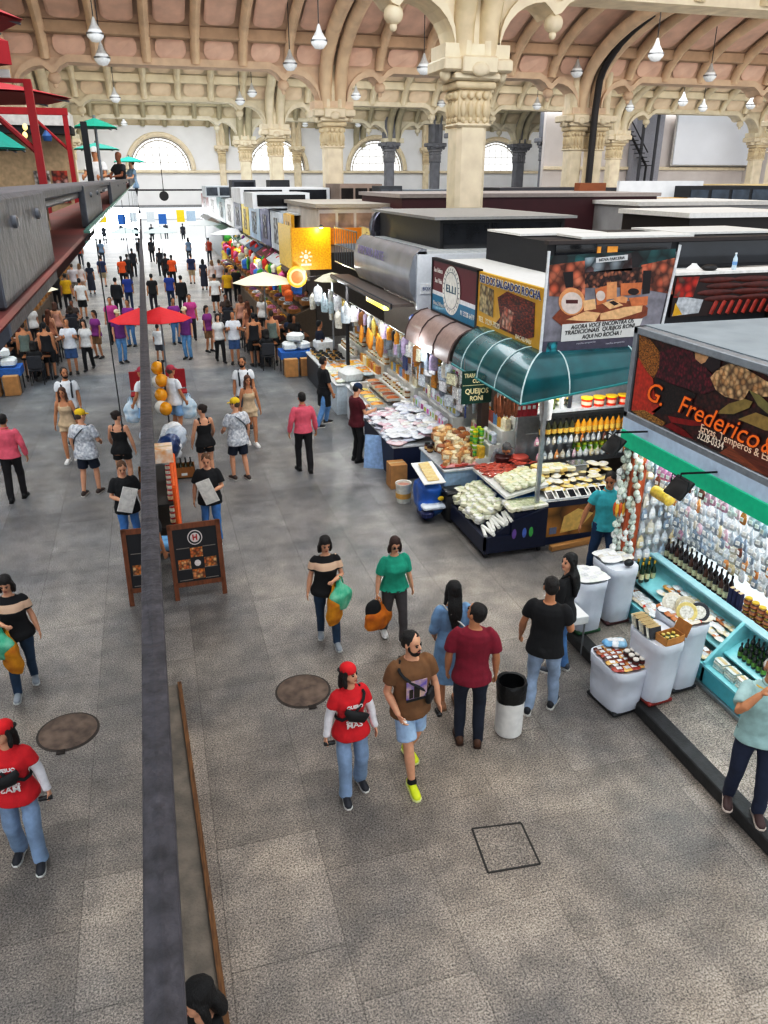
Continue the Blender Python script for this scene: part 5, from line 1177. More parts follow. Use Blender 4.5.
for k in range(16): hangs.put((4.85+.06*(k % 3), 20.2+.3*k, 2.75-.12*(k % 4)), R_.uniform(0, 3), 'pale pack or utensil hung at the canopy front near the metal cage', 'packet', 'pale packs near the metal cage', m=hang_m[(0, 1, 4, 7)[k % 4]], scale=R_.uniform(1, 1.5))
for k in range(7): sal.put((4.95+.05*(k % 3), 17.2+.3*k, 2.3), 0, 'orange net hung at the front under the silver fascia', 'net', 'orange nets', m=mat('e39a3a', rough=.5, var=.2), scale=(1.6, 1.6, 1.3))
# stall bodies behind the row
def stall(X0, X1, Y0, Y1, H, c, label, roofc='b9bcbc'):
    t = thing('market_stall', label, 'market stall', (X0, Y0, 0))
    MB().bx(.7, X1-X0, 0, Y1-Y0, 0, H-.06).build('back_wall', mat(c, rough=.6, var=.1), t, smooth=False)
    MB().bx(0, X1-X0, 0, Y1-Y0, H-.06, H).build('roof', mat(roofc, rough=.6, var=.08), t, smooth=False)
    return t
sv1 = stall(5.55, 9.5, 16.42, 21.4, 4.25, '57524e', 'stall with the curved silver fascia')
def ls(mb): return lo(mb, 5.55, 16.42)
PF = [(5.5, 3.2), (5.38, 3.45), (5.36, 3.8), (5.45, 4.15), (5.6, 4.3), (5.75, 4.3), (5.75, 3.2)]
ls(MB().prism(PF, 16.42, 21.3, 'XZ')).build('fascia', mat('a3a7ae', rough=.25, metal=.35, var=.12, scale=1.5), sv1, angle=60)
ls(MB().bx(5.52, 8.2, 16.36, 16.42, 3.05, 4.2)).build('end_panel', mat('dfe3e8', rough=.4, var=.04), sv1, smooth=False)
ls(MB().bx(5.6, 5.95, 16.34, 16.36, 3.38, 3.6)).build('notice', mat('eef0f2'), sv1, smooth=False)
text('BOX 2', sv1, (.22, -.09, 3.49), .1, mat('4a5a8a'), width=.25)
text('EMPORIO ARTE', sv1, (-.19, 3.2, 3.98), .3, mat('7d76b0', rough=.4), rot=(PI/2, 0, -PI/2), width=2.4)
ls(MB().bx(4.95, 5.5, 16.5, 22.5, 3.1, 3.16)).build('canopy', mat('6d625c', rough=.4), sv1, smooth=False)
MB().bx(4.97, 5.0, 16.5, 22.5, 3.06, 3.18).build('canopy_edge', mat('2e3a46', rough=.4), sv1, smooth=False).location = (-5.55, -16.42, 0)
o = MB().tube([(4.98, 20.6, 0), (4.98, 20.6, 3.1)], .05, 8).build('dark_post', mat('1b1c20', rough=.5)); tag(o, 'dark post holding the canopy edge under the silver fascia', 'post')
point('stall_bulb', (5.0, 17.6, 2.95), 60, (.9, .97, 1)); point('stall_bulb', (5.0, 20.2, 2.9), 55, (1, .97, .9)); point('stall_bulb', (4.9, 22.8, 2.9), 45, (.9, .97, 1)); point('stall_bulb', (4.85, 14.6, 2.6), 26, (.93, .97, 1)); point('stall_bulb', (6.6, 10.9, 2.75), 85, (1, .97, .92)); point('stall_bulb', (5.4, 11.9, 2.65), 45, (1, .96, .9)); point('stall_bulb', (5.0, 24.8, 2.8), 40, (1, .98, .95))
tb = thing('strip_lamp', 'bright yellow lit strip under the silver fascia canopy', 'lamp', (5.25, 18.6, 2.9)); MB().box((0, 0, 0), (.12, 1.6, .12)).build('tube', mat('f2e04a', rough=.4, emit=.9), tb, smooth=False)
for c, (x, y, z), l in (('2450a8', (5.45, 15.9, 2.8), 'rolled blue tarpaulin under the end of the silver fascia'), ('d9602a', (5.62, 15.1, 2.5), 'orange packet hanging board beside the brown awning')):
    o = voxel(MB().tube([(0, -.5, 0), (0, .5, .04)], .12, 10) if c[0] == '2' else MB().box((0, 0, 0), (.12, .6, .45), bev=.03), 'tarpaulin' if c[0] == '2' else 'display_board', mat(c, rough=.4, var=.3, bump=.4), None, .03, 2, .015, 8); o.location = (x, y, z); tag(o, l, 'tarpaulin' if c[0] == '2' else 'board')
# metal cage, silver dome
cg = thing('metal_cage', 'see-through metal cage with shelves beyond the silver fascia', 'cage', (5.5, 21.5, 3.35))
q = MB()
for z in (0, .5, 1.0): q.tube([(0, 0, z), (0, 2.7, z)], .022, 5); q.tube([(.8, 0, z), (.8, 2.7, z)], .022, 5)
for k in range(10): q.tube([(0, k*.3, 0), (0, k*.3, 1)], .012, 4)
for k in range(4): q.tube([(k*.27, 0, 0), (k*.27, 0, 1)], .014, 4)
q.build('bars', mat('8b9095', rough=.35, metal=.7), cg); MB().bx(.02, .8, .1, 2.6, .48, .52).build('shelf', mat('6a7078'), cg, smooth=False); MB().bx(.85, .9, 0, 2.7, 0, 1).build('back_panel', mat('5a646c', rough=.4, var=.3, scale=4), cg, smooth=False)
dm = P_(MB().lathe([(.001, -.15), (.5, -.13), (.52, 0), (.5, .13), (.001, .15)], 26, axis='Y'), 'round_sign', mat('6d6a78', rough=.3, metal=.5, var=.2), 'sign', (('rim', MB().tube([(.51*math.cos(2*PI*i/26), 0, .51*math.sin(2*PI*i/26)) for i in range(27)], .04, 6), mat('8d8f96', metal=.6, rough=.3)),))
dm.put((6.55, 22.2, 4.42), .3, 'grey round drum sign on top of the metal cage')
op = thing('table_parasol', 'small cream parasol half hidden under the metal cage', 'parasol', (5.1, 22.9, 2.95)); MB().lathe([(.55, 0), (.3, .14), (.02, .22)], 8).build('canopy', mat('e6dfc0', rough=.7), op, angle=20); MB().tube([(0, 0, -2.95), (0, 0, .2)], .03, 6).build('pole', mat('8b8f94'), op)
# glazed dark cabin further right
c2 = thing('roof_cabin', 'dark cabin with glazed front and grey flat roof around the big column', 'cabin', (6.25, 17.0, 3.3))
def l2(mb): return lo(mb, 6.25, 17, 3.3)
l2(MB().bx(6.25, 9.3, 17.0, 21.8, 3.3, 4.86)).build('wall', mat('2b2b2e', rough=.5, var=.2), c2, smooth=False)
for x0, x1 in ((6.32, 7.4), (7.48, 9.2)): l2(MB().bx(x0, x1, 16.96, 17.0, 3.6, 4.78)).build('window', mat('2a2c30', rough=.12, var=.4, scale=2.5, coat=.7), c2, smooth=False)
l2(MB().bx(6.05, 9.5, 16.8, 22.0, 4.86, 4.92)).build('roof', mat('9b9a98', rough=.6, var=.08), c2, smooth=False)
for x in (6.7, 7.3): 
    l2(MB().bx(x, x+.45, 16.93, 16.95, 3.75, 4.25)).build('stacked_trays', mat('b9bcc0', rough=.5, var=.3, scale=16), c2, smooth=False)
# ------------------------------------------------------------------ stalls farther up the aisle
bounds = [293, 284, 271, 261, 250, 243, 235, 227, 219, 211, 204]
YB = [PX(x, 228, 5.2).y for x in bounds]
specs = [('d9a52a', 'gold sign'), ('c3ccd6', 'pale poster sign'), ('1a2470', 'deep blue sign'), ('a9c6e0', 'light blue sign'), ('e6c82a', 'bright yellow sign'), ('262d4a', 'navy banner'), ('e6e8ea', 'white banner'), ('2f6a70', 'teal banner'), ('d6dade', 'pale grey banner'), ('7a3030', 'dark red banner')]
for (c, nm), y0, y1 in zip(specs, YB[:-1], YB[1:]):
    y0 += .15
    t = stall(5.3, 9.4, y0, y1, 4.5, '6a645e', 'far market stall with a %s over the aisle' % nm, 'c6cacb')
    MB().bx(-.12, 0, .05, y1-y0-.05, 2.95, 4.45).build('sign_panel', mat(c, rough=.4, var=.2, scale=1.5), t, smooth=False)
    MB().bx(-.13, -.12, (y1-y0)*.3, (y1-y0)*.7, 3.2, 4.2).build('sign_picture', vor('e6e6e2', c, '5a5a60', 6), t, smooth=False)
    MB().prism([(-.4, 2.5), (0, 2.75), (0, 2.7), (-.4, 2.45)], 0, y1-y0, 'XZ').build('awning', mat({'d': '5a4a3a', 'c': 'd9dcde', '1': '7a2a2a', 'a': '3a5a7a', 'e': 'c9ced2', '2': '2f5a4a', '7': '8a8d90'}[c[0]], rough=.5), t, smooth=False)
    point('stall_bulb', (4.9, (y0+y1)/2, 2.3), 45, (1, .97, .92))
# yellow panel with emblem, facing the camera
yp = thing('shop_sign', 'glowing yellow patterned sign panel with a small pale crown emblem', 'sign', (4.5, 26.0, 2.93))
MB().bx(0, 1.28, 0, .12, 0, 1.3).build('panel', mat('e0a214', rough=.4, var=.25, scale=18, second='b97d10', emit=.25), yp, smooth=False)
MB().bx(-.02, .0, .1, 2.6, 0, 1.35).build('side_panel', mat('d9b34a', rough=.4, var=.15, emit=.1), yp, smooth=False)
EM = mat('f0e6d0', rough=.5)
for i in range(8): a = 2*PI*i/8; MB().box((.44+.16*math.cos(a), -.012, .42+.16*math.sin(a)), (.05, .01, .09), ry=-(a-PI/2)).build('emblem_ray', EM, yp, smooth=False)
MB().lathe([(.08, -.015), (.0, -.02)], 14, (.44, 0, .42), 'Y').build('emblem', EM, yp); MB().box((.44, -.012, .17), (.34, .01, .06)).build('emblem_base', EM, yp, smooth=False)
sp_ = thing('spot_lamp', 'small bright spot lamp above the glowing yellow sign', 'lamp', (5.45, 25.9, 4.25)); MB().lathe([(.03, .08), (.09, 0)], 12).build('shade', mat('3a3a3a'), sp_); MB().ell((0, 0, -.01), (.07, .07, .04)).build('bulb', mat('fff2b0', emit=6), sp_)
point('sign_lamp', (5.4, 25.7, 4.15), 25, (1, .85, .3), .04)
o = MB().bx(5.75, 9, 26.1, 26.2, 3.7, 4.2).build('yellow_band', mat('d98a1e', rough=.4)); tag(o, 'orange yellow roof band right of the glowing yellow sign', 'sign')
rs = thing('round_sign', 'round orange and yellow sign below the glowing yellow panel', 'sign', tuple(PY(297, 277, 25.6)))
MB().lathe([(.33, .03), (.33, -.03), (.0, -.03)], 28, axis='Y').build('disc', mat('e9b02a', rough=.4, emit=.15), rs); MB().lathe([(.26, -.035), (.26, -.04), (0, -.04)], 26, axis='Y').build('inner_disc', mat('f0d890', rough=.4, emit=.1), rs); MB().lathe([(.2, -.042), (.2, -.046), (0, -.046)], 24, axis='Y').build('mark', mat('d9702a', rough=.4), rs)
MB().tube([(.33, 0, 0), (.9, 0, 0)], .02, 6).build('bracket', DARK, rs)
# parasols
def parasol(loc, r, h, c, label, n=8, val=0., pole='8b8f94', z0=0, drop=.32):
    t = thing('parasol', label, 'parasol', loc)
    pr = [(r, h-drop), (r*.55, h-drop*.45), (.03, h)]
    m = MB().lathe(([(r, h-drop-val)] if val else [])+pr+[(r*.5, h-drop*.5-.02), (r*.98, h-drop-.015)], n)
    m.build('canopy', mat(c, rough=.65, var=.06), t, angle=15); MB().tube([(0, 0, z0), (0, 0, h+.05)], .025, 8).build('pole', mat(pole, rough=.4, metal=.4), t)
    q = MB()
    for i in range(n): a = 2*PI*i/n; q.tube([(0, 0, h-.06), (r*.97*math.cos(a), r*.97*math.sin(a), h-drop-.03)], .01, 4)
    q.build('rib', mat(pole), t)
    return t
p = G(264, 283, 2.5); parasol((p.x, p.y, 0), 1.05, 2.85, 'ece3c4', 'cream parasol over the crowded tables beside the round orange sign')
p = PY(232, 236, 48); parasol((p.x, p.y, 0), 1.25, p.z+.45, 'e9ecee', 'white parasol far up the aisle before the bright yellow sign')
p = PY(205, 226, 57); parasol((p.x, p.y, 0), 1.1, p.z+.4, 'dfe6e6', 'pale parasol furthest up the aisle')
parasol((.14, 22.5, 0), .84, 2.45, 'd8202a', 'red parasol standing against the mezzanine bar')
p = PY(152, 232, 52); parasol((max(.9, p.x), p.y, 0), 1.0, p.z+.3, 'c9dfe0', 'pale green parasol far up the left side of the aisle')
# fruit stands and goods
crate = P_(MB().bx(-.3, .3, -.22, .22, 0, .16), 'fruit_crate', mat('a9793f', rough=.7), 'crate', (('fruit', MB().ell((0, 0, .15), (.27, .2, .12), n=12, k=8), vor('c9302a', 'e0a02a', '6fae3a', 14)),))
fcm = [vor(*c, 14) for c in (('c9302a', 'd9553a', '8a1a1a'), ('e0a02a', 'f0c24a', 'c97a1a'), ('6fae3a', '8fc24a', '3a7a2a'), ('dfe3e6', 'c3ccd6', 'e9e4da'), ('d97aa0', 'e6a0b9', 'b04a7a'), ('7a3a8a', '4a2a5a', 'a05ab0'))]
pl_ = ('red', 'orange', 'green', 'white', 'pink', 'purple')
rr_ = random.Random(3)
for i in range(3):
    for j in range(20):
        y = 29.5+j*1.15; k = rr_.randrange(6)
        o = crate.put((4.55+i*.5, y, .75+i*.28), PI/2, 'fruit crate on the stepped stands along the far stalls, %s goods' % pl_[k], 'crate', '%s crates on the far stands' % pl_[k])
        s0 = o.children[0].material_slots[0]; s0.link = 'OBJECT'; s0.material = fcm[k]
for j in range(7):
    t = thing('fruit_stand', 'stepped stand carrying crates along the far stalls', 'stand', (4.3, 29.0+j*3.4, 0), group='stepped fruit stands')
    MB().hexa([(0, 0, 0), (1.5, 0, 0), (1.5, 3.3, 0), (0, 3.3, 0), (0, 0, .72), (1.5, 0, 1.3), (1.5, 3.3, 1.3), (0, 3.3, .72)]).build('stand', mat('6a5a4a', rough=.7), t, smooth=False)
hm2 = [mat(c, rough=.45, var=.3, scale=14) for c in ('d9352a', 'e6a02a', 'f0d04a', '4fae4a', 'e6e6e2', '3a7ac9', 'd96a9a', 'f0e6d0', '7a3a8a', 'e0702a')]
for tr__ in range(3):
    for k in range(34): hangs.put((4.55+.35*tr__+rr_.uniform(-.15, .15), 27.8+k*.7+rr_.uniform(-.2, .2), 2.15+.3*tr__+rr_.uniform(-.15, .15)), rr_.uniform(0, 3), 'colourful pack hung over the crates of the far stalls, %s tier' % ('front', 'middle', 'rear')[tr__], 'packet', 'packs over the far crates, %s tier' % ('front', 'middle', 'rear')[tr__], m=hm2[rr_.randrange(10)], scale=(rr_.uniform(1.4, 2.6), rr_.uniform(1.4, 2.6), rr_.uniform(.9, 1.5)))
# tables under the cream parasol
def table(x, y, label, c='8a5a35', w_=.8):
    t = thing('dining_table', label, 'table', (x, y, 0)); MB().bx(-w_/2, w_/2, -.4, .4, .71, .75, bev=.01).build('tabletop', mat(c, rough=.45, var=.2), t, smooth=False)
    for sx in (-1, 1):
        for sy in (-1, 1): MB().tube([(sx*(w_/2-.05), sy*.34, 0), (sx*(w_/2-.05), sy*.34, .71)], .02, 6).build('leg', DARK, t)
    return t
tabs = [(3.35, 25.6), (4.6, 26.6), (3.3, 28.2), (4.5, 29.0-.6), (3.5, 30.6), (2.9, 32.6)]
for i, (x, y) in enumerate(tabs): table(x, y, ('small wooden table nearest the aisle end under the cream parasol', 'small wooden table beside the grill counter', 'second wooden table along the aisle edge', 'wooden table behind the cream parasol pole', 'third wooden table along the aisle edge', 'furthest wooden table along the aisle edge')[i])
pt_ = P_(MB().lathe([(.05, 0), (.11, .015), (.12, .02)], 16), 'plate', mat('efeeea', rough=.3), 'plate')
for x, y in tabs[:4]:
    for dx in (-.2, .2): pt_.put((x+dx, y+.1, .75), 0, 'white plate on a wooden table under the cream parasol', group='white plates')
# white sacks on a blue draped table with cartons
wt = thing('draped_table', 'small table under a blue cloth heaped with white sacks at the end of the restaurant', 'table', (4.15, 24.2, 0)); MB().bx(-.5, .5, -.35, .35, .62, .70).build('tabletop', WHT, wt, smooth=False); MB().bx(-.52, .52, -.37, .37, .5, .72).build('blue_cloth', mat('2f6ab0', rough=.7, bump=.4), wt, smooth=False)
for sx in (-.45, .45):
    for sy in (-.3, .3): MB().tube([(sx, sy, 0), (sx, sy, .55)], .02, 6).build('leg', DARK, wt)
for i, (x, y, z) in enumerate(((3.95, 24.2, .72), (4.35, 24.25, .72), (4.15, 24.15, 1.0))): big.put((x, y, z), .5*i, 'white sack heaped on the blue draped table', group='white sacks on the blue draped table', scale=.8)
for x in (3.9, 4.4): cp_.put((x, 23.75, 0), 0, 'tall brown carton on the floor before the blue draped table', group='cartons before the blue table', scale=(1.2, 1, 1.1))
wst = P_(MB().box((0, 0, .2), (.55, .5, .4), bev=.06), 'white_crate', mat('e6e8ea', rough=.4, var=.1), 'crate'); wst.put((4.85, 23.2, .8), .1, 'bulky white crate beside the standing man in navy'); 
# ------------------------------------------------------------------ roofs and cabins behind
def rb(name, px0, px1, pt, pb, Y, depth, c, label, cat='cabin', trim=None, zb_=None, wins=0, winc='20242a'):
    a = PY(px0, pt, Y); b = PY(px1, pb, Y)
    t = thing(name, label, cat, (a.x, Y, 0)); w_ = b.x-a.x; z0 = b.z if zb_ is None else zb_
    MB().bx(0, w_, 0, depth, z0, a.z).build('wall', mat(c, rough=.55, var=.1, scale=2), t, smooth=False)
    if trim: MB().bx(-.1, w_+.1, -.1, depth+.1, a.z, a.z+.12).build('roof', mat(trim, rough=.6, var=.06), t, smooth=False)
    for k in range(wins): MB().bx(w_*(k+.08)/wins, w_*(k+.92)/wins, -.03, 0, z0+(a.z-z0)*.15, a.z-(a.z-z0)*.12).build('window', mat(winc, rough=.15, var=.35, scale=2), t, smooth=False)
    return t
rb('roof_cabin', 318, 425, 208, 240, 26.6, 6, 'c9c3be', 'low grey white cabin roof above the glowing yellow sign', trim='aaa39a', zb_=3.4, wins=6, winc='a38f82')
rb('roof_band', 402, 655, 198, 211, 25.2, 5, '4a2028', 'long dark maroon roof edge behind the glazed cabin', 'roof', trim='9a9290', zb_=3.2)
rb('roof_cabin', 640, 768, 206, 222, 22.5, 4, '9b9a9a', 'long pale grey roof at the right behind the dark roof cabin', 'roof', trim='d3d1cd', zb_=3.4)
rb('roof_slab', 690, 800, 218, 236, 17.5, 3, '2b2624', 'dark roof with white panels at the right edge', 'roof', trim='efeeea', zb_=3.4)
rb('mesh_cage', 690, 768, 186, 206, 30, 2.5, '25272c', 'dark mesh cage full of boxes on a far right roof', 'cage', wins=4, winc='3a4450', zb_=4.2)
rb('pigeonhole_rack', 698, 768, 184, 194, 33, .6, 'c9b48a', 'beige pigeonhole rack on a far right roof', 'rack', wins=8, winc='7a6a4a', zb_=4.4)
rb('white_partition', 620, 700, 181, 206, 31, .2, 'dfe2e6', 'white partition wall on a far right roof', 'partition', zb_=3.8)
rb('gold_cabinet', 663, 686, 198, 208, 26, .8, 'b98f4a', 'small gold fronted cabinet on the pale grey roof', 'cabinet', wins=1, winc='c9a86a')
rb('plain_board', 580, 605, 183, 196, 29, .4, '8a5433', 'brown board standing on the roofs below the twin columns', 'board')
rb('roof_cabin', 500, 620, 188, 197, 34, 3, '3a3a40', 'dark low cabin beyond the maroon roof edge', wins=5, zb_=4.2, winc='55524c')
rb('vent_unit', 380, 402, 186, 202, 32, 1.2, '3c3f44', 'dark grey vent unit on a roof between the columns', 'vent unit', wins=2, winc='55595f', zb_=4.4)
rb('roof_cabin', 340, 382, 184, 198, 36, 3, '8a7a70', 'brown low cabin right of the second big column', wins=3, winc='2a2624', zb_=4)
rb('roof_cabin', 403, 560, 190, 199, 38, 3, '6a727a', 'grey low cabin behind the big near column', wins=6, winc='30353c', zb_=4)
rb('roof_cabin', 240, 330, 188, 203, 38, 4, 'e3e6ea', 'white cabin with dark windows above the far stalls', wins=2, winc='23262c')
rb('roof_cabin', 252, 310, 193, 208, 33, 3, 'd0d3d6', 'white framed box with one wide dark opening above the far stalls', wins=1, winc='17181c')
rb('vent_unit', 270, 290, 180, 192, 44, 1.5, '33363c', 'dark vent unit beside the third big column', 'vent unit', zb_=4.4)
rb('roof_cabin', 232, 256, 180, 190, 50, 2, '3a3e46', 'dark screen on a far roof left of the third column', wins=1, winc='22252b', zb_=4.6)
rb('roof_cabin', 205, 245, 186, 197, 55, 3, 'b9c0c6', 'pale low cabin at the far end of the stalls', wins=3, winc='4a5058')
rb('fence_panel', 545, 768, 196, 215, 42, .2, 'd6d9dd', 'long white low wall far across the hall', 'partition', zb_=2.5)
rb('roof_deck', 300, 640, 203, 220, 42, 4, '8a8d92', 'long grey roof far behind the columns', 'roof', zb_=3)
# plain backs to the blocks of stalls, closing the view between the roofs
for (x0, x1, y0, y1, z, c, l) in ((9.6, 16, 9.0, 16.3, 4.0, '4b4845', 'block of stalls behind the sausage picture'), (9.9, 21, 23.4, 34, 3.3, '6b6864', 'block of stalls around the maroon roof'), (14, 34, 12, 34, 3.2, '5a5856', 'block of stalls at the right of the hall'), (10, 20.8, 36, 55.5, 3.0, '77767a', 'far block of stalls across the hall before the twin columns'), (24, 33.5, 36, 55.5, 3.0, '77767a', 'far block of stalls across the hall behind the twin columns'), (5.5, 8.2, 62, 80, 2.9, '8b9096', 'far block of stalls at the entrance')):
    t = thing('stall_block', l, 'stall block', (x0, y0, 0)); MB().bx(0, x1-x0, 0, y1-y0, 0, z-.1).build('wall', mat(c, rough=.6, var=.15), t, smooth=False); MB().bx(-.1, x1-x0+.1, -.1, y1-y0+.1, z-.1, z).build('roof', mat('a9a8a6', rough=.6, var=.1), t, smooth=False)
# banners above the entrance and the hanging clock
for (px0, px1, pt, pb, c, l) in ((176, 185, 210, 222, 'e6c62a', 'yellow banner hanging left at the far entrance'), (186, 196, 211, 221, '9fb4c9', 'pale blue banner hanging beside the yellow banner at the far entrance'), (158, 167, 214, 224, '2f6ab0', 'blue banner hanging in the middle of the far entrance'), (146, 155, 212, 222, 'c9d4dc', 'white banner hanging at the left of the far entrance')):
    a = PY(px0, pt, 66); b = PY(px1, pb, 66); o = MB().bx(a.x, b.x, 66, 66.05, b.z, a.z).build('hanging_banner', mat(c, rough=.6, var=.15), smooth=False); tag(o, l, 'banner')
a = PY(165, 196, 66); ck = thing('round_clock', 'round dark clock hanging over the far entrance', 'clock', tuple(PY(164, 196, 66))); MB().lathe([(.35, .05), (.35, -.05), (0, -.05)], 20, axis='Y').build('face', mat('1c1c1e'), ck); MB().tube([(0, 0, .35), (0, 0, 3.0)], .03, 5).build('rod', DARK, ck)
q = MB(); q.tube([(-2, 66, PY(140, 190, 66).z), (6.5, 66, PY(190, 190, 66).z)], .06, 6); tag(q.build('banner_rail', DARK), 'dark rail carrying the banners over the far entrance', 'rail')
# iron stair, pipes and white screen by the right wall
wsn = thing('white_screen', 'huge plain white screen hanging before the right wall', 'screen', (33.0, 60.3, 6.3))
a = PY(680, 110, 60.3); b = PY(758, 165, 60.3)
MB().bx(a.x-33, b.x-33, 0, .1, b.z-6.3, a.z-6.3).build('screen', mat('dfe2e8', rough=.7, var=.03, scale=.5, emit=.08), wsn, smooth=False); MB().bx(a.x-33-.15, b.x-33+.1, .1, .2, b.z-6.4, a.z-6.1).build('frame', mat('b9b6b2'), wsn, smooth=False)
isr = thing('iron_stair', 'dark iron stair climbing the wall behind the twin columns', 'stair', tuple(PY(646, 166, 59.5)))
q = MB(); q.tube([(0, 0, -3.5), (0, 0, 0), (-2.0, 0, 2.6)], .09, 6); q.tube([(0, 0, 1.0), (-2.0, 0, 3.5)], .05, 6)
for k in range(9): q.bx(-.24*k-.16, -.24*k+.16, -.5, .5, .3*k, .3*k+.06)
q.build('flight', DARK, isr)
for px_ in (646, 660):
    a = PY(px_, 110, 59.5); o = MB().tube([(a.x, 59.5, 0), (a.x, 59.5, 12)], .12, 6).build('wall_pipe', mat('4a4c52')); tag(o, 'dark pipe on the wall, %s of the pair left of the white screen' % ('left' if px_ == 646 else 'right'), 'pipe')
wp_ = MB().bx(PY(640, 110, 60).x, PY(668, 110, 60).x, 60.2, 60.9, 0, 12).build('wall_pier', mat('9fa0a8', rough=.8)); struct(wp_)
# ------------------------------------------------------------------ pendant lamps
pd = thing('pendant_lamp', '', 'lamp')
MB().lathe([(.001, -.30), (.16, -.27), (.29, -.12), (.30, -.04), (.22, .1)], 18).build('globe', mat('dfe3e6', rough=.25, var=.08, emit=.12), pd)
MB().lathe([(.22, .1), (.12, .26), (.05, .46), (.03, .5)], 16).build('shade', mat('c3c5c6', rough=.35, metal=.3), pd); MB().lathe([(.31, -.06), (.31, .0)], 18, cap=False).build('rim', mat('7d8084', metal=.6, rough=.3), pd)
MB().tube([(0, 0, .5), (0, 0, 3.6)], .018, 5).build('cable', DARK, pd)
PD = Proto(pd)
lamps = [(95, 33, 8.6, 'grey glass pendant lamp nearest at the left, above a second white one'), (102, 57, 8.1, 'white pendant lamp just below the nearest left pendant'), (319, 40, 8.5, 'grey glass pendant lamp left of the arch over the second big column'), (290, 63, 7.4, 'white pendant lamp left of the second big column'), (656, 53, 8, 'pendant lamp hanging before the ribs right of the twin columns'), (577, 71, 6.4, 'pendant lamp hanging just left of the twin columns'), (710, 75, 6.4, 'pendant lamp hanging at the far right before the ribs'), (424, 67, 7.4, 'pendant lamp beside the capital of the big near column'),
 (115, 97, 5.4, None), (240, 100, 5, None), (252, 92, 5, None), (356, 95, 5, None), (441, 103, 4.5, None), (537, 105, 4.5, None), (630, 107, 4.5, None), (683, 101, 5, None), (703, 107, 4.6, None), (751, 104, 5, None), (122, 114, 3.8, None), (124, 123, 3.4, None), (127, 132, 2.8, None), (217, 122, 3.6, None), (223, 118, 3.6, None), (207, 130, 3, None), (203, 133, 2.6, None), (193, 139, 2.4, None), (390, 121, 3.2, None), (358, 124, 3.2, None), (305, 124, 3.2, None)]
for px_, py_, r, l in lamps:
    D = .62*770/(2*r); d = _ray(px_, py_)/770*D
    PD.put((d.x, d.y, CH+d.z), 0, l or 'small white pendant lamp among the distant rows of lamps', 'lamp', None if l else 'distant pendant lamps')
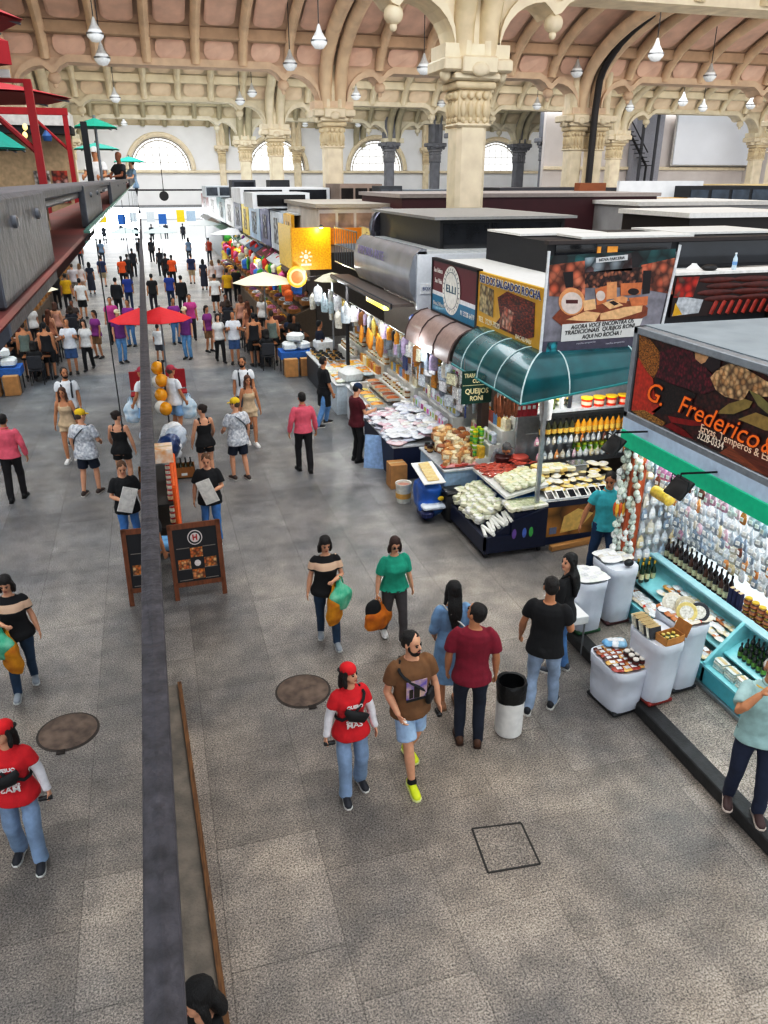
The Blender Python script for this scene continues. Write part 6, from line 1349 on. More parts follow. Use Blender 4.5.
# ------------------------------------------------------------------ people
SKIN = {'light': 'd9a688', 'tan': 'c08a66', 'brown': '8f5d42', 'dark': '5d3b2b', 'pale': 'e2b79c'}
def skin_m(k): return mat(SKIN[k], rough=.55, var=.06, scale=20)
def cloth(c, second=None, scale=14, stretch=None, var=.10): return mat(c, rough=.8, var=var, scale=scale, bump=.35, bscale=16, second=second, stretch=stretch)
def fabric_print(c1, c2, sc):
    return vor(c1, c1, c2, sc, rough=.8, pos=(0, .5, 1))
V = Vector
def rotz(v, a): return V((v.x*math.cos(a)-v.y*math.sin(a), v.x*math.sin(a)+v.y*math.cos(a), v.z))
def person(loc, face, label, h=1.70, sex='m', skin='light', hair=('short', '1c1512'), top=('tee', '888888'), bottom=('trousers', '2a3550'), shoes='1c1c1e',
           arms=None, feet=None, lean=0., side=0., twist=0., head=(0, 0), near=True, group=None, fat=1., seat=None, glasses=False, beard=None, extras=None, hatc=None, knee=None, seedn=0):
    """body in its own frame: +Y is the way it faces, ground at z=0; arms = ((upper dir, forearm dir, curl), ...) left then right"""
    s = h/1.72; vx = .0085 if near else .022; vc = .012 if near else .024; n = 14 if near else 10
    f = 1. if sex == 'm' else .93
    hipw = (.088 if sex == 'm' else .092)*s
    feet = feet or ((-.10, .02, 0), (.10, -.02, 0))
    th, shn, ank = .43*s, .41*s, .085*s
    if seat: hz = seat
    else:
        hz = .915*s
        for i, (fx, fy, fz) in enumerate(feet):
            d2 = (fx-(-hipw, hipw)[i])**2+fy**2; m_ = (th+shn)*.995
            hz = min(hz, ank+fz+math.sqrt(max(m_*m_-d2, .05)))
    P = V((0, 0, hz)); u = V((math.sin(side), math.sin(lean), math.cos(lean)*math.cos(side))).normalized()
    r0 = V((1, 0, 0)); rx = (r0-u*r0.dot(u)).normalized(); rx = Matrix.Rotation(twist, 3, u) @ rx; fy = u.cross(rx)
    NB = P+u*.545*s
    shw = (.178 if sex == 'm' else .152)*s*(.5+.5*fat)
    T = []   # torso rings: height, half width, half depth, forward shift
    if sex == 'm': T = [(-.09, .10, .085, 0), (-.05, .155, .105, 0), (.02, .165, .112, 0), (.10, .152, .105, .005), (.20, .146, .102, .012), (.32, .165, .115, .012), (.42, .172, .108, .0), (.48, .145, .085, -.008), (.525, .075, .062, -.01)]
    else: T = [(-.09, .10, .085, 0), (-.05, .160, .11, -.01), (.02, .172, .118, -.01), (.10, .145, .10, 0), (.19, .122, .088, .008), (.31, .140, .115, .022), (.39, .145, .10, .01), (.46, .125, .078, -.005), (.52, .062, .056, -.01)]
    def ring(t, k=0., z0=None): return (P+u*t[0]*s+fy*t[3]*s, rx*(t[1]*fat*s+k), fy*(t[2]*fat*s+k))
    B = MB(); cl_ = -.012 if top[0] not in ('tank', 'none') else 0; B.loft([ring(t, cl_ if t[0] < .5 else 0) for t in T], n+4)
    # head
    hy, hp = head
    hu = (u*.5+V((0, 0, .5))).normalized(); hr = Matrix.Rotation(hy, 3, hu) @ (rx-hu*rx.dot(hu)).normalized(); hf = hu.cross(hr)
    R2 = Matrix.Rotation(hp, 3, hr); hf = R2 @ hf; hu = R2 @ hu
    HC = NB+(u*.6+hu*.4)*.155*s+fy*.012*s
    hm = Matrix((hr, hf, hu)).transposed(); q = s*(1.0 if sex == 'm' else .96)
    def H(x, y, z): return HC+hm @ V((x*q, y*q, z*q))
    B.ell(H(0, -.012, .03), (.076*q, .096*q, .088*q), hm, 14, 10); B.ell(H(0, .02, -.035), (.061*q, .07*q, .082*q), hm, 14, 10)
    B.ell(H(0, .055, -.094), (.034*q, .03*q, .024*q), hm, 10, 6)
    if near:
        B.tube([H(0, .082, .012), H(0, .100, -.022), H(0, .098, -.034)], [.010*q, .0155*q, .011*q], 8)
        for e in (-1, 1): B.ell(H(e*.076, -.008, -.015), (.012*q, .022*q, .032*q), hm, 8, 6)
    B.tube([NB-u*.05*s, NB+u*.05*s, H(0, -.012, -.07)], [.060*s*f, .052*s*f, .050*s*f], n)
    # arms
    arms = arms or (((-.16, .02, -1), (-.06, .22, -1), .5), ((.16, .02, -1), (.06, .22, -1), .5))
    hands = []; AR = []
    base = Matrix((rx, fy, u)).transposed()
    for i, sg_ in enumerate((-1, 1)):
        a = arms[i]; sh = NB-u*.078*s+rx*sg_*shw*.97
        ua = (base @ V(a[0])).normalized(); fa = (base @ V(a[1])).normalized()
        el = sh+ua*.285*s; wr = el+fa*.245*s
        k = f*(.7+.3*fat); cv = 1 if top[0] in ('tank', 'none') else .80
        B.tube([sh-rx*sg_*.03*s, sh+ua*.05*s, sh+ua*.15*s, el, el+fa*.07*s, wr], [.052*s*k*cv, .053*s*k*cv, .046*s*k*cv, .039*s*k, .042*s*k, .027*s*k], n)
        B.ell(sh-u*.012*s*(cv < 1), (.052*s*k*cv,)*3, None, 10, 8)
        # hand
        d = fa; inw = (rx*-sg_*1.0); pn = (inw-d*inw.dot(d))
        if pn.length < .2: pn = fy-d*fy.dot(d)
        if len(a) > 3: pn = base @ V(a[3]); pn = pn-d*pn.dot(d)
        pn.normalize(); wd = d.cross(pn)*(1 if sg_ < 0 else -1)
        if wd.dot(fy) < 0 and len(a) <= 3: wd = -wd
        hs = .95*s*(1 if sex == 'm' else .9); curl = a[2]
        if near:
            pc = wr+d*.045*hs
            B.loft([(wr-d*.005, wd*.024*hs, pn*.019*hs), (wr+d*.03*hs, wd*.036*hs, pn*.019*hs), (wr+d*.075*hs, wd*.041*hs, pn*.017*hs), (wr+d*.092*hs, wd*.037*hs, pn*.014*hs)], 12)
            for j, (o_, L_) in enumerate(((.030, .068), (.011, .078), (-.009, .073), (-.028, .058))):
                p0 = wr+d*.085*hs+wd*o_*hs; c1 = curl*.55; c2 = curl*1.15; c3 = curl*1.7
                pts = [p0]; 
                for ang, ln in ((c1, .42), (c2, .32), (c3, .26)): pts.append(pts[-1]+(d*math.cos(ang)+pn*math.sin(ang))*L_*ln*hs)
                B.tube(pts, [.0105*hs, .010*hs, .0092*hs, .0075*hs], 8)
            t0 = wr+d*.028*hs+wd*.030*hs
            B.tube([t0, t0+(d*.6+wd*.75+pn*.25*curl).normalized()*.035*hs, t0+(d*.6+wd*.75+pn*.25*curl).normalized()*.035*hs+(d*.85+wd*.3+pn*.5*curl).normalized()*.035*hs], [.014*hs, .0115*hs, .0085*hs], 8)
        else: B.ell(wr+d*.07*hs, (.04*hs, .04*hs, .075*hs), None, 8, 6)
        hands.append(wr+d*.08*hs+pn*.02*hs); AR.append((sh, ua, el, fa, wr))
    # legs
    LG = []
    for i, (fx, fyy, fz) in enumerate(feet):
        sg_ = (-1, 1)[i]; hj = P+V((sg_*hipw, 0, -.0)); an = V((fx, fyy, fz+ank))
        d = an-hj; L_ = min(d.length, (th+shn)*.9999); dd = d.normalized()
        ca = (th*th+L_*L_-shn*shn)/(2*th*L_); ca = max(-1, min(1, ca)); ang = math.acos(ca)
        kd = V(knee[i]) if knee else V((sg_*.12, 1, 0)); kd = (kd-dd*kd.dot(dd)).normalized()
        kn = hj+(dd*math.cos(ang)+kd*math.sin(ang))*th; LG.append((hj, kn, an))
        k = (.75+.25*fat)
        B.tube([hj+V((0, 0, .03)), hj-V((0, 0, .05))*1+(kn-hj)*.1, hj+(kn-hj)*.5, kn, kn+(an-kn)*.3, an], [.088*s*k, .086*s*k, .070*s*k, .052*s*k, .054*s*k, .034*s*k], n)
        B.tube([an+V((0, -.03*s, -.02)), an+V((0, .06*s, -.045*s)), an+V((0, .15*s, -.065*s))], [.036*s, .036*s, .024*s], 8)
    body = voxel(B, 'person', skin_m(skin), None, vx, 3 if near else 2)
    tag(body, label, 'person', group); body.location = loc; body.rotation_euler = (0, 0, face)
    # ---- face
    if near:
        EYW = mat('e6e0da', rough=.3); EYD = mat('1d1512', rough=.25); hc = hair[1]
        for e in (-1, 1):
            MB().ell(H(e*.030, .080, -.001), (.0135*q, .009*q, .0075*q), hm, 8, 6).ell(H(e*.030, .0865, -.001), (.006*q, .005*q, .0065*q), hm, 8, 6).build('eye', EYD, body)
            MB().tube([H(e*.016, .087, .017), H(e*.032, .085, .023), H(e*.048, .074, .017)], .0042*q, 6).build('eyebrow', mat(hc if hair[0] != 'bald' else '6a625c', rough=.8), body)
        MB().ell(H(0, .088, -.066), (.024*q, .008*q, .0065*q), hm, 10, 6).build('mouth', mat('a85a50' if skin != 'dark' else '5a3028', rough=.5), body)
        if beard:
            b = MB(); b.ell(H(0, .04, -.092), (.05*q, .055*q, .038*q), hm, 12, 8); b.ell(H(0, .089, -.052), (.028*q, .009*q, .006*q), hm)
            for e in (-1, 1): b.tube([H(e*.066, .01, -.01), H(e*.06, .02, -.06), H(e*.04, .05, -.095)], .014*q, 8)
            voxel(b, 'beard', mat(beard, rough=.9, bump=.5, bscale=60), body, .008, 1)
        if glasses:
            b = MB(); gm = mat('15161a', rough=.2)
            for e in (-1, 1):
                b.ell(H(e*.031, .096, -.003), (.026*q, .004*q, .017*q), hm, 12, 6); b.tube([H(e*.056, .09, .002), H(e*.078, .0, .0)], .003*q, 5)
            b.tube([H(-.01, .098, .0), H(.01, .098, .0)], .003*q, 5); b.build('glasses', gm if glasses != 'clear' else mat('5a5450', rough=.2, alpha=.6), body)
    # ---- hair
    hk, hcol = hair; HM = mat(hcol, rough=.55, var=.25, scale=30, bump=.6, bscale=45, stretch=(3, 3, .6))
    hv = .011 if near else .022
    if hk in ('short', 'bun', 'long', 'pony', 'bob'):
        b = MB(); kk = .975 if hk == 'short' else 1.04
        b.ell(H(0, -.022, .047), (.083*q*kk, .098*q*kk, .079*q*kk), hm, 14, 10); b.ell(H(0, -.048, .0), (.080*q*kk, .070*q*kk, .082*q*kk), hm, 14, 10)
        if hk == 'short':
            for e in (-1, 1): b.tube([H(e*.073, .012, .03), H(e*.074, .005, -.01)], .012*q, 6)
        if hk == 'bun': b.ell(H(0, -.105, .055), (.042*q, .04*q, .042*q), hm)
        if hk == 'pony': b.tube([H(0, -.10, .05), H(0, -.14, -.02), H(0, -.13, -.16), H(0, -.11, -.26)], [.03*q, .036*q, .03*q, .01*q], 8)
        if hk in ('long', 'bob'):
            e_ = -.13 if hk == 'bob' else -.36
            pts = [H(0, -.05, .02), H(0, -.072, -.08)]
            pts += [pts[1]+(H(0, -.09, -.16)-pts[1])*.9, NB-u*.02*s-fy*.10*s] if hk == 'bob' else [NB-fy*.095*s-u*.02*s, NB-fy*.125*s-u*.14*s, NB-fy*.12*s-u*.30*s]
            b.tube(pts, [.078*q, .088*q, .095*q, .080*q, .035*q][:len(pts)], 12, flat=.55, up=fy)
            for e in (-1, 1):
                b.tube([H(e*.066, .03, .055), H(e*.083, .0, -.02), H(e*.085, -.005, -.11), (H(e*.085, .0, -.16) if hk == 'bob' else NB+rx*e*.085*s+fy*.045*s-u*.06*s)], [.018*q, .026*q, .03*q, .018*q], 8)
        voxel(b, 'hair', HM, body, hv, 2, .003 if near else 0, 40)
    if hk == 'fringe':
        b = MB()
        b.tube([H(.073, .0, .0), H(.076, -.05, .0), H(.05, -.095, .0), H(0, -.112, .0), H(-.05, -.095, .0), H(-.076, -.05, .0), H(-.073, .0, .0)], .02*q, 8); b.ell(H(0, -.03, .055), (.073*q, .086*q, .066*q), hm)
        voxel(b, 'hair', HM, body, .010, 2)
    if hatc:
        b = MB(); back = hatc[1] == 'back'
        b.ell(H(0, -.014, .052), (.089*q, .106*q, .082*q), hm, 14, 10)
        if near: voxel(b, 'cap', cloth(hatc[0]), body, .011, 2)
        else: b.build('cap', cloth(hatc[0]), body)
        by = -1 if back else 1
        w_ = [H(.075*math.cos(PI*i/8), by*(.06+.10*math.sin(PI*i/8)), .038-.012*math.sin(PI*i/8)) for i in range(9)]
        v_ = [p-hu*.008*q for p in w_]
        MB().add(w_+v_, [list(range(9)), list(range(17, 8, -1))]+[[i, i+1, 10+i, 9+i] for i in range(8)]).build('cap_brim', cloth(hatc[2] if len(hatc) > 2 else hatc[0]), body)
    # ---- clothes
    def sleeves(b, mb_, frac, ease, flare=0):
        for (sh, ua, el, fa, wr) in AR:
            k = f*(.7+.3*fat); pts = [sh-(sh-NB)*.25, sh+ua*.03*s]; rr = [.058*s*k, .060*s*k+ease*.3]
            Lu = .285*s; Lf = .245*s; tot = frac
            if tot <= 1: pts += [sh+ua*Lu*tot*.5, sh+ua*Lu*tot]; rr += [.058*s*k+ease, .054*s*k+ease+flare]
            else: pts += [sh+ua*Lu*.5, el, el+fa*Lf*(tot-1)*.5, el+fa*Lf*(tot-1)]; rr += [.055*s*k+ease, .045*s*k+ease, .044*s*k+ease, .031*s*k+ease]
            b.tube(pts, rr, n)
    tk, tc = top[0], top[1]; TM = tc if not isinstance(tc, str) else cloth(tc, *(top[3:4]))
    if tk != 'none':
        b = MB(); ez = .026 if tk in ('tee', 'shirt', 'loose', 'blouse') else .012
        if tk == 'loose': ez = .032
        hem = {'tee': -.10, 'shirt': -.03, 'loose': -.14, 'tank': -.08, 'dress': -.52, 'blouse': -.015, 'long': -.12, 'jacket': -.12, 'apron': -.45}.get(tk, -.1)
        rg = []
        if tk == 'dress':
            L_ = top[2] if len(top) > 2 else .48
            for t_, a_, d_ in ((-L_, .21, .16), (-L_*.6, .20, .15), (-.12, .185, .135)): rg.append((P+V((0, 0, t_*s)), rx*a_*s*fat, fy*d_*s*fat))
        elif not seat or hem > -.05: rg += [(P+u*hem*s, rx*(T[2][1]*fat*s+ez*1.3+.012), fy*(T[2][2]*fat*s+ez*1.3+.014)), (P+u*-.03*s, rx*(T[2][1]*fat*s+ez*1.3+.008), fy*(T[2][2]*fat*s+ez*1.3+.012))]
        for t in T[2:]:
            if tk == 'tank' and t[0] > .44: continue
            e2 = ez*(.8 if t[0] > .4 else 1)
            if t[0] > .5: rg.append((P+u*t[0]*s+fy*t[3]*s, rx*(.078*s*f), fy*(.066*s*f)))
            else: rg.append(ring((t[0], t[1], t[2], t[3]), e2))
        b.loft(rg, n+6)
        if tk == 'tank':
            for e in (-1, 1): b.tube([P+u*.40*s+rx*e*.085*s+fy*.075*s, P+u*.53*s+rx*e*.09*s, P+u*.42*s+rx*e*.09*s-fy*.085*s], .022*s, 8, flat=.5)
        else:
            for (sh, ua, el, fa, wr) in AR: b.ell(sh-u*.008*s-rx*(1 if (sh-NB).dot(rx) > 0 else -1)*.006*s, (.0605*s*(.7+.3*fat)*f,)*3, None, 10, 8)
            fr_ = {'tee': .62, 'loose': .75, 'dress': .6, 'apron': .6, 'shirt': 1.92, 'jacket': 1.9, 'long': 1.92, 'polo': .6}.get(tk, .6)
            if len(top) > 4: fr_ = top[4]
            sleeves(b, None, fr_, .013 if fr_ <= 1 else .010, .004)
        voxel(b, 'dress' if tk == 'dress' else 'shirt', TM, body, vc, 3 if near else 2, .010 if near else 0, 9, seedn)
        if tk in ('shirt', 'polo') or (len(top) > 5 and top[5]):
            MB().tube([NB+u*.005*s+rx*.062*s*math.sin(2*PI*i/14)+fy*.056*s*math.cos(2*PI*i/14)-u*.02*s*max(0, math.cos(2*PI*i/14)) for i in range(15)], .014*s, 6).build('collar', TM, body)
    bk, bc = bottom[0], bottom[1]; BM_ = bc if not isinstance(bc, str) or not bc else cloth(bc, var=.18, scale=8)
    if bk in ('trousers', 'jeans', 'shorts', 'wide'):
        b = MB(); ez = .014 if near else .016
        b.loft([(P-V((0, 0, .075*s)), V((.13*s*fat, 0, 0)), V((0, .098*s*fat, 0)))]+[ring(t, -.004) for t in T[1:3]], n+4)
        for hj, kn, an in LG:
            k = (.75+.25*fat); w_ = {'wide': 1.25, 'jeans': 1.0, 'trousers': 1.05, 'shorts': 1.1}[bk]
            if bk == 'shorts': fr_ = bottom[2] if len(bottom) > 2 else .85; b.tube([hj+V((0, 0, .02)), hj+(kn-hj)*.15, hj+(kn-hj)*.5, hj+(kn-hj)*fr_], [(.088)*s*k, .096*s*k, .098*s*k, .097*s*k], n)
            else:
                en = an+(an-kn).normalized()*.035*s
                b.tube([hj+V((0, 0, .02)), hj+(kn-hj)*.15, hj+(kn-hj)*.5, kn, kn+(an-kn)*.35, en], [.096*s*k, .100*s*k, .086*s*k, .068*s*k*w_, .066*s*k*w_, .056*s*w_*(1.12 if bk == 'wide' else 1)], n)
        voxel(b, 'shorts' if bk == 'shorts' else 'trousers', BM_, body, vc, 3 if near else 2, .010 if near else 0, 8, seedn+5)
    if bk == 'skirt':
        L_ = bottom[2] if len(bottom) > 2 else .4
        MB().loft([(P-V((0, 0, L_*s)), V((.22*s, 0, 0)), V((0, .17*s, 0))), (P-V((0, 0, L_*.5*s)), V((.20*s, 0, 0)), V((0, .155*s, 0)))]+[ring(t, .014) for t in T[2:5]], 22).build('skirt', BM_, body, angle=70)
    # shoes
    for hj, kn, an in LG:
        g_ = an-V((0, 0, ank)); b = MB(); z0 = .012*s
        yd = V((.10*(1 if an.x > 0 else -1), 1, 0)).normalized(); xd = V((yd.y, -yd.x, 0)); up = V((0, 0, 1))
        def sring(y, w__, hh, z): return (g_+yd*y*s+up*(z+hh/2)*s, xd*w__*s, up*hh/2*s)
        b.loft([sring(-.085, .020, .05, .01), sring(-.075, .036, .09, .008), sring(-.02, .040, .105, .008), sring(.04, .040, .09, .008), sring(.10, .046, .066, .008), sring(.155, .044, .052, .008), sring(.185, .022, .036, .008)], 12)
        o = b.build('shoe', mat(shoes if isinstance(shoes, str) else shoes[0], rough=.5, var=.1), body, angle=80)
        if near:
            sl = MB(); pr = [(-.092, .02), (-.08, .04), (-.02, .043), (.04, .043), (.10, .05), (.16, .047), (.192, .02)]
            top_ = [g_+yd*y*s+xd*w__*s+up*.020*s for y, w__ in pr]+[g_+yd*y*s-xd*w__*s+up*.020*s for y, w__ in pr[::-1]]
            bot = [p-up*.020*s for p in top_]; m_ = len(top_)
            sl.add(bot+top_, [list(range(m_-1, -1, -1)), list(range(m_, 2*m_))]+[[i, (i+1) % m_, m_+(i+1) % m_, m_+i] for i in range(m_)])
            sl.build('sole', mat(shoes[1] if not isinstance(shoes, str) else 'd8d6d0', rough=.6), o)
    M_ = Matrix.Translation(loc) @ Matrix.Rotation(face, 4, 'Z')
    J = dict(body=body, P=P, NB=NB, u=u, rx=rx, fy=fy, s=s, hands=hands, M=M_, T=T, H=H, LG=LG, AR=AR, ring=ring, fat=fat)
    return J
def on_torso(J, ang, t, out=.03):
    """point on the shirt surface at height fraction t (m above the hips) and angle from the front"""
    T = J['T']; s = J['s']
    for a, b in zip(T[:-1], T[1:]):
        if a[0] <= t <= b[0]:
            k = (t-a[0])/(b[0]-a[0]); w_ = a[1]+(b[1]-a[1])*k; d_ = a[2]+(b[2]-a[2])*k; sh = a[3]+(b[3]-a[3])*k; break
    fat = J['fat']
    return J['P']+J['u']*t*s+J['fy']*sh*s+J['rx']*math.sin(ang)*(w_*fat*s+out)+J['fy']*math.cos(ang)*(d_*fat*s+out)
def strap(J, c, e=1, name='bag_strap', lowt=.12):
    """strap from one shoulder (e) across to the other hip, front and back"""
    pts = []
    for i in range(7): k = i/6; pts.append(on_torso(J, -e*(.9-1.7*k), .46-(.46-lowt)*k, .046))
    for i in range(6): k = i/5; pts.append(on_torso(J, e*(1.3+.5*k), lowt+.02*k, .046))
    for i in range(7): k = i/6; pts.append(on_torso(J, e*(1.9+1.5*k)+.0, lowt+.02+(.44-lowt)*k, .044))
    pts.append(J['P']+J['u']*.51*J['s']-J['rx']*e*.11*J['s']); pts.append(pts[0])
    return MB().tube(pts, .018*J['s'], 6, flat=.45).build(name, mat(c, rough=.7), J['body'])
def backpack_straps(J, c):
    for e in (-1, 1):
        pts = [on_torso(J, e*.55, .15, .03), on_torso(J, e*.5, .32, .034), on_torso(J, e*.55, .43, .034), J['P']+J['u']*.52*J['s']+J['rx']*e*.1*J['s'], on_torso(J, PI-e*.5, .42, .04)]
        MB().tube(pts, .022*J['s'], 6, flat=.5).build('backpack_strap', mat(c, rough=.8), J['body'])
    voxel(MB().box((0, -.20*J['s'], .28*J['s']), (.28*J['s'], .14*J['s'], .40*J['s']), bev=.05), 'backpack', cloth(c), J['body'], .02, 2).location = J['P']
def shopping_bag(p, c, label, w_=.34, hh=.42, rz=0, c2=None, group=None, tilt=0):
    """soft carrier bag whose handles meet at p"""
    t = thing('shopping_bag', label, 'bag', p, rz, group)
    b = MB(); rr = []
    for z, a, d_ in ((-hh-.1, .40, .5), (-hh*.8-.1, .52, .9), (-hh*.4-.1, .5, 1), (-.17, .32, .6), (-.11, .17, .3), (-.05, .06, .16), (0, .03, .1)): rr.append(((0, 0, z), (a*w_, 0, 0), (0, d_*.09, 0)))
    voxel(b.loft(rr, 16), 'bag', cloth(c, second=c2, scale=9), t, .014, 2, .018, 8)
    MB().tube([(-.06, 0, -.10), (-.03, 0, -.01), (0, 0, .015), (.03, 0, -.01), (.06, 0, -.10)], .008, 6).build('handle', mat(c), t)
    t.rotation_euler = (tilt, 0, rz); return t
PIF = PI
def foot(px, py, z=0): return G(px, py, z)
# ---- 1 red shirt and cap
A = person(foot(352, 789), PI+.08, 'woman in a red cap and red printed tee over white sleeves', 1.51, 'f', 'light', ('bob', '1a1310'), ('tee', 'd0232e', 0), ('wide', '8ea3bd'), ('2c2e36', 'e9e7e2'),
    arms=(((-.30, .05, -1), (-.16, .18, -1), .5), ((.34, .0, -1), (.25, .16, -1), .9)), feet=((-.11, -.06, 0), (.10, .10, 0)), head=(.55, .12), hatc=('d3222a', 'back', '1d1a1a'), seedn=1)
J = A
for (sh, ua, el, fa, wr) in J['AR']: voxel(MB().tube([sh+ua*.12, el, wr], [.05, .043, .034], 12), 'under_sleeve', cloth('e6e3e6'), J['body'], .012, 2, .006, 12)
pass
strap(J, '17171a', 1, lowt=.18)
o = MB().loft([((-.12, 0, .03), (0, .012, 0), (0, 0, .02)), ((-.09, .01, .01), (0, .03, 0), (0, 0, .055)), ((.06, .01, 0), (0, .035, 0), (0, 0, .06)), ((.13, 0, .03), (0, .012, 0), (0, 0, .03))], 12).build('waist_pack', mat('141416', rough=.6), J['body']); o.location = on_torso(J, -.05, .25, .055); o.rotation_euler = (0, -.45, 0)
WT = mat('efe9e6', rough=.7)
for s_, t_, sz, wd in (('QUERO', .37, .05, .16), ('SEMPRE', .165, .05, .17), ('MAS', .115, .085, .16)):
    p = on_torso(J, 0, t_, .045); text(s_, J['body'], p, sz, WT, rot=(PI/2, 0, PI), width=wd, ext=.002, bold=.002)
o = MB().lathe([(.018, 0), (.022, .01), (.022, .1), (.018, .11)], 12, axis='X').build('phone', mat('17181a', rough=.2)); o.location = J['M'] @ J['hands'][1]+V((-.03, -.02, .0)); tag(o, 'black camera handle held low by the woman in the red cap', 'camera')
# ---- 2 brown tee man
B_ = person(foot(409, 773), PI+.12, 'bearded man in a brown printed tee, pale denim shorts and yellow trainers', 1.74, 'm', 'light', ('short', '15100e'), ('tee', '7d5a3a', 0), ('shorts', 'a9c0da', .82), ('d6e02a', 'e9ecb0'),
    arms=(((-.30, .0, -1), (-.1, .28, -1), .8), ((.24, -.05, -1), (-.22, .62, -.75), .8)), feet=((-.10, -.25, .02), (.07, .22, 0)), head=(.5, -.05), beard='1c1512', fat=1.05, seedn=2)
J = B_; strap(J, '17171a', -1, lowt=.16)
o = MB().box((0, 0, 0), (.13, .05, .17), bev=.02).build('shoulder_bag', mat('17171a', rough=.6), J['body']); o.location = on_torso(J, -.75, .14, .06); o.rotation_euler = (0, .2, .7)
p = on_torso(J, .05, .27, .036)
MB().box((0, 0, 0), (.22, .006, .20)).build('print', mat('d8b9a0', rough=.7, var=.4, scale=12, second='6a5ab0'), J['body']).location = p
MB().box((0, .004, -.03), (.06, .006, .13)).box((.06, .004, -.04), (.04, .006, .1)).build('print_figures', mat('2a2018'), J['body']).location = p
MB().box((0, .003, -.115), (.22, .006, .03)).build('print_base', mat('17171a'), J['body']).location = p
o = MB().box((0, 0, 0), (.05, .07, .015), bev=.004).build('paper_napkin', mat('e9e7e3')); o.location = J['M'] @ J['hands'][1]; tag(o, 'white paper napkin in the hand of the man in brown', 'napkin')
o = MB().box((0, 0, -.03), (.05, .11, .06), bev=.015).build('sunglasses', mat('17171a', rough=.2)); o.location = J['M'] @ J['hands'][0]; tag(o, 'black sunglasses held by the man in brown', 'glasses')
for hj, kn, an in J['LG']: MB().tube([an+V((0, -.0, .0)), an+V((0, -.005, .05))], [.05, .044], 10).build('sock', mat('17171a', rough=.8), J['body'])
# ---- 3 striped black and cream top
ST = bpy.data.materials.new('striped_cloth'); ST.use_nodes = True
def stripes(m, stops):
    nt = m.node_tree; N = nt.nodes; L = nt.links; tc = N.new('ShaderNodeTexCoord'); sx = N.new('ShaderNodeSeparateXYZ'); L.new(tc.outputs['Object'], sx.inputs[0])
    mr = N.new('ShaderNodeMapRange'); mr.inputs[1].default_value = .7; mr.inputs[2].default_value = 1.7; L.new(sx.outputs['Z'], mr.inputs[0])
    rp = N.new('ShaderNodeValToRGB'); rp.color_ramp.interpolation = 'CONSTANT'; e = rp.color_ramp.elements
    e[0].position = 0; e[0].color = (*lin(stops[0][1]), 1); e[1].position = (stops[1][0]-.7); e[1].color = (*lin(stops[1][1]), 1)
    for z, c in stops[2:]: k = e.new(z-.7); k.color = (*lin(c), 1)
    L.new(mr.outputs[0], rp.inputs[0]); L.new(rp.outputs[0], N['Principled BSDF'].inputs['Base Color']); N['Principled BSDF'].inputs['Roughness'].default_value = .85
stripes(ST, [(.7, '17171a'), (1.10, 'd9b9a0'), (1.195, '17171a'), (1.268, 'd9b9a0'), (1.30, '17171a')])
C_ = person(foot(328, 639), PI-.1, 'woman in a black top with cream stripes, carrying a green and a yellow bag', 1.55, 'f', 'light', ('bob', '1b1412'), ('tee', ST, 0), ('jeans', '26405c'), ('9aa0a6', 'd5d5d2'),
    arms=(((-.28, .12, -1), (.55, .80, .05), .9), ((.26, .0, -1), (.20, .14, -1), .5)), feet=((-.10, .18, 0), (.08, -.14, 0)), head=(.15, -.32), seedn=3, fat=1.04)
shopping_bag(C_['M'] @ (C_['hands'][0]+V((-.13, -.12, .0))), '2fae8a', 'green carrier bag hanging from the arm of the woman in the striped top', .36, .36, .5, '8ad0b0')
shopping_bag(C_['M'] @ (C_['hands'][0]+V((-.05, -.10, -.06))), 'd99a1e', 'yellow carrier bag below the green bag of the woman in the striped top', .30, .48, .9, 'c07a18')
# ---- 4 green blouse
D_ = person(foot(394, 638), PI+.05, 'woman in a green blouse and dark trousers carrying an orange bag', 1.52, 'f', 'light', ('bob', '3a1f18'), ('blouse', '1f9a80', 0, None, .85), ('trousers', '4a4546'), ('e4e2df', 'efeeea'),
    arms=(((-.26, .0, -1), (-.2, .1, -1), .6), ((.32, -.05, -1), (.18, .25, -1), 1.1)), feet=((-.07, .16, 0), (.10, -.16, .02)), head=(-.1, -.25), glasses=True, fat=1.08, seedn=4)
shopping_bag(D_['M'] @ D_['hands'][1], 'd9861a', 'orange carrier bag in the hand of the woman in the green blouse', .40, .36, .3, 'b9661a')
o = voxel(MB().ell((0, 0, -.16), (.11, .06, .15)), 'dark_bag', cloth('17181a'), None, .02, 2, .012, 8); o.location = D_['M'] @ (D_['hands'][1]+V((.07, .02, .0))); tag(o, 'small black bag beside the orange bag of the woman in the green blouse', 'bag')
# ---- 5 denim dress
E_ = person(foot(449, 706), -.12, 'long haired woman in a pale denim dress seen from behind', 1.66, 'f', 'tan', ('long', '0f0c0c'), ('dress', '7d9dbd', .50, None, 1.2), ('none', ''), ('b98a6a', '8a6a50'), head=(.1, 0), feet=((-.09, .0, 0), (.10, .02, 0)), fat=1.12, arms=(((-.22, .05, -1), (.2, .6, -.8), .8), ((.22, .05, -1), (-.2, .6, -.8), .8)), seedn=6)
strap(E_, 'd9d6cf', 1)
# ---- 6 maroon shirt
F_ = person(foot(468, 742), -.32, 'man in a maroon tee and dark jeans seen from behind, looking up to the left', 1.76, 'm', 'tan', ('short', '17110f'), ('tee', '861a33', 0, None, .78), ('jeans', '1d2436'), ('5a3a28', '3a261c'), arms=(((-.24, .05, -1), (-.03, .30, -1), .6), ((.24, .05, -1), (.06, .2, -1), .6)), head=(.75, .28), fat=1.0, seedn=7)
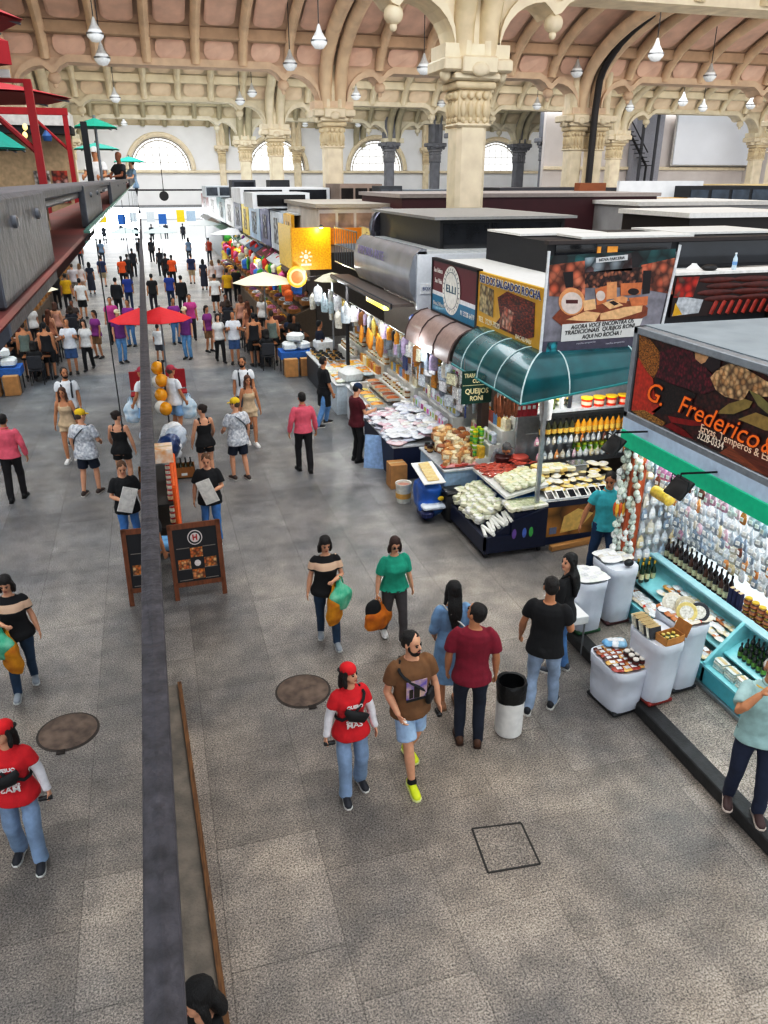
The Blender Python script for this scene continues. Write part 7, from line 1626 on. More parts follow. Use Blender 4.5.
# ---- 8 black tee man
H_ = person(foot(539, 711), -.70, 'man in a black tee and light jeans standing before the white draped tubs', 1.76, 'm', 'tan', ('short', '1a1310'), ('tee', '131316', 0), ('jeans', '9aaabf'), ('20242c', 'd9d6d0'), arms=(((-.34, .10, -1), (-.18, .45, -1), .6), ((.24, .25, -1), (-.1, .9, -.3), .7)), feet=((-.12, -.06, 0), (.11, .16, 0)), head=(.35, -.12), fat=1.02, seedn=8)
# ---- 9 woman in black behind him
I_ = person(foot(558, 671), .6, 'dark haired woman in a black top and jeans, beyond the man in the black tee', 1.64, 'f', 'light', ('long', '0f0c0c'), ('long', '17171a'), ('jeans', '5f8ab8'), ('4a4f58', 'd5d2cc'), head=(1.15, .05), seedn=9)
# ---- 10 teal polo man
K_ = person((6.18, 9.25, 0), PI-.35, 'stall man in a turquoise polo shirt standing between the two stalls', 1.74, 'm', 'tan', ('short', '17110f'), ('polo', '45b4bd', 0), ('jeans', '1f3f66'), ('1c1c1e', '2a2a2a'), arms=(((-.24, .05, -1), (.0, .25, -1), .5), ((.40, -.12, -1), (.3, .1, -1), .5)), feet=((-.10, .02, 0), (.14, -.12, 0)), head=(-.35, -.32), seedn=10)
# ---- 11 old man on the platform
O_ = person(foot(741, 806, .15), PI-.55, 'older man in a pale green work shirt, hand to his face, on the dark kerb', 1.70, 'm', 'tan', ('fringe', 'b9b4ae'), ('polo', 'a4c0be', 0, None, .75), ('trousers', '232c45'), ('4a3230', 'd9cdc2'), arms=(((-.24, .1, -1), (.1, .5, -1), .6), ((.30, .85, -.42), (-.62, -.10, .80), .9)), feet=((-.12, .10, 0), (.12, -.06, 0)), head=(-.1, -.2), glasses='clear', fat=1.12, seedn=11)
o = MB().box((0, 0, 0), (.10, .008, .12)).build('pocket_papers', mat('dfe1e0', rough=.6), O_['body']); o.location = on_torso(O_, -.7, .33, .03); o.rotation_euler = (0, 0, .6)
MB().tube([on_torso(O_, a_*.3, .50, -.005) for a_ in range(-4, 5)], .012, 6).build('inner_collar', mat('d9b45a', rough=.8), O_['body'])
# ---- 12 pink shirt man
P1 = person(foot(305, 471), .05, 'man in a pink long sleeved shirt and dark trousers walking away up the aisle', 1.70, 'm', 'tan', ('short', '17110f'), ('shirt', 'd9687a'), ('trousers', '1f1c1f'), ('151515', '101010'), arms=(((-.34, -.05, -1), (-.1, .22, -1), .7), ((.34, .05, -1), (.1, .2, -1), .7)), feet=((-.1, .10, 0), (.1, -.12, 0)), seedn=12)
# ---- 13 maroon shirt and cap at the counter
Q_ = person(foot(357, 461), -1.25, 'man in a maroon tee and dark blue cap looking down at the dried fruit counter', 1.72, 'm', 'light', ('short', '17110f'), ('tee', '5d1422', 0), ('trousers', '17181c'), ('101012', '1a1a1a'), arms=(((-.2, .30, -1), (.2, 1, .1), .9), ((.2, .30, -1), (-.2, 1, .1), .9)), head=(0, -.5), hatc=('16304f', 'front'), seedn=13)
# ---- 14 black apron man
R1 = person(foot(325, 425), -1.35, 'man in a long black apron and jeans facing the stalls', 1.76, 'm', 'tan', ('short', '231915'), ('tee', '17191e', 0, None, .9), ('jeans', '6f9ac8'), ('1b1c20', 'd9d6d0'), arms=(((-.22, .1, -1), (.1, .6, -.9), .8), ((.22, .1, -1), (.1, .35, -1), .6)), feet=((-.14, .1, 0), (.14, -.26, 0)), head=(.3, 0), seedn=14)
MB().loft([((0, .0, .52), (.21, 0, 0), (0, .15, 0)), ((0, 0, .75), (.21, 0, 0), (0, .15, 0)), ((0, 0, 1.0), (.20, 0, 0), (0, .14, 0))], 18).build('apron', cloth('17191e'), R1['body'])
# ---- 16 black playsuit
S1 = person(foot(209, 482), .25, 'woman in a black playsuit with her hair in a bun, seen from behind', 1.62, 'f', 'light', ('bun', '2a1a14'), ('tank', '17171a'), ('shorts', '17171a', .45), ('e0c9b9', 'b9a08f'), arms=(((-.28, .05, -1), (-.12, .25, -1), .6), ((.28, .3, -1), (.0, .6, -.7), .6)), head=(.9, -.1), fat=1.1, seedn=16)
# ---- 17 yellow cap
T1 = person(foot(241, 479), .35, 'man in a yellow cap, white patterned shirt and navy shorts seen from behind', 1.70, 'm', 'light', ('short', '5a4a3a'), ('loose', cloth('e6e7e9', second='9a9fa9', scale=20)), ('shorts', '1b2538', .85), ('4a3a34', 'c9c5bf'), arms=(((-.30, .2, -1), (.2, .8, -.4), .8), ((.28, .05, -1), (.0, .3, -1), .6)), feet=((-.12, .06, 0), (.12, -.1, 0)), head=(.7, -.1), hatc=('e6c22a', 'front'), fat=1.1, seedn=17)
strap(T1, '2c3a44', 1)
# ---- 18, 19 couple walking towards the camera
U1 = person(foot(252, 444), PI+.15, 'woman in a short beige dress walking towards the camera', 1.63, 'f', 'tan', ('long', '5a3a2a'), ('tank', 'cdb79a'), ('shorts', 'cdb79a', .5), ('efece8', 'f2f0ec'), arms=(((-.26, .0, -1), (-.16, .12, -1), .5), ((.28, .0, -1), (.2, .12, -1), .5)), feet=((-.06, .16, 0), (.06, -.1, 0)), seedn=18)
V1 = person(foot(247, 428), PI-.1, 'bearded man in a white tee with backpack straps behind the woman in beige', 1.76, 'm', 'tan', ('short', '1c1512'), ('tee', 'e3e5e8', 0), ('shorts', '4a4f5a', .85), ('2a2a2c', 'd5d2cc'), head=(-.35, .05), beard='1c1512', seedn=19)
backpack_straps(V1, '33383f')
# ---- 15 boy with the paper
W1 = person(foot(214, 541), PI-.15, 'boy in a black tee holding a white menu card behind the chalkboard sign', 1.58, 'm', 'light', ('short', '6a4a30'), ('loose', '15161a', 0), ('jeans', '4f86c0'), ('2a2a2c', 'd5d2cc'), arms=(((-.24, .12, -1), (.55, .80, -.05), .8), ((.26, .0, -1), (.12, .14, -1), .5)), head=(.05, -.38), seedn=15)
o = MB().box((0, 0, 0), (.24, .012, .42), bev=.004).build('menu_card', mat('eae6df', rough=.5)); o.location = W1['M'] @ (W1['hands'][0]+V((.03, .05, .03))); o.rotation_euler = (0, .35, PI-.2); tag(o, 'white menu card held by the boy in the black tee', 'card')
# ---- 20 pink cap man by the balloons
X1 = person(foot(178, 437), -.9, 'man in a pinkish red cap, white tee and pale blue shorts beside the balloons', 1.72, 'm', 'tan', ('short', '5a4a3a'), ('tee', 'e6e8ec', 0), ('shorts', '8fb2d6', .85), ('7a6a60', 'd5d2cc'), hatc=('b5465a', 'front'), arms=(((-.24, .2, -1), (.1, .9, -.4), .7), ((.24, .1, -1), (.0, .5, -.9), .7)), seedn=20)
# ---- 22 dark haired person right below the camera
Y1 = person(G(200, 992, 1.60).xy.to_3d(), PI*.5+.5, 'dark haired person in black standing below the bar at the bottom of the picture', 1.68, 'f', 'light', ('bob', '0e0c0d'), ('long', '121214'), ('trousers', '17181c'), ('1c1c1e', '1c1c1e'), arms=(((-.2, .1, -1), (.1, .3, -1), .6), ((.2, .5, -.9), (-.1, 1, .3), .8)), head=(-.2, -.2), seedn=22)
# ---- bending seller, seller heads
Z1 = person((5.98, 12.35, .0), PI*.85, 'grey shirted seller bending over the sausages in the corner stall', 1.70, 'm', 'tan', ('short', '5a5a5c'), ('tee', '85868c', 0, None, .8), ('trousers', '2a2c33'), '1c1c1e', lean=.95, head=(0, -.5), arms=(((-.25, .7, -.6), (0, .9, -.5), .6), ((.25, .7, -.6), (0, .9, -.5), .6)), near=True, seedn=23)
# trash bin beside the maroon shirted man
tbn = thing('waste_bin', 'white waste bin with a black liner bag beside the man in maroon', 'waste bin', foot(508, 731)); tbn.scale = (.9, .9, 1)
MB().lathe([(.15, 0), (.168, .02), (.175, .62), (.165, .62), (.15, .45), (0, .44)], 26).build('body', mat('e2e0dc', rough=.4, var=.06), tbn)
lb_ = MB().lathe([(.178, .46), (.186, .54), (.19, .66), (.178, .69), (.155, .68), (.145, .56), (.12, .50), (.0, .49)], 24)
o = lb_.build('liner_bag', mat('111214', rough=.28, bump=.8, bscale=14), tbn); wobble(o.data, .012, 14, 2)
# ------------------------------------------------------------------ things along the mezzanine foot
ab_ = thing('sandwich_board', 'wooden framed chalkboard sandwich sign with a round H badge and food pictures', 'sign', (.20, 10.34, 0), .03); ab_.scale = (.93, 1, .97)
WD = mat('7a4526', rough=.5, var=.25, scale=6, stretch=(5, 5, .7))
fr = MB(); tl = Matrix.Rotation(-.16, 4, 'X')
def tv(mb): mb.v = [tuple(tl @ Vector(v)) for v in mb.v]; return mb
for sx in (-.37, .37): fr.bx(sx-.035, sx+.035, -.02, .02, 0, 1.18)
fr.bx(-.40, .40, -.02, .02, 1.1, 1.18); fr.bx(-.37, .37, -.02, .02, .2, .27); tv(fr).build('frame', WD, ab_, smooth=False)
tv(MB().bx(-.34, .34, -.008, .008, .26, 1.11)).build('board', mat('1d1c20', rough=.6, var=.15), ab_, smooth=False)
bk2 = MB()
for sx in (-.36, .36): bk2.box((sx, .36, .57), (.05, .03, 1.2), rx=.24)
bk2.bx(-.36, .36, .42, .45, .2, .26); bk2.build('rear_leg_frame', WD, ab_, smooth=False)
BW = mat('d9cfcc', rough=.6)
def dsc(n, r, z, y, m, x=0): tv(MB().lathe([(r, y), (r, y-.003), (0, y-.003)], 26, (x, 0, z), 'Y')).build(n, m, ab_)
dsc('badge_ring', .115, .95, -.010, BW); dsc('badge_band', .098, .95, -.013, mat('1d1c20')); dsc('badge_disc', .074, .95, -.016, BW)
o = text('H', ab_, (0, .95*.159-.0225, .942), .12, mat('b0302a', rough=.6), rot=(PI/2-.16, 0, 0), width=.07, bold=.004)
dsc('badge_disc', .05, .55, -.012, BW)
FD = vor('d98a3a', 'c9682a', 'e6c08a', 22)
for x, z in ((0, .72), (-.2, .55), (.2, .55), (0, .38)): tv(MB().bx(x-.095, x+.095, -.013, -.009, z-.075, z+.075)).build('food_picture', FD, ab_, smooth=False)
for z in (.80, .47, .30):
    for x in (-.2, .2): tv(MB().bx(x-.1, x+.1, -.012, -.009, z-.006, z+.006)).build('small_print', mat('8a8078'), ab_, smooth=False)
# orange rack
OR = mat('e0661e', rough=.45, var=.1)
rk_ = thing('drinks_rack', 'orange framed rack of red tins standing against the mezzanine behind the chalkboard sign', 'rack', (-.5, 11.7, 0))
q = MB()
for y in (0, 1.9): q.tube([(.48, y, 0), (.48, y, 1.25)], .03, 6)
q.tube([(.50, 0, .35), (.52, 1.9, 1.15)], .045, 8); q.tube([(.48, 0, 1.25), (.48, 1.9, 1.25)], .03, 6); q.build('frame', OR, rk_)
for z in (.15, .55, .95): MB().bx(0, .5, 0, 1.9, z, z+.03).build('shelf', mat('2a2624', rough=.5), rk_, smooth=False)
tin = p_jar(.14, .05, 'c0281e', 'd9d3c4', 'e9c9a0', 'tin')
for j in range(3):
    for k in range(7): tin.put((-.08-.0*j, 11.85+k*.24, .18+j*.4), 0, 'red tin on the orange rack behind the chalkboard sign', group='red tins on the orange rack')
cb2 = p_box((.36, .4, .24), 'c98a4a', 'carton'); cb2.put((-.15, 13.0, 1.28), 0, 'orange and white box on top of the orange rack', m=mat('e6b07a', rough=.6, var=.4, scale=8, second='efe6dc'))
crb = thing('bottle_carton', 'brown carton of dark bottles standing beyond the orange rack', 'carton', (.22, 15.6, 0))
b = MB(); b.bx(-.22, .22, -.16, .16, 0, .02)
for a in ((-.22, -.21, -.16, .16), (.21, .22, -.16, .16), (-.22, .22, -.16, -.15), (-.22, .22, .15, .16)): b.bx(*a, 0, .24)
b.build('carton', mat('a8703a', rough=.7), crb, smooth=False); MB().bx(-.06, .06, -.164, -.16, .06, .12).build('label', WHT, crb, smooth=False)
for i in range(4):
    for j in range(3): bo.put((.07+i*.1, 15.5+j*.1, .02), 0, 'dark bottle standing in the brown carton beyond the orange rack', group='bottles in the brown carton', scale=(1, 1, 1.15), m=mat('3a3a1c', rough=.15, coat=.6))
for i, (x, y, z, c) in enumerate(((-.02, 16.4, .3, 'dfe3e8'), (.12, 16.9, .45, 'c3cdd9'), (-.05, 16.0, .55, '2f4a7a'), (.05, 17.4, .4, 'e6e8ea'))):
    o = voxel(MB().ell((0, 0, 0), (.26, .3, .24)).ell((.1, .1, .1), (.18, .2, .18)), 'plastic_sack', mat(c, rough=.3, var=.2, bump=.6, bscale=8, coat=.3), None, .035, 2, .04, 7); o.location = (x, y, z-.05); tag(o, ('pale crumpled plastic sack', 'grey blue crumpled plastic sack', 'dark blue crumpled plastic sack', 'white crumpled plastic sack')[i]+' heaped by the mezzanine beyond the carton of bottles', 'sack')
bln = P_(MB().ell((0, 0, 0), (.15, .15, .16), n=14, k=10), 'balloon', mat('f0a81e', rough=.25, var=.05, coat=.3), 'balloon')
for i, (dx, z, c) in enumerate(((.02, 1.75, 'f0a81e'), (.0, 1.45, 'f3ede2'), (.08, 1.5, 'f0a81e'), (.03, 1.18, 'f0a81e'), (.0, .92, 'f3ede2'), (.1, .9, 'f0a81e'))): bln.put((dx-.10, 18.6-.1*i, z-.12), 0, ('orange' if c[:2] == 'f0' else 'white')+' balloon in the column of balloons by the mezzanine', group=('orange' if c[:2] == 'f0' else 'white')+' balloons', m=mat(c, rough=.25, var=.05, coat=.3))
bst = MB().tube([(.04, 18.4, 0), (.04, 18.4, 1.85)], .02, 6).build('balloon_stick', DARK); tag(bst, 'dark upright stick carrying the balloons by the mezzanine', 'stick')
rc = thing('folding_chair', 'red folding chair beyond the man in the pinkish cap', 'chair', (.35, 21.0, 0))
MB().bx(-.25, .25, .2, .24, .5, 1.0, bev=.01).build('backrest', mat('a8232c', rough=.6), rc, smooth=False); MB().bx(-.25, .25, -.22, .2, .43, .46).build('seat', mat('a8232c', rough=.6), rc, smooth=False)
for sx in (-.23, .23):
    for sy in (-.2, .22): MB().tube([(sx, sy, 0), (sx, sy, .45 if sy < 0 else 1.0)], .015, 6).build('leg', mat('8b8f94', metal=.6), rc)
# ------------------------------------------------------------------ mezzanine restaurant
MZ = 4.6
RED = mat('b01f28', rough=.4, var=.08); 
fr = thing('red_pergola', 'red steel pergola frame on the mezzanine behind the handrail', 'frame', (-.82, 8, MZ))
z1 = PY(33, 82, 8).z-MZ; z2 = PY(62, 110, 12).z-MZ
MB().bx(-.032, .032, -.032, .032, 0, z1).build('post', RED, fr, smooth=False); MB().bx(-.05, .01, 3.97, 4.03, 0, z2).build('post', RED, fr, smooth=False)
q = MB(); q.bx(-2.2, .03, -.02, .02, z1-.01, z1+.02); q.tube([(-.0, 0, z1-.55), (-.5, 0, z1-.05)], .025, 6); q.bx(-1.6, .02, 3.96, 4.04, z2-.06, z2+.02); q.tube([(-.0, 4, z2-.5), (-.45, 4, z2-.05)], .02, 6); q.build('crossbar', RED, fr, smooth=False)
o = MB().bx(-.04, .04, -.02, .02, 0, .06).build('white_box', WHT); o.location = (-.98, 7.95, MZ+z1+.02); tag(o, 'small white box on top of the red pergola frame', 'box')
p = PY(14, 98, 10); parasol((p.x-.42, 10, MZ), 1.0, p.z-MZ+.18, 'c0303c', 'red parasol on the mezzanine behind the red frame', drop=.17, z0=0)
p = PY(-116, 36, 7); parasol((p.x, 7, MZ), .8, p.z-MZ+.25, 'a81f2c', 'dark red parasol high at the left edge of the mezzanine', val=.15, n=4, drop=.25)
p = PY(-92, 0, 7.5); parasol((p.x, 7.5, MZ), .78, p.z-MZ+.16, 'b8303c', 'uppermost red parasol at the left edge of the mezzanine', n=8, drop=.25)
p = PY(95, 126, 16); parasol((p.x, 16, MZ), .38, p.z-MZ+.12, '1fae92', 'teal parasol nearest the standing men on the mezzanine', drop=.14)
p = PY(96, 147, 24); parasol((p.x, 24, MZ), .6, p.z-MZ+.1, '2fae98', 'second teal parasol further along the mezzanine', drop=.15)
p = PY(129, 160, 29); parasol((p.x, 29, MZ), .5, p.z-MZ+.1, '35b8a0', 'furthest teal parasol at the end of the mezzanine', drop=.15)
p = PY(-22, 140, 9); parasol((p.x, 9, MZ), .42, p.z-MZ+.18, '1f9a8a', 'teal parasol low at the left edge of the mezzanine', drop=.25)
ks = thing('mezzanine_kiosk', 'cream mezzanine kiosk with a white fascia and menu pictures', 'kiosk', (-3.85, 13.5, MZ))
MB().bx(0, 2.95, 0, .2, 0, 1.75).build('wall', mat('c3ab8a', rough=.7, var=.15), ks, smooth=False)
z_ = PY(60, 118, 13.4).z-MZ; MB().bx(-.1, 3.0, -.5, .2, z_-.12, z_+.05).build('fascia', mat('dfdcd6', rough=.5), ks, smooth=False); MB().bx(-.1, 3.0, -.45, .2, z_-.22, z_-.12).build('dark_band', DARK, ks, smooth=False)
for x, c in ((2.35, 'd9d3c9'), (2.6, 'c9503a')): MB().bx(x, x+.22, -.02, 0, .75, 1.2).build('menu_picture', vor('e6e0d6', c, '6a4a3a', 18), ks, smooth=False)
dp = MB().bx(-.05, .05, -.05, .05, 0, 1.95).build('dark_post', DARK, smooth=False); p = PY(87, 150, 15); dp.location = (p.x, 15, MZ); tag(dp, 'dark post beside the teal parasol on the mezzanine', 'post')
for i, (px_, py_) in enumerate(((25, 127), (25, 135))):
    o = MB().ell((0, 0, 0), (.032, .032, .042)).build('bulb', mat('ffdf9a', emit=1.0)); o.location = PY(px_, py_, 12.0); tag(o, '%s glowing bulb hanging in the mezzanine restaurant' % ('upper', 'lower')[i], 'lamp')
o = MB().lathe([(.015, .07), (.065, 0), (.05, -.06), (0, -.065)], 14).build('lantern', mat('3f6aa0', rough=.3)); o.location = PY(47, 136, 12); tag(o, 'small blue lantern hanging in the mezzanine restaurant', 'lamp')
for i in range(7):
    m_ = thing('menu_board', ('cream', 'dark', 'white', 'reddish', 'grey', 'black', 'beige')[i]+' menu board standing behind the mezzanine ledge', 'menu board', (-.235, 1.42+i*.13, 5.578))
    MB().bx(-.004, .004, -.06, .06, 0, .085).build('board', mat(('d9c9a0', '3a3432', 'e3e0da', 'a8503f', '8b8b8e', '1f1e20', 'c9b08a')[i], rough=.5, var=.3, scale=40), m_, smooth=False)
    MB().lathe([(.022, .005), (.022, .007), (0, .007)], 14, (0, 0, .045), 'X').build('round_mark', mat(('b0302a', 'e0d9c9', 'c0a050', 'efe6da', '4a4a4a', 'd9d3c4', '6a4a30')[i]), m_)
# the structure that hides the area behind: cream pilaster and dark gap at the left edge
struct(MB().bx(-6.9, -5.9, 22.0, 23.0, 4.6, 12).build('trim_6', CREAM, smooth=False))
# ------------------------------------------------------------------ mezzanine guests and the crowd up the aisle
mp = [(98, 20, PI-.3, 1.72, 'm', 'tan', ('short', '1c1512'), ('tee', 'e6e6e6'), ('trousers', '1f2026'), ('dfe0e0', 'front'), 'man in a white cap and white tee leaning at the mezzanine rail'),
      (121, 24, PI-.9, 1.74, 'm', 'brown', ('bald', '3a2c26'), ('tee', '23252d'), ('trousers', '1f2026'), None, 'bald man in a dark tee leaning on the mezzanine rail'),
      (133, 29, PI-1.0, 1.66, 'f', 'light', ('short', '2a1a14'), ('tee', '8aa0b9'), ('trousers', '1f2026'), None, 'person in a grey blue top at the far end of the mezzanine rail'),
      (28, 15, .9, 1.70, 'm', 'dark', ('short', '100d0c'), ('tee', '17181c'), ('trousers', '17181c'), None, 'waiter in black standing among the mezzanine tables')]
for px_, Y, face, h, sx, sk, hr, tp, bt, hc, l in mp:
    d = _ray(px_, 178); person((d.x/d.y*Y, Y, MZ), face, l, h, sx, sk, hr, tp, bt, near=False, hatc=hc, arms=(((-.2, .5, -.8), (.2, .9, -.1), .5), ((.2, .5, -.8), (-.2, .9, -.1), .5)) if px_ > 60 else None)
for i, (px_, py_, Y, c, hcol, sk, l) in enumerate(((4, 170, 17.2, '3f6a4a', '15100e', 'tan', 'seated guest in a dark green top at the left edge of the mezzanine'), (13, 173, 18.4, 'b98a90', '6a4a3a', 'light', 'seated guest with pinkish face and top on the mezzanine'), (23, 175, 17.8, '27304a', '15100e', 'tan', 'seated guest in navy on the mezzanine'), (44, 175, 19.4, '17181c', '15100e', 'tan', 'seated guest in black left of the red post'), (62, 176, 20.0, '8b8d92', '5a5450', 'light', 'seated guest in grey between the red posts'), (52, 166, 19.5, '3a3438', '2a1a14', 'light', 'seated guest in dark brown between the red posts'))):
    p = PY(px_, py_-8, Y); person((p.x, Y, MZ-(1.27-(p.z-MZ))*1.0 if False else p.z-1.24), -1.2, l, 1.68, 'm' if i % 2 else 'f', sk, ('short', hcol), ('tee', c), ('trousers', '23262e'), near=False, seat=.46, feet=((-.1, .42, 0), (.1, .42, 0)))
def c_(px_, py_, face, h, sx, sk, hr, tp, bt, l, **k): return person(foot(px_, py_), face, l, h, sx, sk, hr, tp, bt, near=False, **k)
wk = ((-.07, .2, 0), (.07, -.2, 0.02))
ph = (((-.2, .3, -1), (.3, .9, .4), .5), ((.2, .3, -1), (-.3, .9, .4), .5))
BK_ = '17181c'
crowd = [
 (193, 340, PI, 1.70, 'm', 'tan', ('short', BK_), ('tee', 'c04a90'), ('trousers', '23232a'), 'man in a magenta tee and dark trousers facing the camera behind the red parasol', {}),
 (210, 352, PI+.7, 1.62, 'f', 'tan', ('pony', '2a1a14'), ('tee', '8a3a86'), ('shorts', '8a6a4a', .9), 'woman in a purple tee with a bag low at her knee', {}),
 (221, 362, PI+.2, 1.62, 'f', 'light', ('bob', '1c1512'), ('tee', 'e3e2e0'), ('trousers', '16171b'), 'woman in a white top and black trousers reaching to the right', {'feet': wk}),
 (236, 364, PI-.1, 1.72, 'm', 'tan', ('short', BK_), ('tee', 'dfe3ea'), ('shorts', '3f5f8a', .95), 'man in a white tee and blue shorts raising a phone', {'arms': ph}),
 (250, 347, .4, 1.64, 'f', 'light', ('long', '6a3a24'), ('tank', 'b07a60'), ('shorts', '3a3436', .8), 'brown haired woman in a tan top behind the man raising a phone', {}),
 (256, 366, .1, 1.72, 'm', 'tan', ('short', BK_), ('tank', '1c1e24'), ('shorts', '17181c', .95), 'man in a black sleeveless top seen from behind with a small backpack', {}),
 (274, 363, -.2, 1.72, 'm', 'tan', ('short', '3a2a1e'), ('tank', '6f7d78'), ('shorts', '1d2024', .8), 'man in a grey green sleeveless top seen from behind', {}),
 (189, 359, PI-.5, 1.74, 'm', 'light', ('short', BK_), ('tee', '7a3a86'), ('jeans', '6fa0cc'), 'man in a cream cap, purple tee and light jeans beside the red parasol', {'hatc': ('d9cfb0', 'front')}),
 (161, 362, -.3, 1.25, 'm', 'tan', ('short', BK_), ('tee', 'e6e8ea'), ('shorts', '4a4f58', .9), 'child in a white tee under the red parasol', {}),
 (177, 344, PI+.4, 1.68, 'm', 'tan', ('short', BK_), ('tee', '8a3a90'), ('jeans', '5a8ab8'), 'man in a violet tee and jeans behind the red parasol', {}),
 (217, 313, .1, 1.72, 'm', 'tan', ('short', BK_), ('tee', 'e6e6e4'), ('shorts', '17181c', .95), 'man in a white jersey with black lettering seen from behind', {}),
 (184, 315, .3, 1.72, 'm', 'light', ('short', BK_), ('jacket', '1a1c22'), ('trousers', '1d1f26'), 'man in a black jacket in the middle of the aisle', {}),
 (172, 308, -.2, 1.68, 'm', 'tan', ('short', BK_), ('tee', '2f4a9a'), ('jeans', '2a3a5a'), 'person in a blue tee walking away up the aisle', {}),
 (155, 312, .2, 1.70, 'm', 'tan', ('short', BK_), ('tee', '1c1c20'), ('trousers', '2a2530'), 'man in black walking near the mezzanine bar up the aisle', {}),
 (174, 286, 0, 1.70, 'm', 'dark', ('short', BK_), ('tee', 'd9602a'), ('trousers', '17181c'), 'person in an orange tee up the aisle', {}),
 (168, 284, .2, 1.72, 'm', 'dark', ('short', BK_), ('tee', '1f2026'), ('trousers', '1f2026'), 'person in black left of the orange tee', {}),
 (162, 276, .2, 1.70, 'm', 'dark', ('short', BK_), ('tee', '2a2d38'), ('trousers', '1f2026'), 'person in charcoal left of the pair around the orange tee', {}),
 (193, 284, .1, 1.70, 'm', 'light', ('short', '3a2a1e'), ('tee', '27345a'), ('shorts', 'b9a88a', .95), 'man in a navy tee and beige shorts seen from behind', {}),
 (205, 290, 0, 1.64, 'f', 'tan', ('bob', BK_), ('dress', '2f3648', .7), ('none', ''), 'woman in a long dark dress in the aisle', {}),
 (214, 292, .2, 1.66, 'f', 'light', ('bob', '8a6a4a'), ('tee', 'dfd3cf'), ('shorts', 'c9a890', .9), 'fair haired woman in a pale top beside the woman in the dark dress', {}),
 (221, 293, .1, 1.72, 'm', 'light', ('short', '5a4a3a'), ('tee', 'd6d0d2'), ('shorts', '8a8078', .9), 'man in a pale tee beside the fair haired woman', {}),
 (229, 305, -.2, 1.70, 'm', 'tan', ('short', BK_), ('tee', 'd9b01e'), ('trousers', '1f2026'), 'man in a yellow tee beside the stalls', {}),
 (238, 302, -.3, 1.72, 'm', 'tan', ('short', BK_), ('tee', '1c1c20'), ('trousers', '17181c'), 'man in black right of the yellow tee', {}),
 (226, 272, -.6, 1.66, 'f', 'tan', ('bob', BK_), ('tee', 'd9c060'), ('trousers', '3a3a40'), 'seller in a pale yellow top at the far stalls', {}),
 (238, 278, -.8, 1.70, 'm', 'tan', ('short', BK_), ('tee', 'aab4c0'), ('trousers', '3a3f4a'), 'person in grey blue facing the far stalls', {}),
 (210, 262, .0, 1.70, 'm', 'tan', ('short', BK_), ('tee', 'b9503a'), ('trousers', '2a2d38'), 'person in a brick red top far up the aisle', {}),
 (184, 242, .1, 1.70, 'm', 'dark', ('short', BK_), ('tee', '3a3f4a'), ('trousers', '2a2d38'), 'dark distant figure against the bright entrance, rightmost of three', {}),
 (167, 240, .2, 1.70, 'm', 'dark', ('short', BK_), ('tee', '4a505a'), ('trousers', '2a2d38'), 'dark distant figure against the bright entrance, middle of three', {}),
 (153, 243, .2, 1.70, 'm', 'dark', ('short', BK_), ('tee', '3a4450'), ('trousers', '2a2d38'), 'dark distant figure against the bright entrance, leftmost of three', {}),
 (153, 262, .2, 1.70, 'm', 'dark', ('short', BK_), ('tee', '20242c'), ('trousers', '17181c'), 'dark figure by the bar far up the aisle', {}),
 (190, 262, .2, 1.70, 'f', 'tan', ('bob', BK_), ('tee', '7a90a8'), ('trousers', '3a4450'), 'person in pale blue far up the aisle', {}),
 (321, 378, -1.5, 1.76, 'm', 'tan', ('short', BK_), ('tee', '1a2238'), ('jeans', '2f5a9a'), 'man in a navy top and jeans standing at the stalls beyond the black aproned man', {}),
 (243, 340, .3, 1.68, 'f', 'light', ('bob', '5a3a2a'), ('tank', 'c99a88'), ('shorts', '5a4a40', .9), 'woman in a pinkish top between the men and the tables', {}),
 (264, 338, -.5, 1.66, 'f', 'light', ('bob', '7a6a5a'), ('tee', 'e0dedb'), ('trousers', '3a3a40'), 'woman in white standing at the tables', {}),
 (308, 335, PI-.6, 1.70, 'm', 'tan', ('short', BK_), ('tee', '16171b'), ('trousers', '16171b'), 'waiter in black pointing across the tables', {'arms': (((-.3, .5, -.4), (-.5, .8, .2), .2), ((.24, .05, -1), (.1, .3, -1), .5))}),
]
for px_, py_, f_, h, sx, sk, hr, tp, bt, l, k in crowd: c_(px_, py_, f_, h, sx, sk, hr, tp, bt, l, **k)
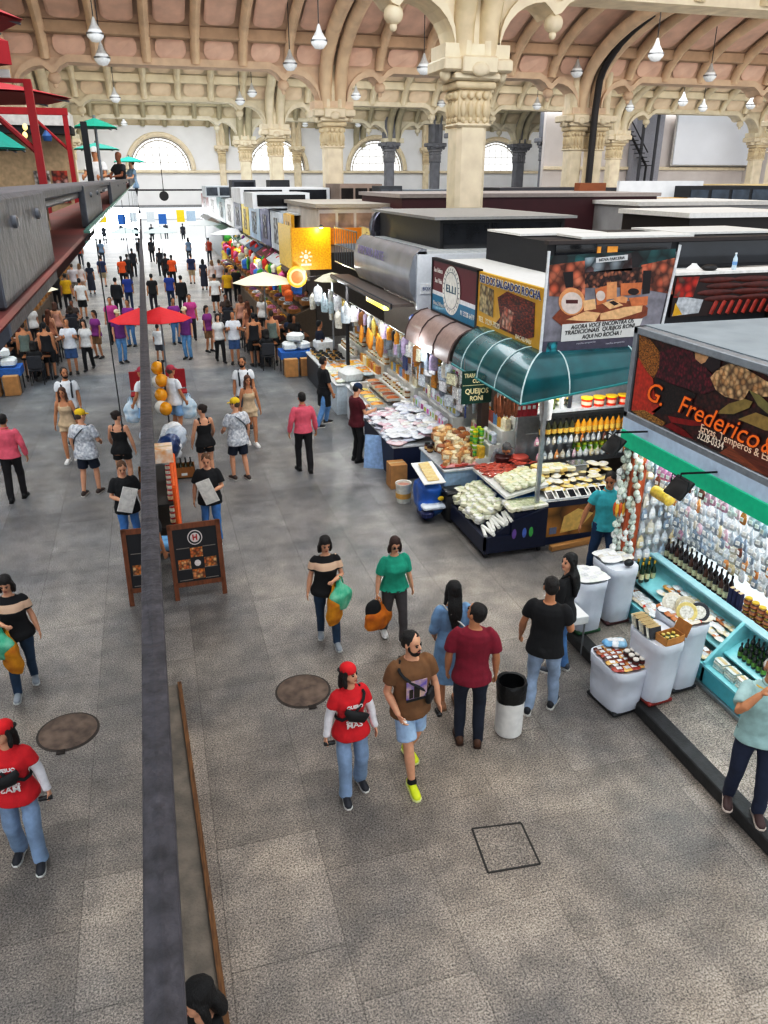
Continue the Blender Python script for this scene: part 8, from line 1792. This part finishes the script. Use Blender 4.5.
# seated guests at the tables
rs_ = random.Random(9)
tops = ('17181c', '23262e', '1f2a44', '2a2420', '8a6a50', '17181c', '3a4a6a', '5a2a2a', '17181c', 'c9a060', '2a2d38', '4a3a34')
ln = ('black', 'charcoal', 'navy', 'dark brown', 'tan', 'jet black', 'slate blue', 'dark red', 'plain black', 'ochre', 'blue grey', 'umber')
chp = None
def mk_chair():
    t = thing('dining_chair', '', 'chair'); MB().bx(-.2, .2, -.2, .2, .43, .46, bev=.01).build('seat', DARK2, t, smooth=False); MB().bx(-.2, .2, -.21, -.18, .5, .88, bev=.01).build('backrest', DARK2, t, smooth=False)
    for sx in (-.18, .18):
        for sy in (-.18, .18): MB().tube([(sx, sy, 0), (sx, sy, .45)], .014, 5).build('leg', DARK, t)
    return Proto(t)
chp = mk_chair(); i = 0
for x, y in tabs:
    for dy, fc_ in ((-.75, 0), (.75, PI)):
        loc = Vector((x+rs_.uniform(-.1, .1), y+dy, 0))
        chp.put(loc, fc_, 'dark dining chair at the wooden tables under the cream parasol', 'chair', 'dark dining chairs')
        person(loc, fc_, 'guest in a %s top seated at the wooden tables under the cream parasol' % ln[i], 1.68, 'fm'[i % 2], ('tan', 'light', 'brown')[i % 3], (('bob', 'short')[i % 2], ('1c1512', '3a2a1e', '0f0c0c')[i % 3]), ('tee', tops[i]), ('trousers', '23262e'), near=False, seat=.50, feet=((-.12, .40, 0), (.12, .40, 0)), arms=(((-.2, .5, -.9), (.1, 1, .1), .4), ((.2, .5, -.9), (-.1, 1, .1), .4)))
        i += 1
# seated person behind the bar: only the light jeans show
person((-.42, 11.15, 0), -1.1, 'person in light blue jeans sitting below the mezzanine behind the chalkboard sign', 1.70, 'm', 'tan', ('short', '1c1512'), ('tee', '2a2d33'), ('jeans', '7fb2dc'), ('2a2422', 'd9d6d0'), seat=.56, feet=((-.12, .46, 0), (.12, .40, 0)), seedn=31)
shopping_bag((.55, 18.7, .95), 'b9d3e6', 'pale blue clear bag held by the man in the pinkish cap', .36, .5, .3, 'dfeaf2')
bpy.data.scenes.remove(WORK)
